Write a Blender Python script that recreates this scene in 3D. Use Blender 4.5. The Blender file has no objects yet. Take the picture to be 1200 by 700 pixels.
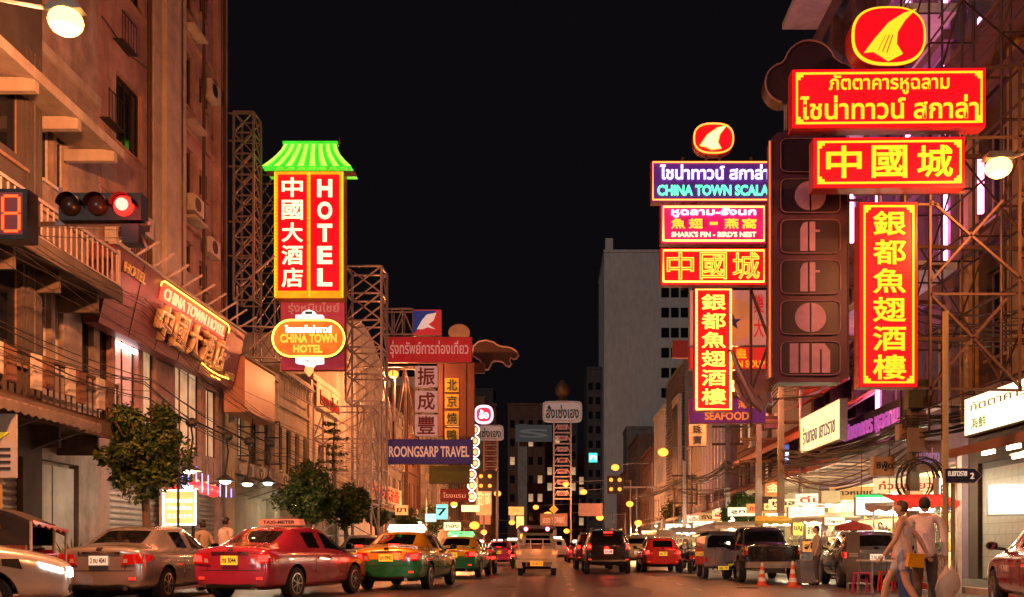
import bpy, bmesh, math, random
from mathutils import Vector, Matrix, Euler
from mathutils.bvhtree import BVHTree
R = math.radians
SC = bpy.context.scene
COL = SC.collection

# ---------------------------------------------------------------- camera, world, exposure
cam_d = bpy.data.cameras.new('camera')
cam_d.sensor_width = 36; cam_d.lens = 30.0
cam_d.shift_x = -48 / 1200; cam_d.shift_y = 293 / 1200
cam_d.clip_end = 3000
cam = bpy.data.objects.new('camera', cam_d); COL.objects.link(cam)
cam.location = (0, 0, 1.0); cam.rotation_euler = (R(90), 0, 0)
SC.camera = cam
w = bpy.data.worlds.new("World"); SC.world = w; w.use_nodes = True
bg = w.node_tree.nodes['Background']
sky = w.node_tree.nodes.new('ShaderNodeTexSky'); sky.sky_type = 'NISHITA'; sky.sun_disc = False
sky.sun_elevation = R(-5); sky.sun_rotation = R(200)
mixw = w.node_tree.nodes.new('ShaderNodeMixRGB'); mixw.blend_type = 'ADD'; mixw.inputs[0].default_value = 1
mixw.inputs[2].default_value = (.046, .036, .048, 1)      # town glow in the night air
w.node_tree.links.new(sky.outputs[0], mixw.inputs[1]); w.node_tree.links.new(mixw.outputs[0], bg.inputs[0])
bg.inputs[1].default_value = 0.08
sun = bpy.data.lights.new('tower_fill_sun', 'SUN'); sun.energy = .32; sun.angle = R(.5); sun.color = (1., .94, .88)      # weak sun lamp added to keep the far tower visible
sun_o = bpy.data.objects.new('tower_fill_sun', sun); COL.objects.link(sun_o); sun_o.rotation_euler = Vector((-.5, -1, .42)).to_track_quat('Z', 'Y').to_euler()
SC.view_settings.view_transform = 'Standard'; SC.view_settings.look = 'None'
SC.view_settings.exposure = 0.0; SC.view_settings.gamma = 1
cy = SC.cycles
SC.render.engine = 'CYCLES'
cy.use_denoising = True
cy.max_bounces = 5; cy.diffuse_bounces = 3; cy.glossy_bounces = 3; cy.transmission_bounces = 4; cy.transparent_max_bounces = 12
cy.sample_clamp_indirect = 3.0; cy.caustics_reflective = False; cy.caustics_refractive = False
cy.use_light_tree = True

# ---------------------------------------------------------------- materials
MATS = {}
def mat(name, col, rough=.6, metal=0., var=.25, scale=3., bump=.15, emis=None, es=0., coat=0., kind='noise', trans=0., stain=0.):
    if name in MATS: return MATS[name]
    m = bpy.data.materials.new(name); m.use_nodes = True
    nt = m.node_tree; N = nt.nodes; L = nt.links
    b = N['Principled BSDF']
    b.inputs['Base Color'].default_value = (*col, 1); b.inputs['Roughness'].default_value = rough
    b.inputs['Metallic'].default_value = metal
    if coat: b.inputs['Coat Weight'].default_value = coat; b.inputs['Coat Roughness'].default_value = .05
    if trans: b.inputs['Transmission Weight'].default_value = trans
    if emis is not None:
        b.inputs['Emission Color'].default_value = (*emis, 1); b.inputs['Emission Strength'].default_value = es
    if var > 0:
        tc = N.new('ShaderNodeTexCoord')
        n1 = N.new('ShaderNodeTexNoise'); n1.inputs['Scale'].default_value = scale; n1.inputs['Detail'].default_value = 8; n1.inputs['Roughness'].default_value = .65
        L.new(tc.outputs['Object'], n1.inputs['Vector'])
        r = N.new('ShaderNodeValToRGB')
        r.color_ramp.elements[0].position = .3; r.color_ramp.elements[1].position = .72
        r.color_ramp.elements[0].color = (*[c * (1 - var) for c in col], 1)
        r.color_ramp.elements[1].color = (*[min(1, c * (1 + var * .6)) for c in col], 1)
        L.new(n1.outputs['Fac'], r.inputs[0])
        out = r.outputs[0]
        if stain:                                           # rain streaks and grime running down
            mp = N.new('ShaderNodeMapping'); mp.inputs['Scale'].default_value = (1.1, 1.1, .30)
            L.new(tc.outputs['Object'], mp.inputs[0])
            n2 = N.new('ShaderNodeTexNoise'); n2.inputs['Scale'].default_value = 1.3; n2.inputs['Detail'].default_value = 9; n2.inputs['Roughness'].default_value = .7
            L.new(mp.outputs[0], n2.inputs['Vector'])
            r2 = N.new('ShaderNodeValToRGB'); r2.color_ramp.elements[0].position = .38; r2.color_ramp.elements[1].position = .62
            s = 1 - stain*.55
            r2.color_ramp.elements[0].color = (s, s * .95, s * .88, 1); r2.color_ramp.elements[1].color = (1, 1, 1, 1)
            L.new(n2.outputs['Fac'], r2.inputs[0])
            mx = N.new('ShaderNodeMixRGB'); mx.blend_type = 'MULTIPLY'; mx.inputs[0].default_value = 1
            L.new(out, mx.inputs[1]); L.new(r2.outputs[0], mx.inputs[2]); out = mx.outputs[0]
        L.new(out, b.inputs['Base Color'])
        if bump:
            n3 = N.new('ShaderNodeTexNoise'); n3.inputs['Scale'].default_value = scale * 9; n3.inputs['Detail'].default_value = 4
            L.new(tc.outputs['Object'], n3.inputs['Vector'])
            bp = N.new('ShaderNodeBump'); bp.inputs['Strength'].default_value = bump; bp.inputs['Distance'].default_value = .02
            L.new(n3.outputs['Fac'], bp.inputs['Height']); L.new(bp.outputs[0], b.inputs['Normal'])
        rr = N.new('ShaderNodeMapRange'); rr.inputs['To Min'].default_value = max(.02, rough - .12); rr.inputs['To Max'].default_value = min(1, rough + .15)
        L.new(n1.outputs['Fac'], rr.inputs[0])
        if coat == 0: L.new(rr.outputs[0], b.inputs['Roughness'])
    MATS[name] = m
    return m
def glow(name, col, s, var=0.):
    if name in MATS: return MATS[name]
    m = mat(name, tuple(c * .5 for c in col), .4, var=0, emis=col, es=s)
    if var:
        nt = m.node_tree; N = nt.nodes; L = nt.links
        tc = N.new('ShaderNodeTexCoord'); n = N.new('ShaderNodeTexNoise'); n.inputs['Scale'].default_value = 2.2; n.inputs['Detail'].default_value = 3
        L.new(tc.outputs['Object'], n.inputs['Vector'])
        mr = N.new('ShaderNodeMapRange'); mr.inputs['From Min'].default_value = .3; mr.inputs['From Max'].default_value = .7
        mr.inputs['To Min'].default_value = s * (1 - var); mr.inputs['To Max'].default_value = s * (1 + var)
        L.new(n.outputs['Fac'], mr.inputs[0]); L.new(mr.outputs[0], N['Principled BSDF'].inputs['Emission Strength'])
    return m

PLASTER = mat('plaster', (.46, .42, .38), .8, scale=1.4, stain=.45)
PINKPL = mat('pink_plaster', (.46, .29, .25), .8, var=.38, scale=1.1, stain=.7)
CREAM = mat('cream_plaster', (.55, .48, .36), .8, scale=1.3, stain=.4)
WHITEPL = mat('white_plaster', (.62, .60, .56), .8, scale=1.2, stain=.4)
GREYPL = mat('grey_concrete', (.24, .23, .22), .85, scale=1.2, stain=.5)
DARKPL = mat('dark_concrete', (.10, .09, .09), .85, scale=1.2, stain=.5)
BROWNPL = mat('brown_plaster', (.19, .10, .065), .85, scale=1.2, stain=.4)
COLUMNM = mat('beige_render', (.50, .44, .36), .75, scale=2, stain=.3)
STEEL = mat('grey_steel', (.28, .26, .26), .5, .6, scale=8, bump=.05)
PALESTEEL = mat('pale_steel', (.50, .42, .42), .5, .2, scale=8, bump=.05)
RUST = mat('rusty_steel', (.10, .06, .04), .7, .4, scale=10)
BLACK = mat('black_metal', (.02, .02, .02), .45, .2, scale=6, bump=.05)
RUBBER = mat('black_rubber', (.018, .018, .018), .85, scale=20)
GLASSD = mat('dark_glass', (.012, .014, .018), .06, var=0)
GLASSC = mat('tinted_car_glass', (.006, .006, .006), .03, var=0); GLASSC.node_tree.nodes['Principled BSDF'].inputs['Specular IOR Level'].default_value = .4
WOODF = mat('window_wood', (.30, .20, .14), .6, scale=9)
WHITEF = mat('white_window_frame', (.6, .58, .54), .5, scale=9)
SHUT = mat('shutter_steel', (.34, .32, .30), .5, .5, scale=5, stain=.3)
ROOFRED = mat('red_roof_sheet', (.45, .10, .06), .5, .1, scale=3, stain=.3)
AWN = mat('corrugated_sheet', (.22, .19, .17), .55, .3, scale=3, stain=.4)
CANVAS = mat('faded_canvas', (.42, .33, .26), .9, scale=3, stain=.3)
CABLE = mat('black_cable', (.02, .018, .018), .7, var=0)
CONC = mat('pavement_concrete', (.17, .155, .14), .85, scale=2, stain=.2)
KERBW = mat('kerb_concrete', (.38, .36, .33), .8, scale=4, stain=.3)
SIGNRED = glow('lit_red_panel', (1., .0012, .004), 3.0, .2)
SIGNRED2 = glow('deep_lit_red_panel', (1., .002, .005), 2.2, .45)
SIGNYEL = glow('lit_yellow', (1., .62, .02), 1.25)
SIGNAMB = glow('lit_amber_panel', (1., .34, .008), 1.05, .25)
NEONY = glow('neon_yellow', (1., .50, .06), 6.)
NEONW = glow('neon_violet_white', (.62, .50, 1.), 3.2)
NEONG = glow('neon_green', (.10, 1., .38), 2.6)
NEONO = glow('neon_orange', (1., .16, .02), 5.)
PLANT0 = None
WARMW = glow('lit_warm_white', (1., .84, .50), 1.6, .15)
WHITEG = glow('lit_white', (1., .93, .76), 2.2, .1)
SODIUM = glow('sodium_bulb', (1., .45, .10), 7.)
SODFAR = glow('sodium_bulb_far', (1., .25, .03), 3.8)
REDL = glow('red_lamp', (1., .01, .008), 14.)
REDDIM = mat('red_lens', (.28, .006, .006), .15, var=0, emis=(1, .01, .006), es=.16, coat=1)
BRAKE = glow('lit_brake_lens', (1., .012, .008), 9.)
HEADL = glow('white_headlamp', (1., .95, .85), 12.)
CLEARL = mat('clear_lens', (.35, .33, .33), .08, var=0, coat=1)
CHROME = mat('chrome', (.7, .7, .7), .12, 1., var=0)
PLATEY = mat('yellow_plate', (.80, .55, .03), .4, var=0, emis=(1, .65, .05), es=.45)
PLATEW = mat('white_plate', (.75, .75, .70), .4, var=0, emis=(1, .9, .7), es=.35)
INK = mat('black_print', (.02, .02, .03), .6, var=0)
SKIN = mat('skin', (.56, .36, .27), .55, var=.08, scale=12, bump=.05)
HAIR = mat('black_hair', (.015, .012, .010), .5, scale=40, bump=.3)

# ---------------------------------------------------------------- mesh builder
class G:
    def __init__(s): s.v = []; s.f = []; s.mi = []; s.ms = []
    def m(s, mt):
        if mt not in s.ms: s.ms.append(mt)
        return s.ms.index(mt)
    def add(s, vs, fs, mt=None):
        o = len(s.v); s.v += [tuple(v) for v in vs]; s.f += [tuple(i + o for i in f) for f in fs]
        s.mi += [s.m(mt) if mt else 0] * len(fs); return s
    def box(s, c, d, rot=None, mt=None, taper=1.):
        x, y, z = [q / 2 for q in d]; t = taper
        vs = [(-x, -y, -z), (x, -y, -z), (x, y, -z), (-x, y, -z), (-x*t, -y*t, z), (x*t, -y*t, z), (x*t, y*t, z), (-x*t, y*t, z)]
        if rot is not None: vs = [rot @ Vector(v) for v in vs]
        vs = [(v[0] + c[0], v[1] + c[1], v[2] + c[2]) for v in vs]
        return s.add(vs, [(0, 3, 2, 1), (4, 5, 6, 7), (0, 1, 5, 4), (1, 2, 6, 5), (2, 3, 7, 6), (3, 0, 4, 7)], mt)
    def b(s, x0, x1, y0, y1, z0, z1, mt=None):
        return s.box(((x0+x1)/2, (y0+y1)/2, (z0+z1)/2), (abs(x1-x0), abs(y1-y0), abs(z1-z0)), None, mt)
    def bar(s, p, q, w, d=None, mt=None, n=4, w2=None):
        p = Vector(p); q = Vector(q); d_ = (q - p)
        if d_.length < 1e-6: return s
        d_.normalize(); up = Vector((0, 0, 1)) if abs(d_.z) < .9 else Vector((0, 1, 0))
        a = d_.cross(up).normalized(); c = a.cross(d_)
        if n == 4:
            h = (d or w) / 2; W = w / 2
            offs = [a*W + c*h, -a*W + c*h, -a*W - c*h, a*W - c*h]; offs2 = offs
        else:
            offs = [(a * math.cos(2*math.pi*i/n) + c * math.sin(2*math.pi*i/n)) * w / 2 for i in range(n)]
            k = (w2 if w2 is not None else w) / w; offs2 = [o * k for o in offs]
        vs = [p + o for o in offs] + [q + o for o in offs2]
        fs = [(i, (i+1) % n, n + (i+1) % n, n + i) for i in range(n)] + [tuple(range(n))[::-1], tuple(range(n, 2*n))]
        return s.add(vs, fs, mt)
    def tube(s, pts, r, n=6, mt=None):
        pts = [Vector(p) for p in pts]; o = len(s.v); vs = []; k = len(pts)
        for i, p in enumerate(pts):
            t = (pts[min(i+1, k-1)] - pts[max(i-1, 0)]).normalized()
            up = Vector((0, 0, 1)) if abs(t.z) < .95 else Vector((0, 1, 0))
            a = t.cross(up).normalized(); c = a.cross(t)
            rr = r[i] if isinstance(r, (list, tuple)) else r
            vs += [p + (a*math.cos(2*math.pi*j/n) + c*math.sin(2*math.pi*j/n)) * rr for j in range(n)]
        fs = [(i*n+j, i*n+(j+1) % n, (i+1)*n+(j+1) % n, (i+1)*n+j) for i in range(k-1) for j in range(n)]
        fs += [tuple(range(n))[::-1], tuple((k-1)*n+j for j in range(n))]
        return s.add(vs, fs, mt)
    def lathe(s, c, prof, n=16, axis='z', mt=None):
        vs = []
        for r, h in prof:
            for j in range(n):
                a = 2*math.pi*j/n; x, y = r*math.cos(a), r*math.sin(a)
                v = (x, y, h) if axis == 'z' else ((h, x, y) if axis == 'x' else (x, h, y))
                vs.append((v[0]+c[0], v[1]+c[1], v[2]+c[2]))
        k = len(prof)
        fs = [(i*n+j, i*n+(j+1) % n, (i+1)*n+(j+1) % n, (i+1)*n+j) for i in range(k-1) for j in range(n)]
        fs += [tuple(range(n))[::-1], tuple((k-1)*n+j for j in range(n))]
        return s.add(vs, fs, mt)
    def ball(s, c, r, n=10, mt=None, sc=(1, 1, 1), jit=0, rnd=None):
        prof = []; vs = []; k = max(4, n // 2 + 1)
        for i in range(k + 1):
            t = math.pi * i / k
            for j in range(n):
                a = 2*math.pi*j/n; q = r * (1 + (rnd.uniform(-jit, jit) if jit else 0))
                vs.append((c[0] + q*sc[0]*math.sin(t)*math.cos(a), c[1] + q*sc[1]*math.sin(t)*math.sin(a), c[2] - q*sc[2]*math.cos(t)))
        fs = [(i*n+j, i*n+(j+1) % n, (i+1)*n+(j+1) % n, (i+1)*n+j) for i in range(k) for j in range(n)]
        return s.add(vs, fs, mt)
    def poly(s, pts, y0, y1, mt=None):
        """2-D outline (x, z) extruded from y0 to y1"""
        n = len(pts); vs = [(x, y0, z) for x, z in pts] + [(x, y1, z) for x, z in pts]
        fs = [tuple(range(n)), tuple(range(2*n-1, n-1, -1))] + [((i+1) % n, i, n+i, n+(i+1) % n) for i in range(n)]
        return s.add(vs, fs, mt)
    def mesh(s, name, mt=None, smooth=False):
        me = bpy.data.meshes.new(name); me.from_pydata(s.v, [], s.f)
        ms = s.ms if s.ms else [mt]
        for q in ms: me.materials.append(q)
        if len(ms) > 1: me.polygons.foreach_set('material_index', s.mi)
        if smooth: me.polygons.foreach_set('use_smooth', [True]*len(me.polygons))
        me.update(); return me
    def obj(s, name, mt=None, parent=None, smooth=False, loc=None, rz=0):
        if smooth:
            me = s.mesh(name, mt, True)
            bm = bmesh.new(); bm.from_mesh(me); bmesh.ops.recalc_face_normals(bm, faces=bm.faces); bm.to_mesh(me); bm.free()
            try: me.set_sharp_from_angle(angle=R(40))
            except Exception: pass
        else:
            me = s.mesh(name, mt)
            bm = bmesh.new(); bm.from_mesh(me); bmesh.ops.recalc_face_normals(bm, faces=bm.faces); bm.to_mesh(me); bm.free()
        return link(name, me, parent, loc, rz)
def link(name, me, parent=None, loc=None, rz=0):
    o = bpy.data.objects.new(name, me); COL.objects.link(o)
    if parent: o.parent = parent
    if loc: o.location = loc
    if rz: o.rotation_euler = (0, 0, rz)
    return o
def thing(name, label, cat, loc=(0, 0, 0), rz=0, group=None):
    o = bpy.data.objects.new(name, None); COL.objects.link(o); o.empty_display_size = .2
    o.location = loc; o.rotation_euler = (0, 0, rz); o['label'] = label; o['category'] = cat
    if group: o['group'] = group
    return o
def tag(o, label=None, cat=None, group=None, kind=None):
    if label: o['label'] = label
    if cat: o['category'] = cat
    if group: o['group'] = group
    if kind: o['kind'] = kind
    return o
def inst(me, name, parent, loc=(0, 0, 0), rz=0, sc=None):
    o = link(name, me, parent, loc, rz)
    if sc: o.scale = sc
    return o
TXT = {}
def text_mesh(body, mt, ext=.012, bold=.0, neon=0., res=3, shear=0.):
    if any('\u4e00' <= q <= '\u9fff' for q in body): bold = min(bold, .022); cjk = bold*.75; bold = 0; neon = min(neon, .016)
    else: cjk = 0
    """lettering standing in the x-z plane, 1 unit = font size, facing -y, origin lower left of its own bounds; returns mesh, w, h"""
    key = (body, mt.name, ext, bold, neon, res, shear)
    if key in TXT: return TXT[key]
    c = bpy.data.curves.new('t', 'FONT'); c.body = body; c.resolution_u = res; c.offset = bold; c.shear = shear
    if neon: c.fill_mode = 'NONE'; c.bevel_depth = neon; c.bevel_resolution = 0
    else: c.extrude = ext
    if cjk and not neon: c.bevel_depth = cjk; c.bevel_resolution = 0
    o = bpy.data.objects.new('t', c); COL.objects.link(o)
    dg = bpy.context.evaluated_depsgraph_get(); dg.update()
    me = bpy.data.meshes.new_from_object(o.evaluated_get(dg))
    bpy.data.objects.remove(o); bpy.data.curves.remove(c)
    xs = [v.co.x for v in me.vertices]; zs = [v.co.y for v in me.vertices]
    x0, x1, z0, z1 = min(xs), max(xs), min(zs), max(zs)
    for v in me.vertices: v.co = (v.co.x - x0, -v.co.z, v.co.y - z0)
    me.materials.clear(); me.materials.append(mt)
    for p in me.polygons: p.material_index = 0
    me.update(); TXT[key] = (me, x1 - x0, z1 - z0)
    return TXT[key]
def text(body, parent, box, y, mt, name='lettering', **k):
    """fit lettering in box (x0,x1,z0,z1) of the parent's own frame"""
    me, w_, h_ = text_mesh(body, mt, **k)
    x0, x1, z0, z1 = box
    o = link(name, me, parent, (x0, y, z0)); o.scale = ((x1-x0)/w_, 1, (z1-z0)/h_)
    return o
def chars(body, parent, box, y, mt, vertical=False, fill=.82, **k):
    """a run of signs, each an object of its own"""
    x0, x1, z0, z1 = box; n = len(body)
    for i, ch in enumerate(body):
        if ch == ' ': continue
        if ch == '-':
            cx, cz = x0+(x1-x0)*(i+.5)/n, (z0+z1)/2; G().b(cx-(x1-x0)/n*.22, cx+(x1-x0)/n*.22, y-.02, y, cz-.04, cz+.04).obj('dash', mt, parent); continue
        if vertical: cz1 = z1 - (z1-z0)*i/n; c = (x0, x1, cz1 - (z1-z0)/n, cz1)
        else: cx = x0 + (x1-x0)*i/n; c = (cx, cx + (x1-x0)/n, z0, z1)
        cx, cz = (c[0]+c[1])/2, (c[2]+c[3])/2; w2, h2 = (c[1]-c[0])*fill/2, (c[3]-c[2])*fill/2
        text(ch, parent, (cx-w2, cx+w2, cz-h2, cz+h2), y, mt, name='character', **k)
def P(px, py, Y): return Vector(((px-648)*Y/1000, Y, 1 + (643-py)*Y/1000))

# ---------------------------------------------------------------- facades
def wall_grid(g, x0, x1, z0, z1, holes, depth=.25, body=3., y=0., mt=None):
    """a building block whose front (y) is pierced by real openings of the given depth"""
    xs = sorted({x0, x1, *[h[0] for h in holes], *[h[1] for h in holes]}); zs = sorted({z0, z1, *[h[2] for h in holes], *[h[3] for h in holes]})
    xs = [x for x in xs if x0 <= x <= x1]; zs = [z for z in zs if z0 <= z <= z1]
    for i in range(len(xs)-1):
        run = None
        for j in range(len(zs)-1):
            cx, cz = (xs[i]+xs[i+1])/2, (zs[j]+zs[j+1])/2
            inside = any(h[0] < cx < h[1] and h[2] < cz < h[3] for h in holes)
            if not inside:
                if run is None: run = zs[j]
            if (inside or j == len(zs)-2) and run is not None:
                top = zs[j] if inside else zs[j+1]
                g.add([(xs[i], y, run), (xs[i+1], y, run), (xs[i+1], y, top), (xs[i], y, top)], [(0, 1, 2, 3)], mt); run = None
    for a, b_, c, d in holes:
        D = y + depth
        g.add([(a, y, c), (b_, y, c), (b_, y, d), (a, y, d), (a, D, c), (b_, D, c), (b_, D, d), (a, D, d)],
              [(0, 4, 5, 1), (1, 5, 6, 2), (2, 6, 7, 3), (3, 7, 4, 0), (4, 7, 6, 5)], mt)
    g.add([(x0, y, z0), (x1, y, z0), (x1, y, z1), (x0, y, z1), (x0, body, z0), (x1, body, z0), (x1, body, z1), (x0, body, z1)],
          [(0, 4, 7, 3), (1, 2, 6, 5), (3, 7, 6, 2), (4, 5, 6, 7)], mt)
def window(par, x0, x1, z0, z1, y=.0, frame=WHITEF, glass=GLASSD, cols=2, rows=1, depth=.25, transom=.0, sill=True, fw=.06):
    """window (frame) > pane pieces, sill"""
    g = G(); yb = y + depth - .05; ya = yb - .06
    g.b(x0, x0+fw, ya, yb, z0, z1); g.b(x1-fw, x1, ya, yb, z0, z1)
    g.b(x0+fw, x1-fw, ya, yb, z0, z0+fw); g.b(x0+fw, x1-fw, ya, yb, z1-fw, z1)
    W = x1-x0; H = z1-z0
    for i in range(1, cols): cx = x0 + W*i/cols; g.b(cx-fw*.4, cx+fw*.4, ya+.004, yb, z0+fw, z1-fw)
    zt = [z0 + H*i/rows for i in range(1, rows)] + ([z1 - H*transom] if transom else [])
    for cz in zt: g.b(x0+fw, x1-fw, ya+.008, yb, cz-fw*.35, cz+fw*.35)
    o = g.obj('window', frame, par)
    zz = [z0] + sorted(zt) + [z1]
    for i in range(cols):
        for j in range(len(zz)-1):
            G().b(x0 + W*i/cols + fw*.3, x0 + W*(i+1)/cols - fw*.3, yb-.025, yb-.01, zz[j]+fw*.3, zz[j+1]-fw*.3).obj('pane', glass, o)
    if sill: G().b(x0-.06, x1+.06, y-.08, y+.02, z0-.08, z0-.004).obj('sill', frame, o)
    return o
def rail(par, x0, x1, y, z0, z1, mt, step=.16, w=.03):
    """balustrade: rail > baluster pieces"""
    g = G(); g.b(x0, x1, y-.04, y+.04, z1-.07, z1); g.b(x0, x1, y-.03, y+.03, z0, z0+.06)
    o = g.obj('balustrade', mt, par)
    n = max(2, int((x1-x0)/step)); me = G().b(-w/2, w/2, -w/2, w/2, z0+.06, z1-.07).mesh('baluster', mt)
    for i in range(n+1): inst(me, 'baluster', o, (x0+w/2 + (x1-x0-w)*i/n, y, 0))
    return o
def aircon(par, x, z, y=0.):
    g = G(); g.b(x-.4, x+.4, y-.34, y-.04, z, z+.55)
    o = g.obj('air_conditioner', mat('aircon_shell', (.55, .52, .48), .5, scale=6, stain=.3), par)
    f = G(); f.lathe((x-.08, y-.345, z+.28), [(.22, 0), (.22, -.012), (.19, -.012), (.19, -.004)], 14, 'y'); 
    for k in range(4): f.b(x-.28, x+.12, y-.362, y-.350, z+.12+k*.1, z+.135+k*.1)
    f.obj('fan_grille', BLACK, o)
    return o
def awning(par, x0, x1, z, out=1.4, drop=.45, mt=AWN, y=0., pitch=.12):
    """corrugated sheet awning with a front lip"""
    g = G(); n = max(4, int((x1-x0)/pitch)); vs = []; 
    for i in range(n+1):
        x = x0 + (x1-x0)*i/n; dz = .025 if i % 2 else -.025
        vs += [(x, y-.01, z+dz), (x, y-out, z-drop+dz), (x, y-out, z-drop+dz-.16)]
    fs = []
    for i in range(n):
        a = 3*i; fs += [(a, a+1, a+4, a+3), (a+1, a+2, a+5, a+4)]
    g.add(vs, fs)
    nv = len(vs); g.add([(v[0], v[1]+.002, v[2]-.03) for v in vs], [f[::-1] for f in fs])
    o = g.obj('awning', mt, par)
    for k in range(max(2, int((x1-x0)/1.6))+1):
        x = x0+.1 + (x1-x0-.2)*k/max(2, int((x1-x0)/1.6)); G().bar((x, y-.01, z-.9), (x, y-out+.1, z-drop-.06), .04).obj('bracket', STEEL, o)
    return o
def shutter(par, x0, x1, z0, z1, y=.15, mt=SHUT, step=.16):
    g = G(); g.b(x0, x1, y-.03, y+.0, z1-.02, z1); o = g.obj('roller_shutter', mt, par)
    n = int((z1-z0)/step); me = G().poly([(0, 0), (1, 0), (1, 1), (0, 1)], 0, 1).mesh('slat')
    h = (z1-z0-.02)/n
    sm = G(); sm.add([(x0, y, 0), (x1, y, 0), (x0, y-.03, h*.35), (x1, y-.03, h*.35), (x0, y-.03, h*.65), (x1, y-.03, h*.65), (x0, y, h*.98), (x1, y, h*.98)],
                     [(0, 1, 3, 2), (2, 3, 5, 4), (4, 5, 7, 6)]); sm = sm.mesh('slat', mt)
    for k in range(n): inst(sm, 'slat', o, (0, 0, z0 + k*h))
    return o
# ---------------------------------------------------------------- ground, road, pavements
def asphalt():
    m = bpy.data.materials.new('asphalt'); m.use_nodes = True; nt = m.node_tree; N = nt.nodes; L = nt.links; b = N['Principled BSDF']
    tc = N.new('ShaderNodeTexCoord')
    n1 = N.new('ShaderNodeTexNoise'); n1.inputs['Scale'].default_value = .35; n1.inputs['Detail'].default_value = 9; n1.inputs['Roughness'].default_value = .7
    mp = N.new('ShaderNodeMapping'); mp.inputs['Scale'].default_value = (1.6, .35, 1); L.new(tc.outputs['Object'], mp.inputs[0]); L.new(mp.outputs[0], n1.inputs['Vector'])
    n2 = N.new('ShaderNodeTexNoise'); n2.inputs['Scale'].default_value = 45; n2.inputs['Detail'].default_value = 5; L.new(tc.outputs['Object'], n2.inputs['Vector'])
    r = N.new('ShaderNodeValToRGB'); r.color_ramp.elements[0].position = .35; r.color_ramp.elements[1].position = .68
    r.color_ramp.elements[0].color = (.040, .034, .032, 1); r.color_ramp.elements[1].color = (.125, .108, .100, 1); L.new(n1.outputs['Fac'], r.inputs[0])
    mx = N.new('ShaderNodeMixRGB'); mx.blend_type = 'OVERLAY'; mx.inputs[0].default_value = .55; L.new(r.outputs[0], mx.inputs[1]); L.new(n2.outputs['Fac'], mx.inputs[2])
    L.new(mx.outputs[0], b.inputs['Base Color'])
    mr = N.new('ShaderNodeMapRange'); mr.inputs['To Min'].default_value = .22; mr.inputs['To Max'].default_value = .55; L.new(n1.outputs['Fac'], mr.inputs[0]); L.new(mr.outputs[0], b.inputs['Roughness'])
    bp = N.new('ShaderNodeBump'); bp.inputs['Strength'].default_value = .5; bp.inputs['Distance'].default_value = .012; L.new(n2.outputs['Fac'], bp.inputs['Height']); L.new(bp.outputs[0], b.inputs['Normal'])
    return m
ASPH = asphalt()
def sheet(name, x0, x1, y0, y1, z, mt):
    g = G(); g.add([(x0, y0, z), (x1, y0, z), (x1, y1, z), (x0, y1, z)], [(0, 1, 2, 3)]); return tag(g.obj(name, mt), kind='structure')
sheet('ground', -250, 250, -60, 420, -.02, mat('bare_ground', (.07, .06, .05), .95, scale=.2))
sheet('road', -9.3, 9.3, -40, 190, 0., ASPH)
PAINT = mat('worn_road_paint', (.55, .52, .46), .6, var=.55, scale=9)
PATCH = mat('tar_patch', (.022, .020, .019), .35, var=.4, scale=3); PATCH2 = mat('grey_patch', (.13, .115, .105), .6, var=.4, scale=3)
rp_ = random.Random(11)
for k in range(16):
    x, y = rp_.uniform(-6, 6), 17 + k*3.1; w2, l2 = rp_.uniform(.3, 1.1), rp_.uniform(.8, 3.2); n = 14
    g = G(); g.add([(x+w2*math.cos(2*math.pi*q/n)*rp_.uniform(.8, 1.1), y+l2*math.sin(2*math.pi*q/n)*rp_.uniform(.85, 1.1), .004) for q in range(n)], [tuple(range(n))])
    tag(g.obj('road_patch', [PATCH, PATCH2][k % 2]), kind='structure')
for k, (x, y) in enumerate(((-1.2, 22), (1.9, 27), (4.9, 21.5), (-2., 38))):
    m_ = thing('manhole_cover', ['round iron manhole cover in the lane ahead of the yellow and green taxi', 'round iron manhole cover right of the dashed line', 'round iron manhole cover before the dark pickup', 'furthest iron manhole cover before the cage truck'][k], 'manhole cover', (x, y, 0), 0, 'manhole covers')
    G().lathe((0, 0, .002), [(.34, 0), (.34, .008), (.31, .010)], 24).obj('rim', STEEL, m_); q_ = G()
    for i in range(-4, 5): q_.b(-.28+abs(i)*.02, .28-abs(i)*.02, i*.06-.015, i*.06+.015, .0125, .018)
    q_.obj('grid', RUST, m_)
g = G()
for x in (-5.75, -2.65, .45, 3.5):
    k = 4.
    while k < 150:
        if x in (.45, 3.5):
            g.b(x-.06, x+.06, k, k+ (1.0 if x == 3.5 else .9), .008, .012)
        else: g.b(x-.06, x+.06, k, k+3., .004, .008)
        k += 3.2 if x in (.45, 3.5) else 9
g.b(6.35, 6.45, 30, 150, .004, .008); g.b(-8.75, -8.65, 26, 150, .004, .008)
tag(g.obj('lane_markings', PAINT), kind='structure')
def pavement(name, x0, x1, kx, sgn):
    g = G(); g.b(x0, x1, 14 if x0 < 0 else 4, 190, -.02, .13); o = tag(g.obj(name, CONC), kind='structure')
    me = G().box((0, 0, .065), (.2, .97, .15)).mesh('kerb_stone', KERBW); mb = G().box((0, 0, .065), (.2, .97, .15)).mesh('kerb_stone', mat('kerb_red_paint', (.45, .06, .04), .6, var=.5, scale=6))
    for k in range(60): inst(mb if (k//2) % 2 == 0 else me, 'kerb_stone', o, (kx, (14.5 if kx < 0 else 4.5)+k, 0))
    return o
pavement('left_pavement', -14, -9.4, -9.3, 1); pavement('right_pavement', 9.4, 14, 9.3, -1)

# ---------------------------------------------------------------- left side of the street
LX = -12.0
def left(name, label, u0, group=None, x=LX): return thing(name, label, 'building', (x, u0, 0), R(90), group)
def zL(px, py, X=12.): return 1 + (643-py)/(648-px)*X
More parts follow.
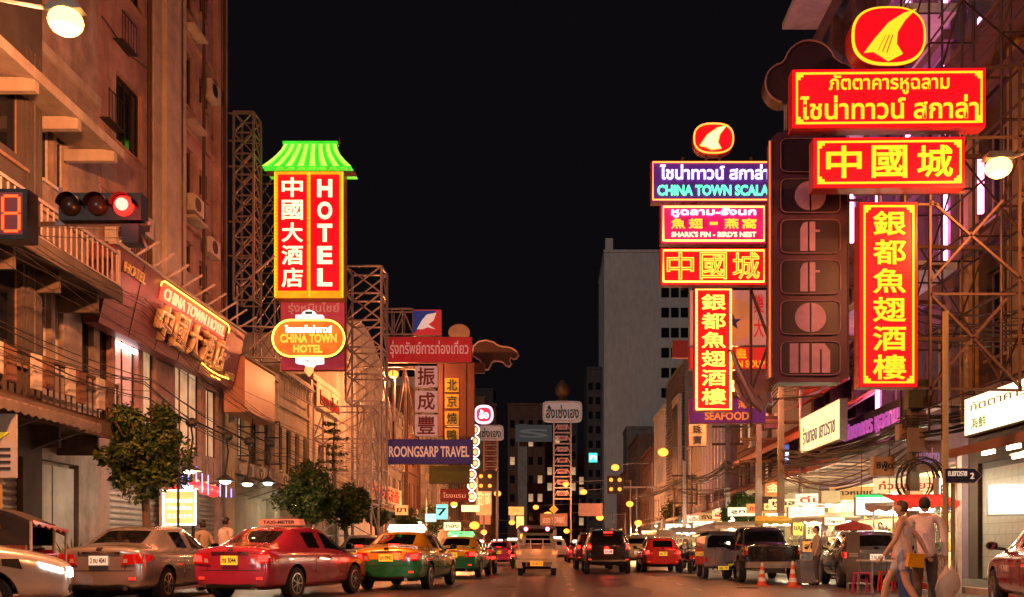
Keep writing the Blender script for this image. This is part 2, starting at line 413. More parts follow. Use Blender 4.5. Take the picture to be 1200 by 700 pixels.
# dark shophouse at the very left edge
b = left('corner_shophouse', 'dark narrow shophouse front at the far left edge, beside the pale wall with tall windows', 13.6)
g = G(); wall_grid(g, 0, 5.7, 0, 17, [(.6, 2.4, 5, 7.4), (.6, 2.4, 9, 11.4), (3.3, 5., 5, 7.4), (3.3, 5., 9.5, 11.5), (.6, 5, .15, 3)], y=-.45, body=8); g.obj('wall', DARKPL, b)
for a in (.6, 3.3):
    for z in (5, 9.3): window(b, a, a+1.75, z, z+2.2, y=-.45, frame=WOODF)
shutter(b, .62, 4.98, .15, 3, y=-.3)
for k in range(9): G().b(5.1+.06*k, 5.13+.06*k, -.50, -.45, 4.2, 12).obj('downpipe' if k == 4 else 'ridge', STEEL if k == 4 else DARKPL, b)
awning(b, 0, 5.4, 4.1, 1.5, .35, y=-.45)
for k in range(2): aircon(b, 2.9, 6.4+k*3.4, -.45)

# pale shophouse with canopies and balconies
b = left('pale_shophouse', 'pale stained shophouse with tall narrow windows, concrete canopy and two balconies, far left', 19.3)
holes = [(.75, 1.12, 5.3, 7.35), (1.28, 1.62, 5.3, 7.35), (.75, 1.2, 9.7, 11.5), (1.35, 1.8, 9.7, 11.5), (.3, 2.3, .15, 3.1), (2.45, 3.0, 5.2, 7.6)]
g = G(); wall_grid(g, 0, 3.2, 0, 16.5, holes, body=9); g.obj('wall', mat('weathered_pale_plaster', (.40, .33, .29), .85, scale=1.6, stain=.8, var=.4), b)
for h in holes[:4]: window(b, *h, cols=2, rows=1, transom=.3, frame=WHITEF, fw=.04)
window(b, 2.45, 3., 5.2, 7.6, cols=1, frame=BLACK)
g = G(); g.b(.35, 1.3, .1, .15, .15, 3.0); d = g.obj('door', WHITEPL, b); G().b(1.15, 1.2, .05, .1, 1.3, 1.5).obj('handle', BLACK, d)
G().b(1.35, 2.25, .1, .15, .15, 3.0).obj('door', WHITEPL, b)
SLABM = mat('grimy_slab', (.15, .125, .11), .85, scale=2, stain=.6)
for nm, z, zr in (('balcony', 3.75, 5.05), ('balcony', 7.2, 8.35)):
    s = G(); s.b(-4.5, 1.9, -1.25, -.01, z, z+.2); s.b(-4.5, 1.9, -1.32, -1.25, z-.1, z+.28); o = s.obj(nm, SLABM, b)
    q = rail(o, -4.4, 1.85, -1.2, z+.3, zr, PALESTEEL if z > 6 else RUST, .22)
    G().b(1.86, 1.93, -1.25, -1.18, z+.2, zr+.05).obj('post', PALESTEEL, o)
    for k in range(4): G().poly([(0, 0), (.08, 0), (.08, .5), (0, .5)], -1.0, -.02).obj('corbel', SLABM, o).location = (-3.5+k*1.6, 0, z-.5)
s = G(); s.add([(-4.2, -.01, 10.95), (2.0, -.01, 10.95), (2.0, -1.3, 10.72), (-4.2, -1.3, 10.72), (-4.2, -.01, 11.2), (2.0, -.01, 11.2), (2.0, -1.3, 10.95), (-4.2, -1.3, 10.95)],
               [(0, 3, 2, 1), (4, 5, 6, 7), (3, 7, 6, 2), (2, 6, 5, 1), (0, 4, 7, 3), (0, 1, 5, 4)])
o = s.obj('canopy', PLASTER, b)
for k in range(4): G().b(-3.2+k*1.6, -3.05+k*1.6, -1.25, -.02, 10.5, 10.78).obj('beam', PLASTER, o)
for z, hh in ((12.6, .25), (8.9, .16), (4.6, .14)): G().b(.0, 3.2, -.1, -.002, z, z+hh).obj('cornice', PLASTER, b)
G().b(.35, .55, -.12, -.003, .13, 16).obj('downpipe', RUST, b)
for k in range(12):  # hanging cloth and clutter on the lower balcony
    x = -3.4 + k*.42
    if k % 3: G().b(x, x+.3, -1.30, -1.23, 4.3+.1*(k % 2), 5.03).obj('hanging_cloth', [CANVAS, WHITEPL, BROWNPL][k % 3], b)

# tall hotel building
b = left('tall_hotel_building', 'tall salmon hotel block with beige full-height columns, behind the slanted hotel sign', 22.5)
W = 8.45
holes = []
for f in range(6):
    z = 9.0 + f*3.1
    holes += [(5.15, 6.0, z+.3, z+2.1), (6.45, 7.1, z+.9, z+1.8)]
holes += [(.95, 2.45, 12.2, 14.2), (.95, 2.45, 16.5, 18.6), (.95, 2.45, 20.5, 22.4)]
holes += [(.1, .7, 4.2, 7.2), (.9, 2.2, 4.2, 7.2), (2.5, 3.3, 4.2, 7.2), (4.6, 6.6, 4.2, 7.2), (7.0, 8.1, 4.2, 6.6), (.6, 4., .15, 3.3), (5, 8.2, .15, 3.3)]
g = G(); wall_grid(g, 0, W, 0, 27, holes, body=14); g.obj('wall', PINKPL, b)
for k, h in enumerate(holes):
    if k < 12: window(b, *h, frame=WOODF, cols=2 if h[1]-h[0] > .7 else 1, fw=.05)
    elif k < 15: window(b, *h, frame=BLACK, cols=4, fw=.05, sill=False)
LITIN = glow('lit_curtained_window', (1., .42, .30), .55, .5); LITIN2 = glow('lit_cream_window', (1., .60, .32), .45, .4)
for k, h in enumerate(holes[15:20]):
    wdw = window(b, *h, frame=BLACK, glass=[GLASSD, LITIN, LITIN2, LITIN2, LITIN2][k], cols=[1, 2, 1, 3, 2][k], fw=.05, sill=False)
G().b(.95, 2.15, .0, .06, 6.6, 6.72).obj('tube_light', glow('tube_light_pink', (1., .85, .8), 12.), b)
for x0, x1, zb in ((2.75, 3.25, 7.3), (3.25, 4.25, 0), (4.75, 4.98, 7.3), (7.55, 7.85, 0), (8.15, 8.45, 0)):
    G().b(x0, x1, -.35 if x1 > 4 and x1 < 4.5 else -.2, -.004, max(zb, 8.7), 27).obj('column', COLUMNM if x0 < 5 else PINKPL, b)
G().b(4.3, 4.7, -.05, -.003, 8.7, 27).obj('recess_panel', GLASSD, b)
for z in (11.5, 14.6, 17.7, 20.8, 23.9):
    G().b(5., 7.5, -.12, -.003, z, z+.12).obj('string_course', PINKPL, b)
    G().b(5.05, 6.1, -.45, -.005, z+.35-.14, z+.35-.06).obj('window_hood', PLASTER, b)
for x in (2.3, 6.2, 8.0): G().tube([(x, -.26, 8.8), (x, -.26, 26)], .05).obj('downpipe', RUST, b)
for z in (10.2, 15.6): aircon(b, 7.0, z+.9, -.01)
rnd = random.Random(4)
for k in range(6):     # small grilles and boxes
    x = 1.0 + k*1.15; G().b(x, x+.35, -.08, -.003, 8.75, 9.2).obj('vent_box', GREYPL, b)
G().b(3.5, 4.5, -.08, -.003, .1, 3.4).obj('pier', COLUMNM, b)
shutter(b, .62, 3.98, .15, 3.3, y=.2); shutter(b, 5.02, 8.18, .15, 3.3, y=.2)
for k, (x, z) in enumerate(((.25, 9.2), (1.6, 10.0), (5.2, 12.0))): aircon(b, x+.4, z, -.01)
for z in (9.9, 15.1): G().tube([(.1, -.06, z), (1.4, -.10, z-.25), (2.7, -.06, z+.05)], .018).obj('conduit', BLACK, b)
for x, z, w_, h_ in ((.15, 10.9, .6, .5), (5.1, 9.4, .9, .7), (1.2, 19.2, .8, 1.)): G().b(x, x+w_, -.012, -.003, z, z+h_).obj('render_patch', mat('patched_render', (.38, .30, .26), .85, scale=4), b)
for z in (10.6, 12.15, 16.45, 19.6, 22.5): G().b(0, 2.7, -.05, -.003, z, z+.07).obj('string_course', PINKPL, b)
for x, z in ((1.7, 9.3), (.5, 12.4), (1.2, 14.9)):   # window grille boxes
    q_ = G()
    for k in range(6): q_.b(x-.4+k*.16, x-.385+k*.16, -.25, -.235, z, z+.8)
    q_.b(x-.42, x+.42, -.26, -.002, z, z+.03); q_.b(x-.42, x+.42, -.26, -.23, z+.78, z+.8); q_.obj('grille', BLACK, b)
# red and gold vertical strip light in the dark slot
t = thing('strip_light', 'thin vertical red and yellow strip light in the dark slot of the tall salmon building', 'light', (-11.86, 26.75, 9.6), R(90))
G().b(-.06, .06, -.05, 0, 0, 2.6).obj('tube', glow('strip_red', (1, .05, .02), 2.5), t); G().b(-.06, .06, -.05, 0, 2.62, 3.3).obj('tube', glow('strip_yellow', (1, .5, .03), 2.5), t)

for (x0, x1, l_, c_) in ((18.6, 21., 'pink-lit', (1, .35, .35)), (27.2, 30.6, 'warm-lit', (1, .6, .3))):
    pass
# slanted hotel sign board
t = thing('slanted_hotel_sign', 'long slanted metal sign board with gilded Chinese characters and red neon lettering', 'sign', (-11.45, 21.5, 6.7), R(90))
bd = G(); Ls = 9.0; vs = []
for i in range(7):
    x = Ls*i/6
    vs += [(x, 0, 0), (x, -.45, 1.95), (x, -.30, 2.0), (x, .2, 2.0), (x, .4, 0)]
n5 = 5; fs = []
for i in range(6):
    for j in range(4): a = i*n5+j; fs.append((a, a+n5, a+n5+1, a+1))
    fs.append((i*n5+4, i*n5, (i+1)*n5, (i+1)*n5+4))
fs += [tuple(range(5)), tuple(range(30, 35))[::-1]]
bd.add(vs, fs); SB = mat('weathered_sign_metal', (.24, .085, .10), .42, .45, scale=1.3, stain=.35, var=.4); bd.obj('board', SB, t)
ROT = Matrix.Rotation(math.atan2(.45, 1.95), 4, 'X')
def on_slant(o, x, s, off):   # x along, s up the slope, off outward
    a = math.atan2(.45, 1.95); o.location = (x, -s*math.sin(a) - off*math.cos(a), s*math.cos(a) - off*math.sin(a)); o.rotation_euler = (a, 0, 0); return o
for i in range(1, 6):
    for j in range(2): on_slant(G().b(-.012, .012, -.012, 0, 0+j*1.0, .96+j*1.0).obj('panel_seam', BLACK, t), Ls*i/6, 0.02, .004)
GOLD = mat('gilded_metal', (.85, .62, .30), .3, .35, scale=6)
for i, ch in enumerate('中國大酒店'):
    me, w_, h_ = text_mesh(ch, GOLD, ext=.09, bold=.02)
    o = link('character', me, t); o.scale = (.76/w_, 1, 1.0/h_); on_slant(o, 2.5+i*1.0, .30, .16)
    g2 = G().b(0, .04, 0, .12, .2, .3); on_slant(g2.obj('standoff', BLACK, t), 2.85+i*1.0, .4, .12)
me, w_, h_ = text_mesh('CHINA TOWN HOTEL', glow('neon_red', (1., .16, .07), 5.), neon=.02)
o = link('neon_lettering', me, t); o.scale = (4.4/w_, 1, .34/h_); on_slant(o, 2.7, 1.44, .08)
me, w_, h_ = text_mesh('HOTEL', GOLD, ext=.03)
o = link('lettering', me, t); o.scale = (1.1/w_, 1, .26/h_); on_slant(o, .5, 1.5, .05)
o = link('lettering', me, t); o.scale = (.8/w_, 1, .22/h_); on_slant(o, 8.0, .25, .05)
pts = [(0, 0, .9), (.0, 0, 1.0), (.15, 0, 1.08), (4.8, 0, 1.08), (5.0, 0, 1.0), (5.0, 0, .85)]
on_slant(G().tube(pts, .022).obj('neon_border', NEONY, t), 2.4, .82, .09)
on_slant(G().tube([(0, 0, .1), (.5, 0, .03), (1.4, 0, 0), (2.3, 0, .05)], .022).obj('neon_underline', NEONY, t), 6.0, .2, .07)
on_slant(G().tube([(0, 0, 0), (.7, 0, 0)], .022).obj('neon_underline', NEONY, t), 6.9, .08, .07)
on_slant(G().b(0, 4.7, -.02, 0, 0, .5).obj('neon_glow_panel', mat('neon_glow_red', (.6, .06, .03), .4, var=0, emis=(1, .04, .02), es=1.2), t), 2.55, 1.38, .012)  # glow of the neon script put in as an emissive red strip
for k in range(3):
    l_ = bpy.data.lights.new('letter_light', 'POINT'); l_.energy = 28; l_.color = (1., .30, .18); l_.shadow_soft_size = .08; lo_ = bpy.data.objects.new('letter_light', l_); COL.objects.link(lo_); lo_.parent = t; lo_.location = (2.6+k*2.0, -1.3, 1.3)
for i in range(10):
    x = .25 + i*.93; G().bar((x, -.2, 1.98), (x+.1, -.95, 2.5), .05).obj('spike', PALESTEEL, t)
for i in range(5): G().bar((.5+i*2, .4, 1.9), (.5+i*2, .54, 2.3), .05).obj('strut', STEEL, t)
G().b(-.05, Ls+.05, -.5, -.28, 1.96, 2.03).obj('top_trim', PLASTER, t)

# blank salmon box sign
t = thing('blank_box_sign', 'blank salmon-orange box sign hanging on the cream shophouse, right of the slanted hotel sign', 'sign', (-11.3, 30.6, 5.9), R(90))
G().b(0, 3.3, -.25, .5, 0, 2.0).obj('box', mat('salmon_acrylic', (.62, .28, .16), .45, scale=1), t)
for z in (.0, 1.94): G().b(-.03, 3.33, -.28, -.252, z, z+.06).obj('trim', BROWNPL, t)

# cream shophouses u 31 .. 48
def shophouse(name, label, u0, W, H, mt, floors, wd, side='L', seed=0, x=None, gf='open', aw=AWN, group=None, par=.6, ac=1, fh=3.3, g0=3.6, detail=2, out=1.5, lit=.25, frame=None):
    rnd = random.Random(seed)
    loc = (-12 if x is None else x, u0, 0) if side == 'L' else (12 if x is None else x, u0+W, 0)
    b = thing(name, label, 'building', loc, R(90) if side == 'L' else R(-90), group)
    holes = []; wins = []
    n = max(1, int(W/wd))
    for f in range(floors):
        z = g0+.7 + f*fh
        for i in range(n):
            cx = W*(i+.5)/n; ww = min(wd*.62, 1.5)
            holes.append((cx-ww/2, cx+ww/2, z+.15, z+2.05)); wins.append(holes[-1])
    holes.append((.35, W-.35, .14, g0-.5))
    g = G(); wall_grid(g, 0, W, 0, H, holes, body=9); g.obj('wall', mt, b)
    for h in wins:
        lg = rnd.random() < lit
        window(b, *h, frame=frame or rnd.choice([WOODF, WHITEF, BLACK]), glass=LITIN2 if lg else GLASSD, cols=rnd.choice([2, 2, 3]) if detail > 1 else 1, transom=.3 if detail > 1 else 0, sill=detail > 1)
    if ac and detail > 0:
        for f in range(floors):
            for i in range(n):
                if rnd.random() < .45: aircon(b, W*(i+.5)/n + rnd.uniform(-.3, .3), g0+.1+f*fh, 0)
    for f in range(floors+1):
        z = g0+.35+f*fh
        if z < H-.2: G().b(0, W, -.12, -.002, z-.12, z).obj('string_course', mt, b)
    G().b(-.02, W+.02, -.22, -.003, H-.25, H+.05).obj('cornice', mt, b)
    for xx in (.02, W-.3): G().b(xx, xx+.28, -.1, -.004, .13, H-.26).obj('pilaster', mt, b)
    if detail: awning(b, .05, W-.05, g0+.25, out, .4, aw)
    return b
b = shophouse('cream_shophouse', 'cream two-storey shophouse with open window frames behind the blank salmon sign', 31.9, 4.9, 8.4, CREAM, 1, 1.6, seed=3, fh=3.4)
for i in range(3):   # opened casements
    s = G(); x = .55+i*1.6
    for a in (0, .56): s.b(x-.02, x+.02, -.6+a, -.56+a, 4.5, 6.3)
    for z in (4.5, 5.6, 6.26): s.b(x-.02, x+.02, -.6, -.02, z, z+.05)
    s.obj('casement', BLACK, b)
b = shophouse('cream_shophouse', 'cream shophouse with a balustraded parapet, left of the flat panel with dark red lettering', 36.8, 5.2, 8.9, CREAM, 1, 1.1, seed=5, fh=3.4)
rail(b, .2, 5., -.35, 8.0-.1, 8.7, PLASTER, .35)
b = shophouse('parapet_shophouse', 'cream shophouse front carrying a flat panel with dark red lettering', 42.0, 5.4, 9.6, CREAM, 1, 1.3, seed=6, fh=3.4)
text('โรงแรมไชน่า', b, (1.0, 4.8, 8.3, 9.05), -.26, mat('dark_red_letters', (.25, .02, .02), .5, var=0), ext=.04)
G().b(.5, 5.1, -.24, -.23, 8.1, 9.3).obj('sign_panel', CREAM, b)
# classical building with arched tall windows
b = left('classical_building', 'white classical building with tall arched windows and curved gable behind the steel lattice towers', 47.4)
W = 13.5; g = G(); holes = [(1.0+i*2.5, 2.5+i*2.5, 5.2, 11.) for i in range(5)] + [(.5, 13, .15, 3.6)]
wall_grid(g, 0, W, 0, 13., holes, body=10, depth=.4)
pts = [(0, 13.0)] + [(W*k/14, 13.0 + 2.2*math.sin(math.pi*k/14)**.8) for k in range(1, 14)] + [(W, 13.0)]
g.poly(pts, .0, .5); g.obj('wall', WHITEPL, b)
for h in holes[:5]: window(b, *h, frame=WHITEF, cols=3, rows=4, depth=.4, sill=False, fw=.08)
for i in range(6): G().b(.3+i*2.5, .75+i*2.5, -.3, -.003, 4.4, 12.6).obj('column', WHITEPL, b)
for i in range(5):
    cx = 1.75+i*2.5; G().tube([(cx-.85*math.cos(a), -.12, 11.0+.8*math.sin(a)) for a in [math.pi*k/8 for k in range(9)]], .11).obj('arch_moulding', WHITEPL, b)
for z in (12.5, 4.3): G().b(0, W, -.4, -.302, z, z+.4).obj('cornice', WHITEPL, b)
awning(b, .2, W-.2, 4.0, 1.8, .5, CANVAS)
G().b(1, 12, -1.45, -1.38, 3.9, 5.0).obj('fascia', CREAM, b)
text('天外天大酒楼', b, (2, 11, 4.05, 4.85), -1.49, mat('red_letters', (.6, .05, .03), .5, var=0, emis=(1, .08, .02), es=.25), ext=.03, bold=.02)
# further left-hand row
lab = ['grey shophouse with dark windows just past the white classical building', 'brown shophouse behind the navy travel sign', 'narrow four-storey shophouse beyond the navy travel sign',
       'dim cream shophouse beside the turquoise lit board', 'dark shophouse half hidden behind the string of round neon lights', 'far brown shophouse on the left, under the cluster of amber lamps',
       'far grey shophouse on the left near the end of the street', 'last shophouse on the left before the street ends']
u = 61.
for i, l in enumerate(lab):
    Wd = [7, 6.5, 6, 8, 8, 9, 12, 16][i]
    shophouse('shophouse', l, u, Wd, [11.5, 14, 16, 13, 17, 15, 19, 22][i], [GREYPL, BROWNPL, PLASTER, CREAM, DARKPL, BROWNPL, GREYPL, BROWNPL][i], [2, 3, 3, 2, 3, 3, 4, 5][i], 2., seed=20+i, detail=1 if i < 4 else 0,
              x=-12+ i*.35, group='shophouses further down the left side', lit=.3); u += Wd + .02
# ---------------------------------------------------------------- right side of the street
# front building with pink-lit classical windows
def stallfront(par, x0, x1, z1, depth=1.2, wall=None, n=3):
    """back wall with the shop light put in as emission, shelves and tube lights of an open shop"""
    bk = G().b(x0, x1, depth, depth+.1, .14, z1).obj('back_wall', wall or glow('glowing_shop_wall', (1., .64, .24), 1.9, .65), par)
    for k in range(3):
        s = G().b(x0+.1, x1-.1, depth-.45, depth-.02, .9+k*.6, .94+k*.6).obj('shelf', WOODF, par)
        for q in range(int((x1-x0)/.28)):
            c = rnd.choice([ROOFRED, PLATEY, WHITEPL, CREAM, CANVAS, mat('green_tin', (.08, .35, .14), .4), mat('blue_tin', (.08, .15, .4), .4)])
            h = rnd.uniform(.18, .42); r_ = rnd.uniform(.06, .11)
            G().lathe((x0+.25+q*.28, depth-.25, .94+k*.6), [(r_, 0), (r_, h*.7), (r_*.5, h*.85), (r_*.5, h)], 8).obj('jar', c, s)
    for k in range(n):
        x = x0 + (x1-x0)*(k+.5)/n
        G().b(x-.55, x+.55, .1, .17, z1-.30, z1-.22).obj('tube_light', WARMTUBE, par)
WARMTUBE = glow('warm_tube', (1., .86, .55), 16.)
def right(name, label, u1, x=12.): return thing(name, label, 'building', (x, u1, 0), R(-90))
b = right('corner_building', 'dark brown building at the right edge behind the scaffolding, orange lit by the street light', 24.6)
g = G(); W = 11.; holes = [(1.0, 2.2, 6.2, 8.6), (3.4, 4.6, 6.2, 8.6), (1.0, 2.2, 10, 12.4), (3.4, 4.6, 10, 12.4), (6, 7.2, 6.2, 8.6), (.5, 4.8, .15, 3.4), (5.6, 10.4, .15, 3.4)]
wall_grid(g, 0, W, 0, 15.5, holes, body=9, depth=.3); DKBR = mat('dark_brown_render', (.08, .045, .028), .85, scale=2, stain=.5); g.obj('wall', DKBR, b)
for h in holes[:5]: window(b, *h, frame=WOODF, cols=2, transom=.3)
for x in (.05, 2.6, 5.0): G().b(x, x+.5, -.3, -.003, 4.6, 15).obj('column', mat('ochre_render', (.46, .30, .12), .8, scale=2, stain=.3), b)
for z in (9.2, 13.2, 5.1): G().b(0, W, -.5, -.302, z, z+.25).obj('cornice', BROWNPL, b)
g = G(); 
for i in range(14): g.b(.0+i*.35, .33+i*.35, -1.5, -.01, 13.9+.0*i, 13.96)
g.obj('canopy', BROWNPL, b)
PINKT = glow('pink_tube', (1., .30, .72), 7.)
for z0, z1 in ((14.1, 15.4), (10.1, 11.6)): G().b(1.38, 1.48, -.45, -.32, z0, z1).obj('tube_light', PINKT, b)
TILE = mat('grey_wall_tile', (.30, .27, .24), .4, scale=6, stain=.2)
tm = G().box((0, -.012, 0), (.295, .02, .295)).mesh('tile', TILE)
pn = G().b(.55, 4.75, .1, .14, .15, 3.4).obj('tiled_wall', mat('tile_grout', (.10, .09, .08), .8, scale=9), b)
for i in range(10):
    for j in range(10): inst(tm, 'tile', pn, (.78+i*.305+rnd.uniform(-.003, .003), .1-rnd.uniform(0, .004), .32+j*.305))
shutter(b, 5.62, 10.38, .15, 3.4, y=.2)

b = right('pink_lit_building', 'tall classical building lit pink and violet behind the big red restaurant signs', 38.5)
W = 13.85; PURP = mat('mauve_plaster', (.20, .13, .17), .8, scale=1.4, stain=.35)
holes = []
for f in range(5):
    for i in range(5): holes.append((.9+i*2.6, 2.2+i*2.6, 5.4+f*3.6, 8.0+f*3.6))
holes.append((.4, W-.4, .15, 3.6))
g = G(); wall_grid(g, 0, W, 0, 24, holes, body=12, depth=.4); g.obj('wall', PURP, b)
for k, h in enumerate(holes[:-1]): window(b, *h, frame=WHITEF, glass=GLASSD, cols=2, transom=.3, depth=.4, sill=True)
for i in range(6): G().b(.15+i*2.6, .6+i*2.6, -.4, -.003, 4.6, 23.4).obj('column', PURP, b)
for f in range(5): G().b(0, W, -.7, -.402, 8.5+f*3.6, 8.8+f*3.6).obj('cornice', PURP, b)
for f in (0, 2, 4): G().b(2, W+.8, -2.2, -.703, 8.8+f*3.6, 9.05+f*3.6).obj('balcony_slab', WHITEPL, b); 
PINKPTS = []
PINKT = glow('pink_tube', (1., .30, .72), 7.)
for i, f in ((5, 3), (5, 2), (5, 1), (5, 4), (4, 0), (3, 0), (4, 1), (4, 2), (3, 2), (4, 3), (3, 3), (2, 2), (2, 3)):
    x = .375+i*2.6
    G().b(x-.06, x+.06, -.52, -.41, 5.6+f*3.6, 8.0+f*3.6).obj('tube_light', PINKT, b); PINKPTS.append((12-.75, 38.5-x, 6.8+f*3.6))
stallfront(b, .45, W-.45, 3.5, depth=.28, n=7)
# restaurant script in violet, on the fascia
PVI = glow('violet_letters', (.70, .12, .55), .6)
fp = G().b(5.2, 13.2, -1.6, -1.45, 4.5, 5.5).obj('fascia', DARKPL, b)
text('ภัตตาคาร หูฉลาม', b, (8.2, 13, 4.6, 5.4), -1.66, PVI, ext=.03, bold=.02)

# red roofed restaurant, bright open kitchens under it
b = right('red_roof_restaurant', 'low restaurant with red sloping roof and bright open kitchen, behind the dark pickup', 46.8, 12.)
g = G(); W = 8.25; wall_grid(g, 0, W, 0, 10.5, [(.3, 3.9, .15, 3.4), (4.2, 8, .15, 3.4), (1, 2.2, 5, 7), (5.5, 6.8, 5, 7)], body=9, depth=2.2); g.obj('wall', CREAM, b)
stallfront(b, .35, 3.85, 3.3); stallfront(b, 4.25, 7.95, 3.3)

# projecting red tiled roofs along the right hand pavement
def tiled_roof(label, u0, u1, z, out, rise, x=12., mt=ROOFRED, name='red_tiled_roof'):
    t = thing(name, label, 'roof', (x, u1, z), R(-90)); W = u1-u0; n = int(W/.42); m = 5
    L_ = math.hypot(out, rise); a = math.atan2(rise, out)
    tl = G()
    for i in range(6): pass
    tl.add([(-.2, 0, 0), (-.1, 0, .05), (0, 0, .06), (.1, 0, .05), (.2, 0, 0), (-.2, L_/m*1.05, .03), (-.1, L_/m*1.05, .08), (0, L_/m*1.05, .09), (.1, L_/m*1.05, .08), (.2, L_/m*1.05, .03),
            (-.2, 0, -.03), (.2, 0, -.03)], [(0, 1, 6, 5), (1, 2, 7, 6), (2, 3, 8, 7), (3, 4, 9, 8), (10, 0, 5), (0, 10, 11, 4, 3, 2, 1)])
    me = tl.mesh('roof_tile', mt)
    deck = G(); deck.add([(0, -out, 0), (W, -out, 0), (W, -.01, rise), (0, -.01, rise), (0, -out, -.08), (W, -out, -.08), (W, -.01, rise-.08), (0, -.01, rise-.08)],
                         [(0, 1, 2, 3), (4, 7, 6, 5), (0, 4, 5, 1), (1, 5, 6, 2), (3, 2, 6, 7), (0, 3, 7, 4)]); dk = deck.obj('roof_deck', WOODF, t)
    for i in range(n):
        for j in range(m):
            o = inst(me, 'roof_tile', t, (.21+i*W/n, -out + out*j/m, rise*j/m+.02)); o.rotation_euler = (a, 0, rnd.uniform(-.01, .01))
    G().b(0, W, -out-.06, -out, -.2, .05).obj('fascia', mt, t)
    for i in range(int(W/1.2)+1): G().bar((.1+i*1.2, -out+.1, -.1), (.1+i*1.2, -.05, rise-1.0), .06).obj('bracket', WOODF, t)
    return t
tiled_roof('red tiled roof above the yellow-lit shop sign on the right', 30.5, 46.5, 5.6, 2.2, 1.3)
tiled_roof('lower red tiled roof under the slanting yellow shop sign', 28.0, 46., 4.0, 2.6, .8)
g = thing('red_slatted_wall', 'bright red slatted wall panel above the red roofs, left of the hanging red vertical sign', 'wall', (10.6, 37, 7.1), R(-90))
for k in range(28): G().b(k*.22, k*.22+.19, -.04, .04, 0, 2.0).obj('slat', mat('red_painted_metal', (.65, .05, .03), .5), g)
G().b(-.05, 6.25, .045, .1, 0, .12).obj('rail', STEEL, g); G().b(-.05, 6.25, .045, .1, 1.8, 1.92).obj('rail', STEEL, g)
for k in range(4): G().bar((.9+k*1.2, -.04, .1), (.9+k*1.2, -.9, -.3), .1).obj('bracket', CANVAS, g)

# lit shop sign boards on the right
def box_sign(name, label, loc, rz, W, H, face, D=.25, edge=STEEL, cat='sign'):
    t = thing(name, label, cat, loc, rz); G().b(0, W, 0, D, 0, H).obj('box', edge, t); G().b(.04, W-.04, -.02, -.002, .04, H-.04).obj('face_panel', face, t); return t
YF = glow('pale_yellow_light_box', (1., .82, .36), 1.25, .12)
t = box_sign('slanted_yellow_sign', 'pale yellow illuminated shop sign with Thai lettering between the two red tiled roofs', (9.35, 32.2, 4.55), R(-90), 4.4, 1.35, YF)
text('ร้านทอง เยาวราช', t, (.4, 4.0, .3, .95), -.04, mat('blue_sign_print', (.05, .05, .30), .5, var=0), ext=.008, bold=.005)
t = box_sign('white_fascia_sign', 'large white illuminated fascia sign with faint print at the right edge above the canopy', (9.0, 18.65, 3.42), R(-90), 4.2, .86, glow('cream_light_box', (1., .90, .58), 1.9, .1), edge=BLACK)
text('FOODLAND SUPERMARKET', t, (.5, 3.9, .56, .68), -.04, mat('green_sign_print', (.30, .38, .14), .5, var=0), ext=.006) if 0 else None
text('ภัตตาคารซีฟู้ด', t, (.3, 3.6, .46, .72), -.04, mat('olive_sign_print', (.30, .30, .10), .5, var=0), ext=.006)
text('海鮮', t, (.35, 1.0, .12, .36), -.04, mat('green_sign_print', (.22, .45, .10), .5, var=0), ext=.006)
text('燕窩', t, (3.0, 3.7, .12, .36), -.04, MATS['green_sign_print'], ext=.006)
# canopy below with strip lamps and red valance
t = thing('shop_canopy', 'brown shop canopy with rows of short tube lamps and a red valance', 'canopy', (11.9, 19.4, 3.3), R(-90))
g = G(); g.add([(0, -.05, .4), (8, -.05, .4), (8, -2.9, -.25), (0, -2.9, -.25), (0, -.05, .48), (8, -.05, .48), (8, -2.9, -.05), (0, -2.9, -.05)], [(0, 1, 2, 3), (4, 7, 6, 5), (3, 2, 6, 7), (0, 3, 7, 4), (1, 5, 6, 2)])
g.obj('deck', BROWNPL, t)
for i in range(5):
    for j in range(4): G().b(.9+i*1.0, 1.35+i*1.0, -2.6+j*.55, -2.54+j*.55, -.28+j*.125, -.20+j*.125).obj('tube_lamp', WARMTUBE, t)
for i in range(14): G().b(1.6+i*.3, 1.86+i*.3, -.9, -.88, -.55, -.02).obj('valance_strip', mat('red_cloth', (.65, .03, .02), .8), t)
for x in (.1, 3.9): G().b(x, x+.1, -2.8, -2.7, -3.3, -.1).obj('post', PALESTEEL, t)
t = box_sign('white_menu_light_box', 'blank white light box on the tiled wall behind the walking man', (9.6, 18.9, 1.72), R(-20), 1.55, .72, WHITEG, D=.15)
for i in range(7): G().b(.2+i*.17, .3+i*.17, -.026, -.021, .3, .42).obj('print', mat('faint_print', (.75, .66, .45), .6, var=0, emis=(1, .8, .5), es=1.2), t)
t = box_sign('green_white_sign', 'white light box with green top edge hanging over the food stalls', (8.45, 23.9, 1.9), R(-6), 1.15, .62, WHITEG, D=.12)
G().b(0, 1.15, -.03, -.021, .53, .60).obj('green_band', glow('green_band', (.02, .8, .18), 1.2), t)
text('海鮮 ข้าวต้มปลา', t, (.08, 1.06, .22, .42), -.03, mat('teal_print', (.1, .45, .3), .5, var=0, emis=(.2, .9, .5), es=.8), ext=.004)
for x in (.2, .95): G().bar((x, .06, .62), (x, .06, 1.9), .02).obj('hanger', BLACK, t)

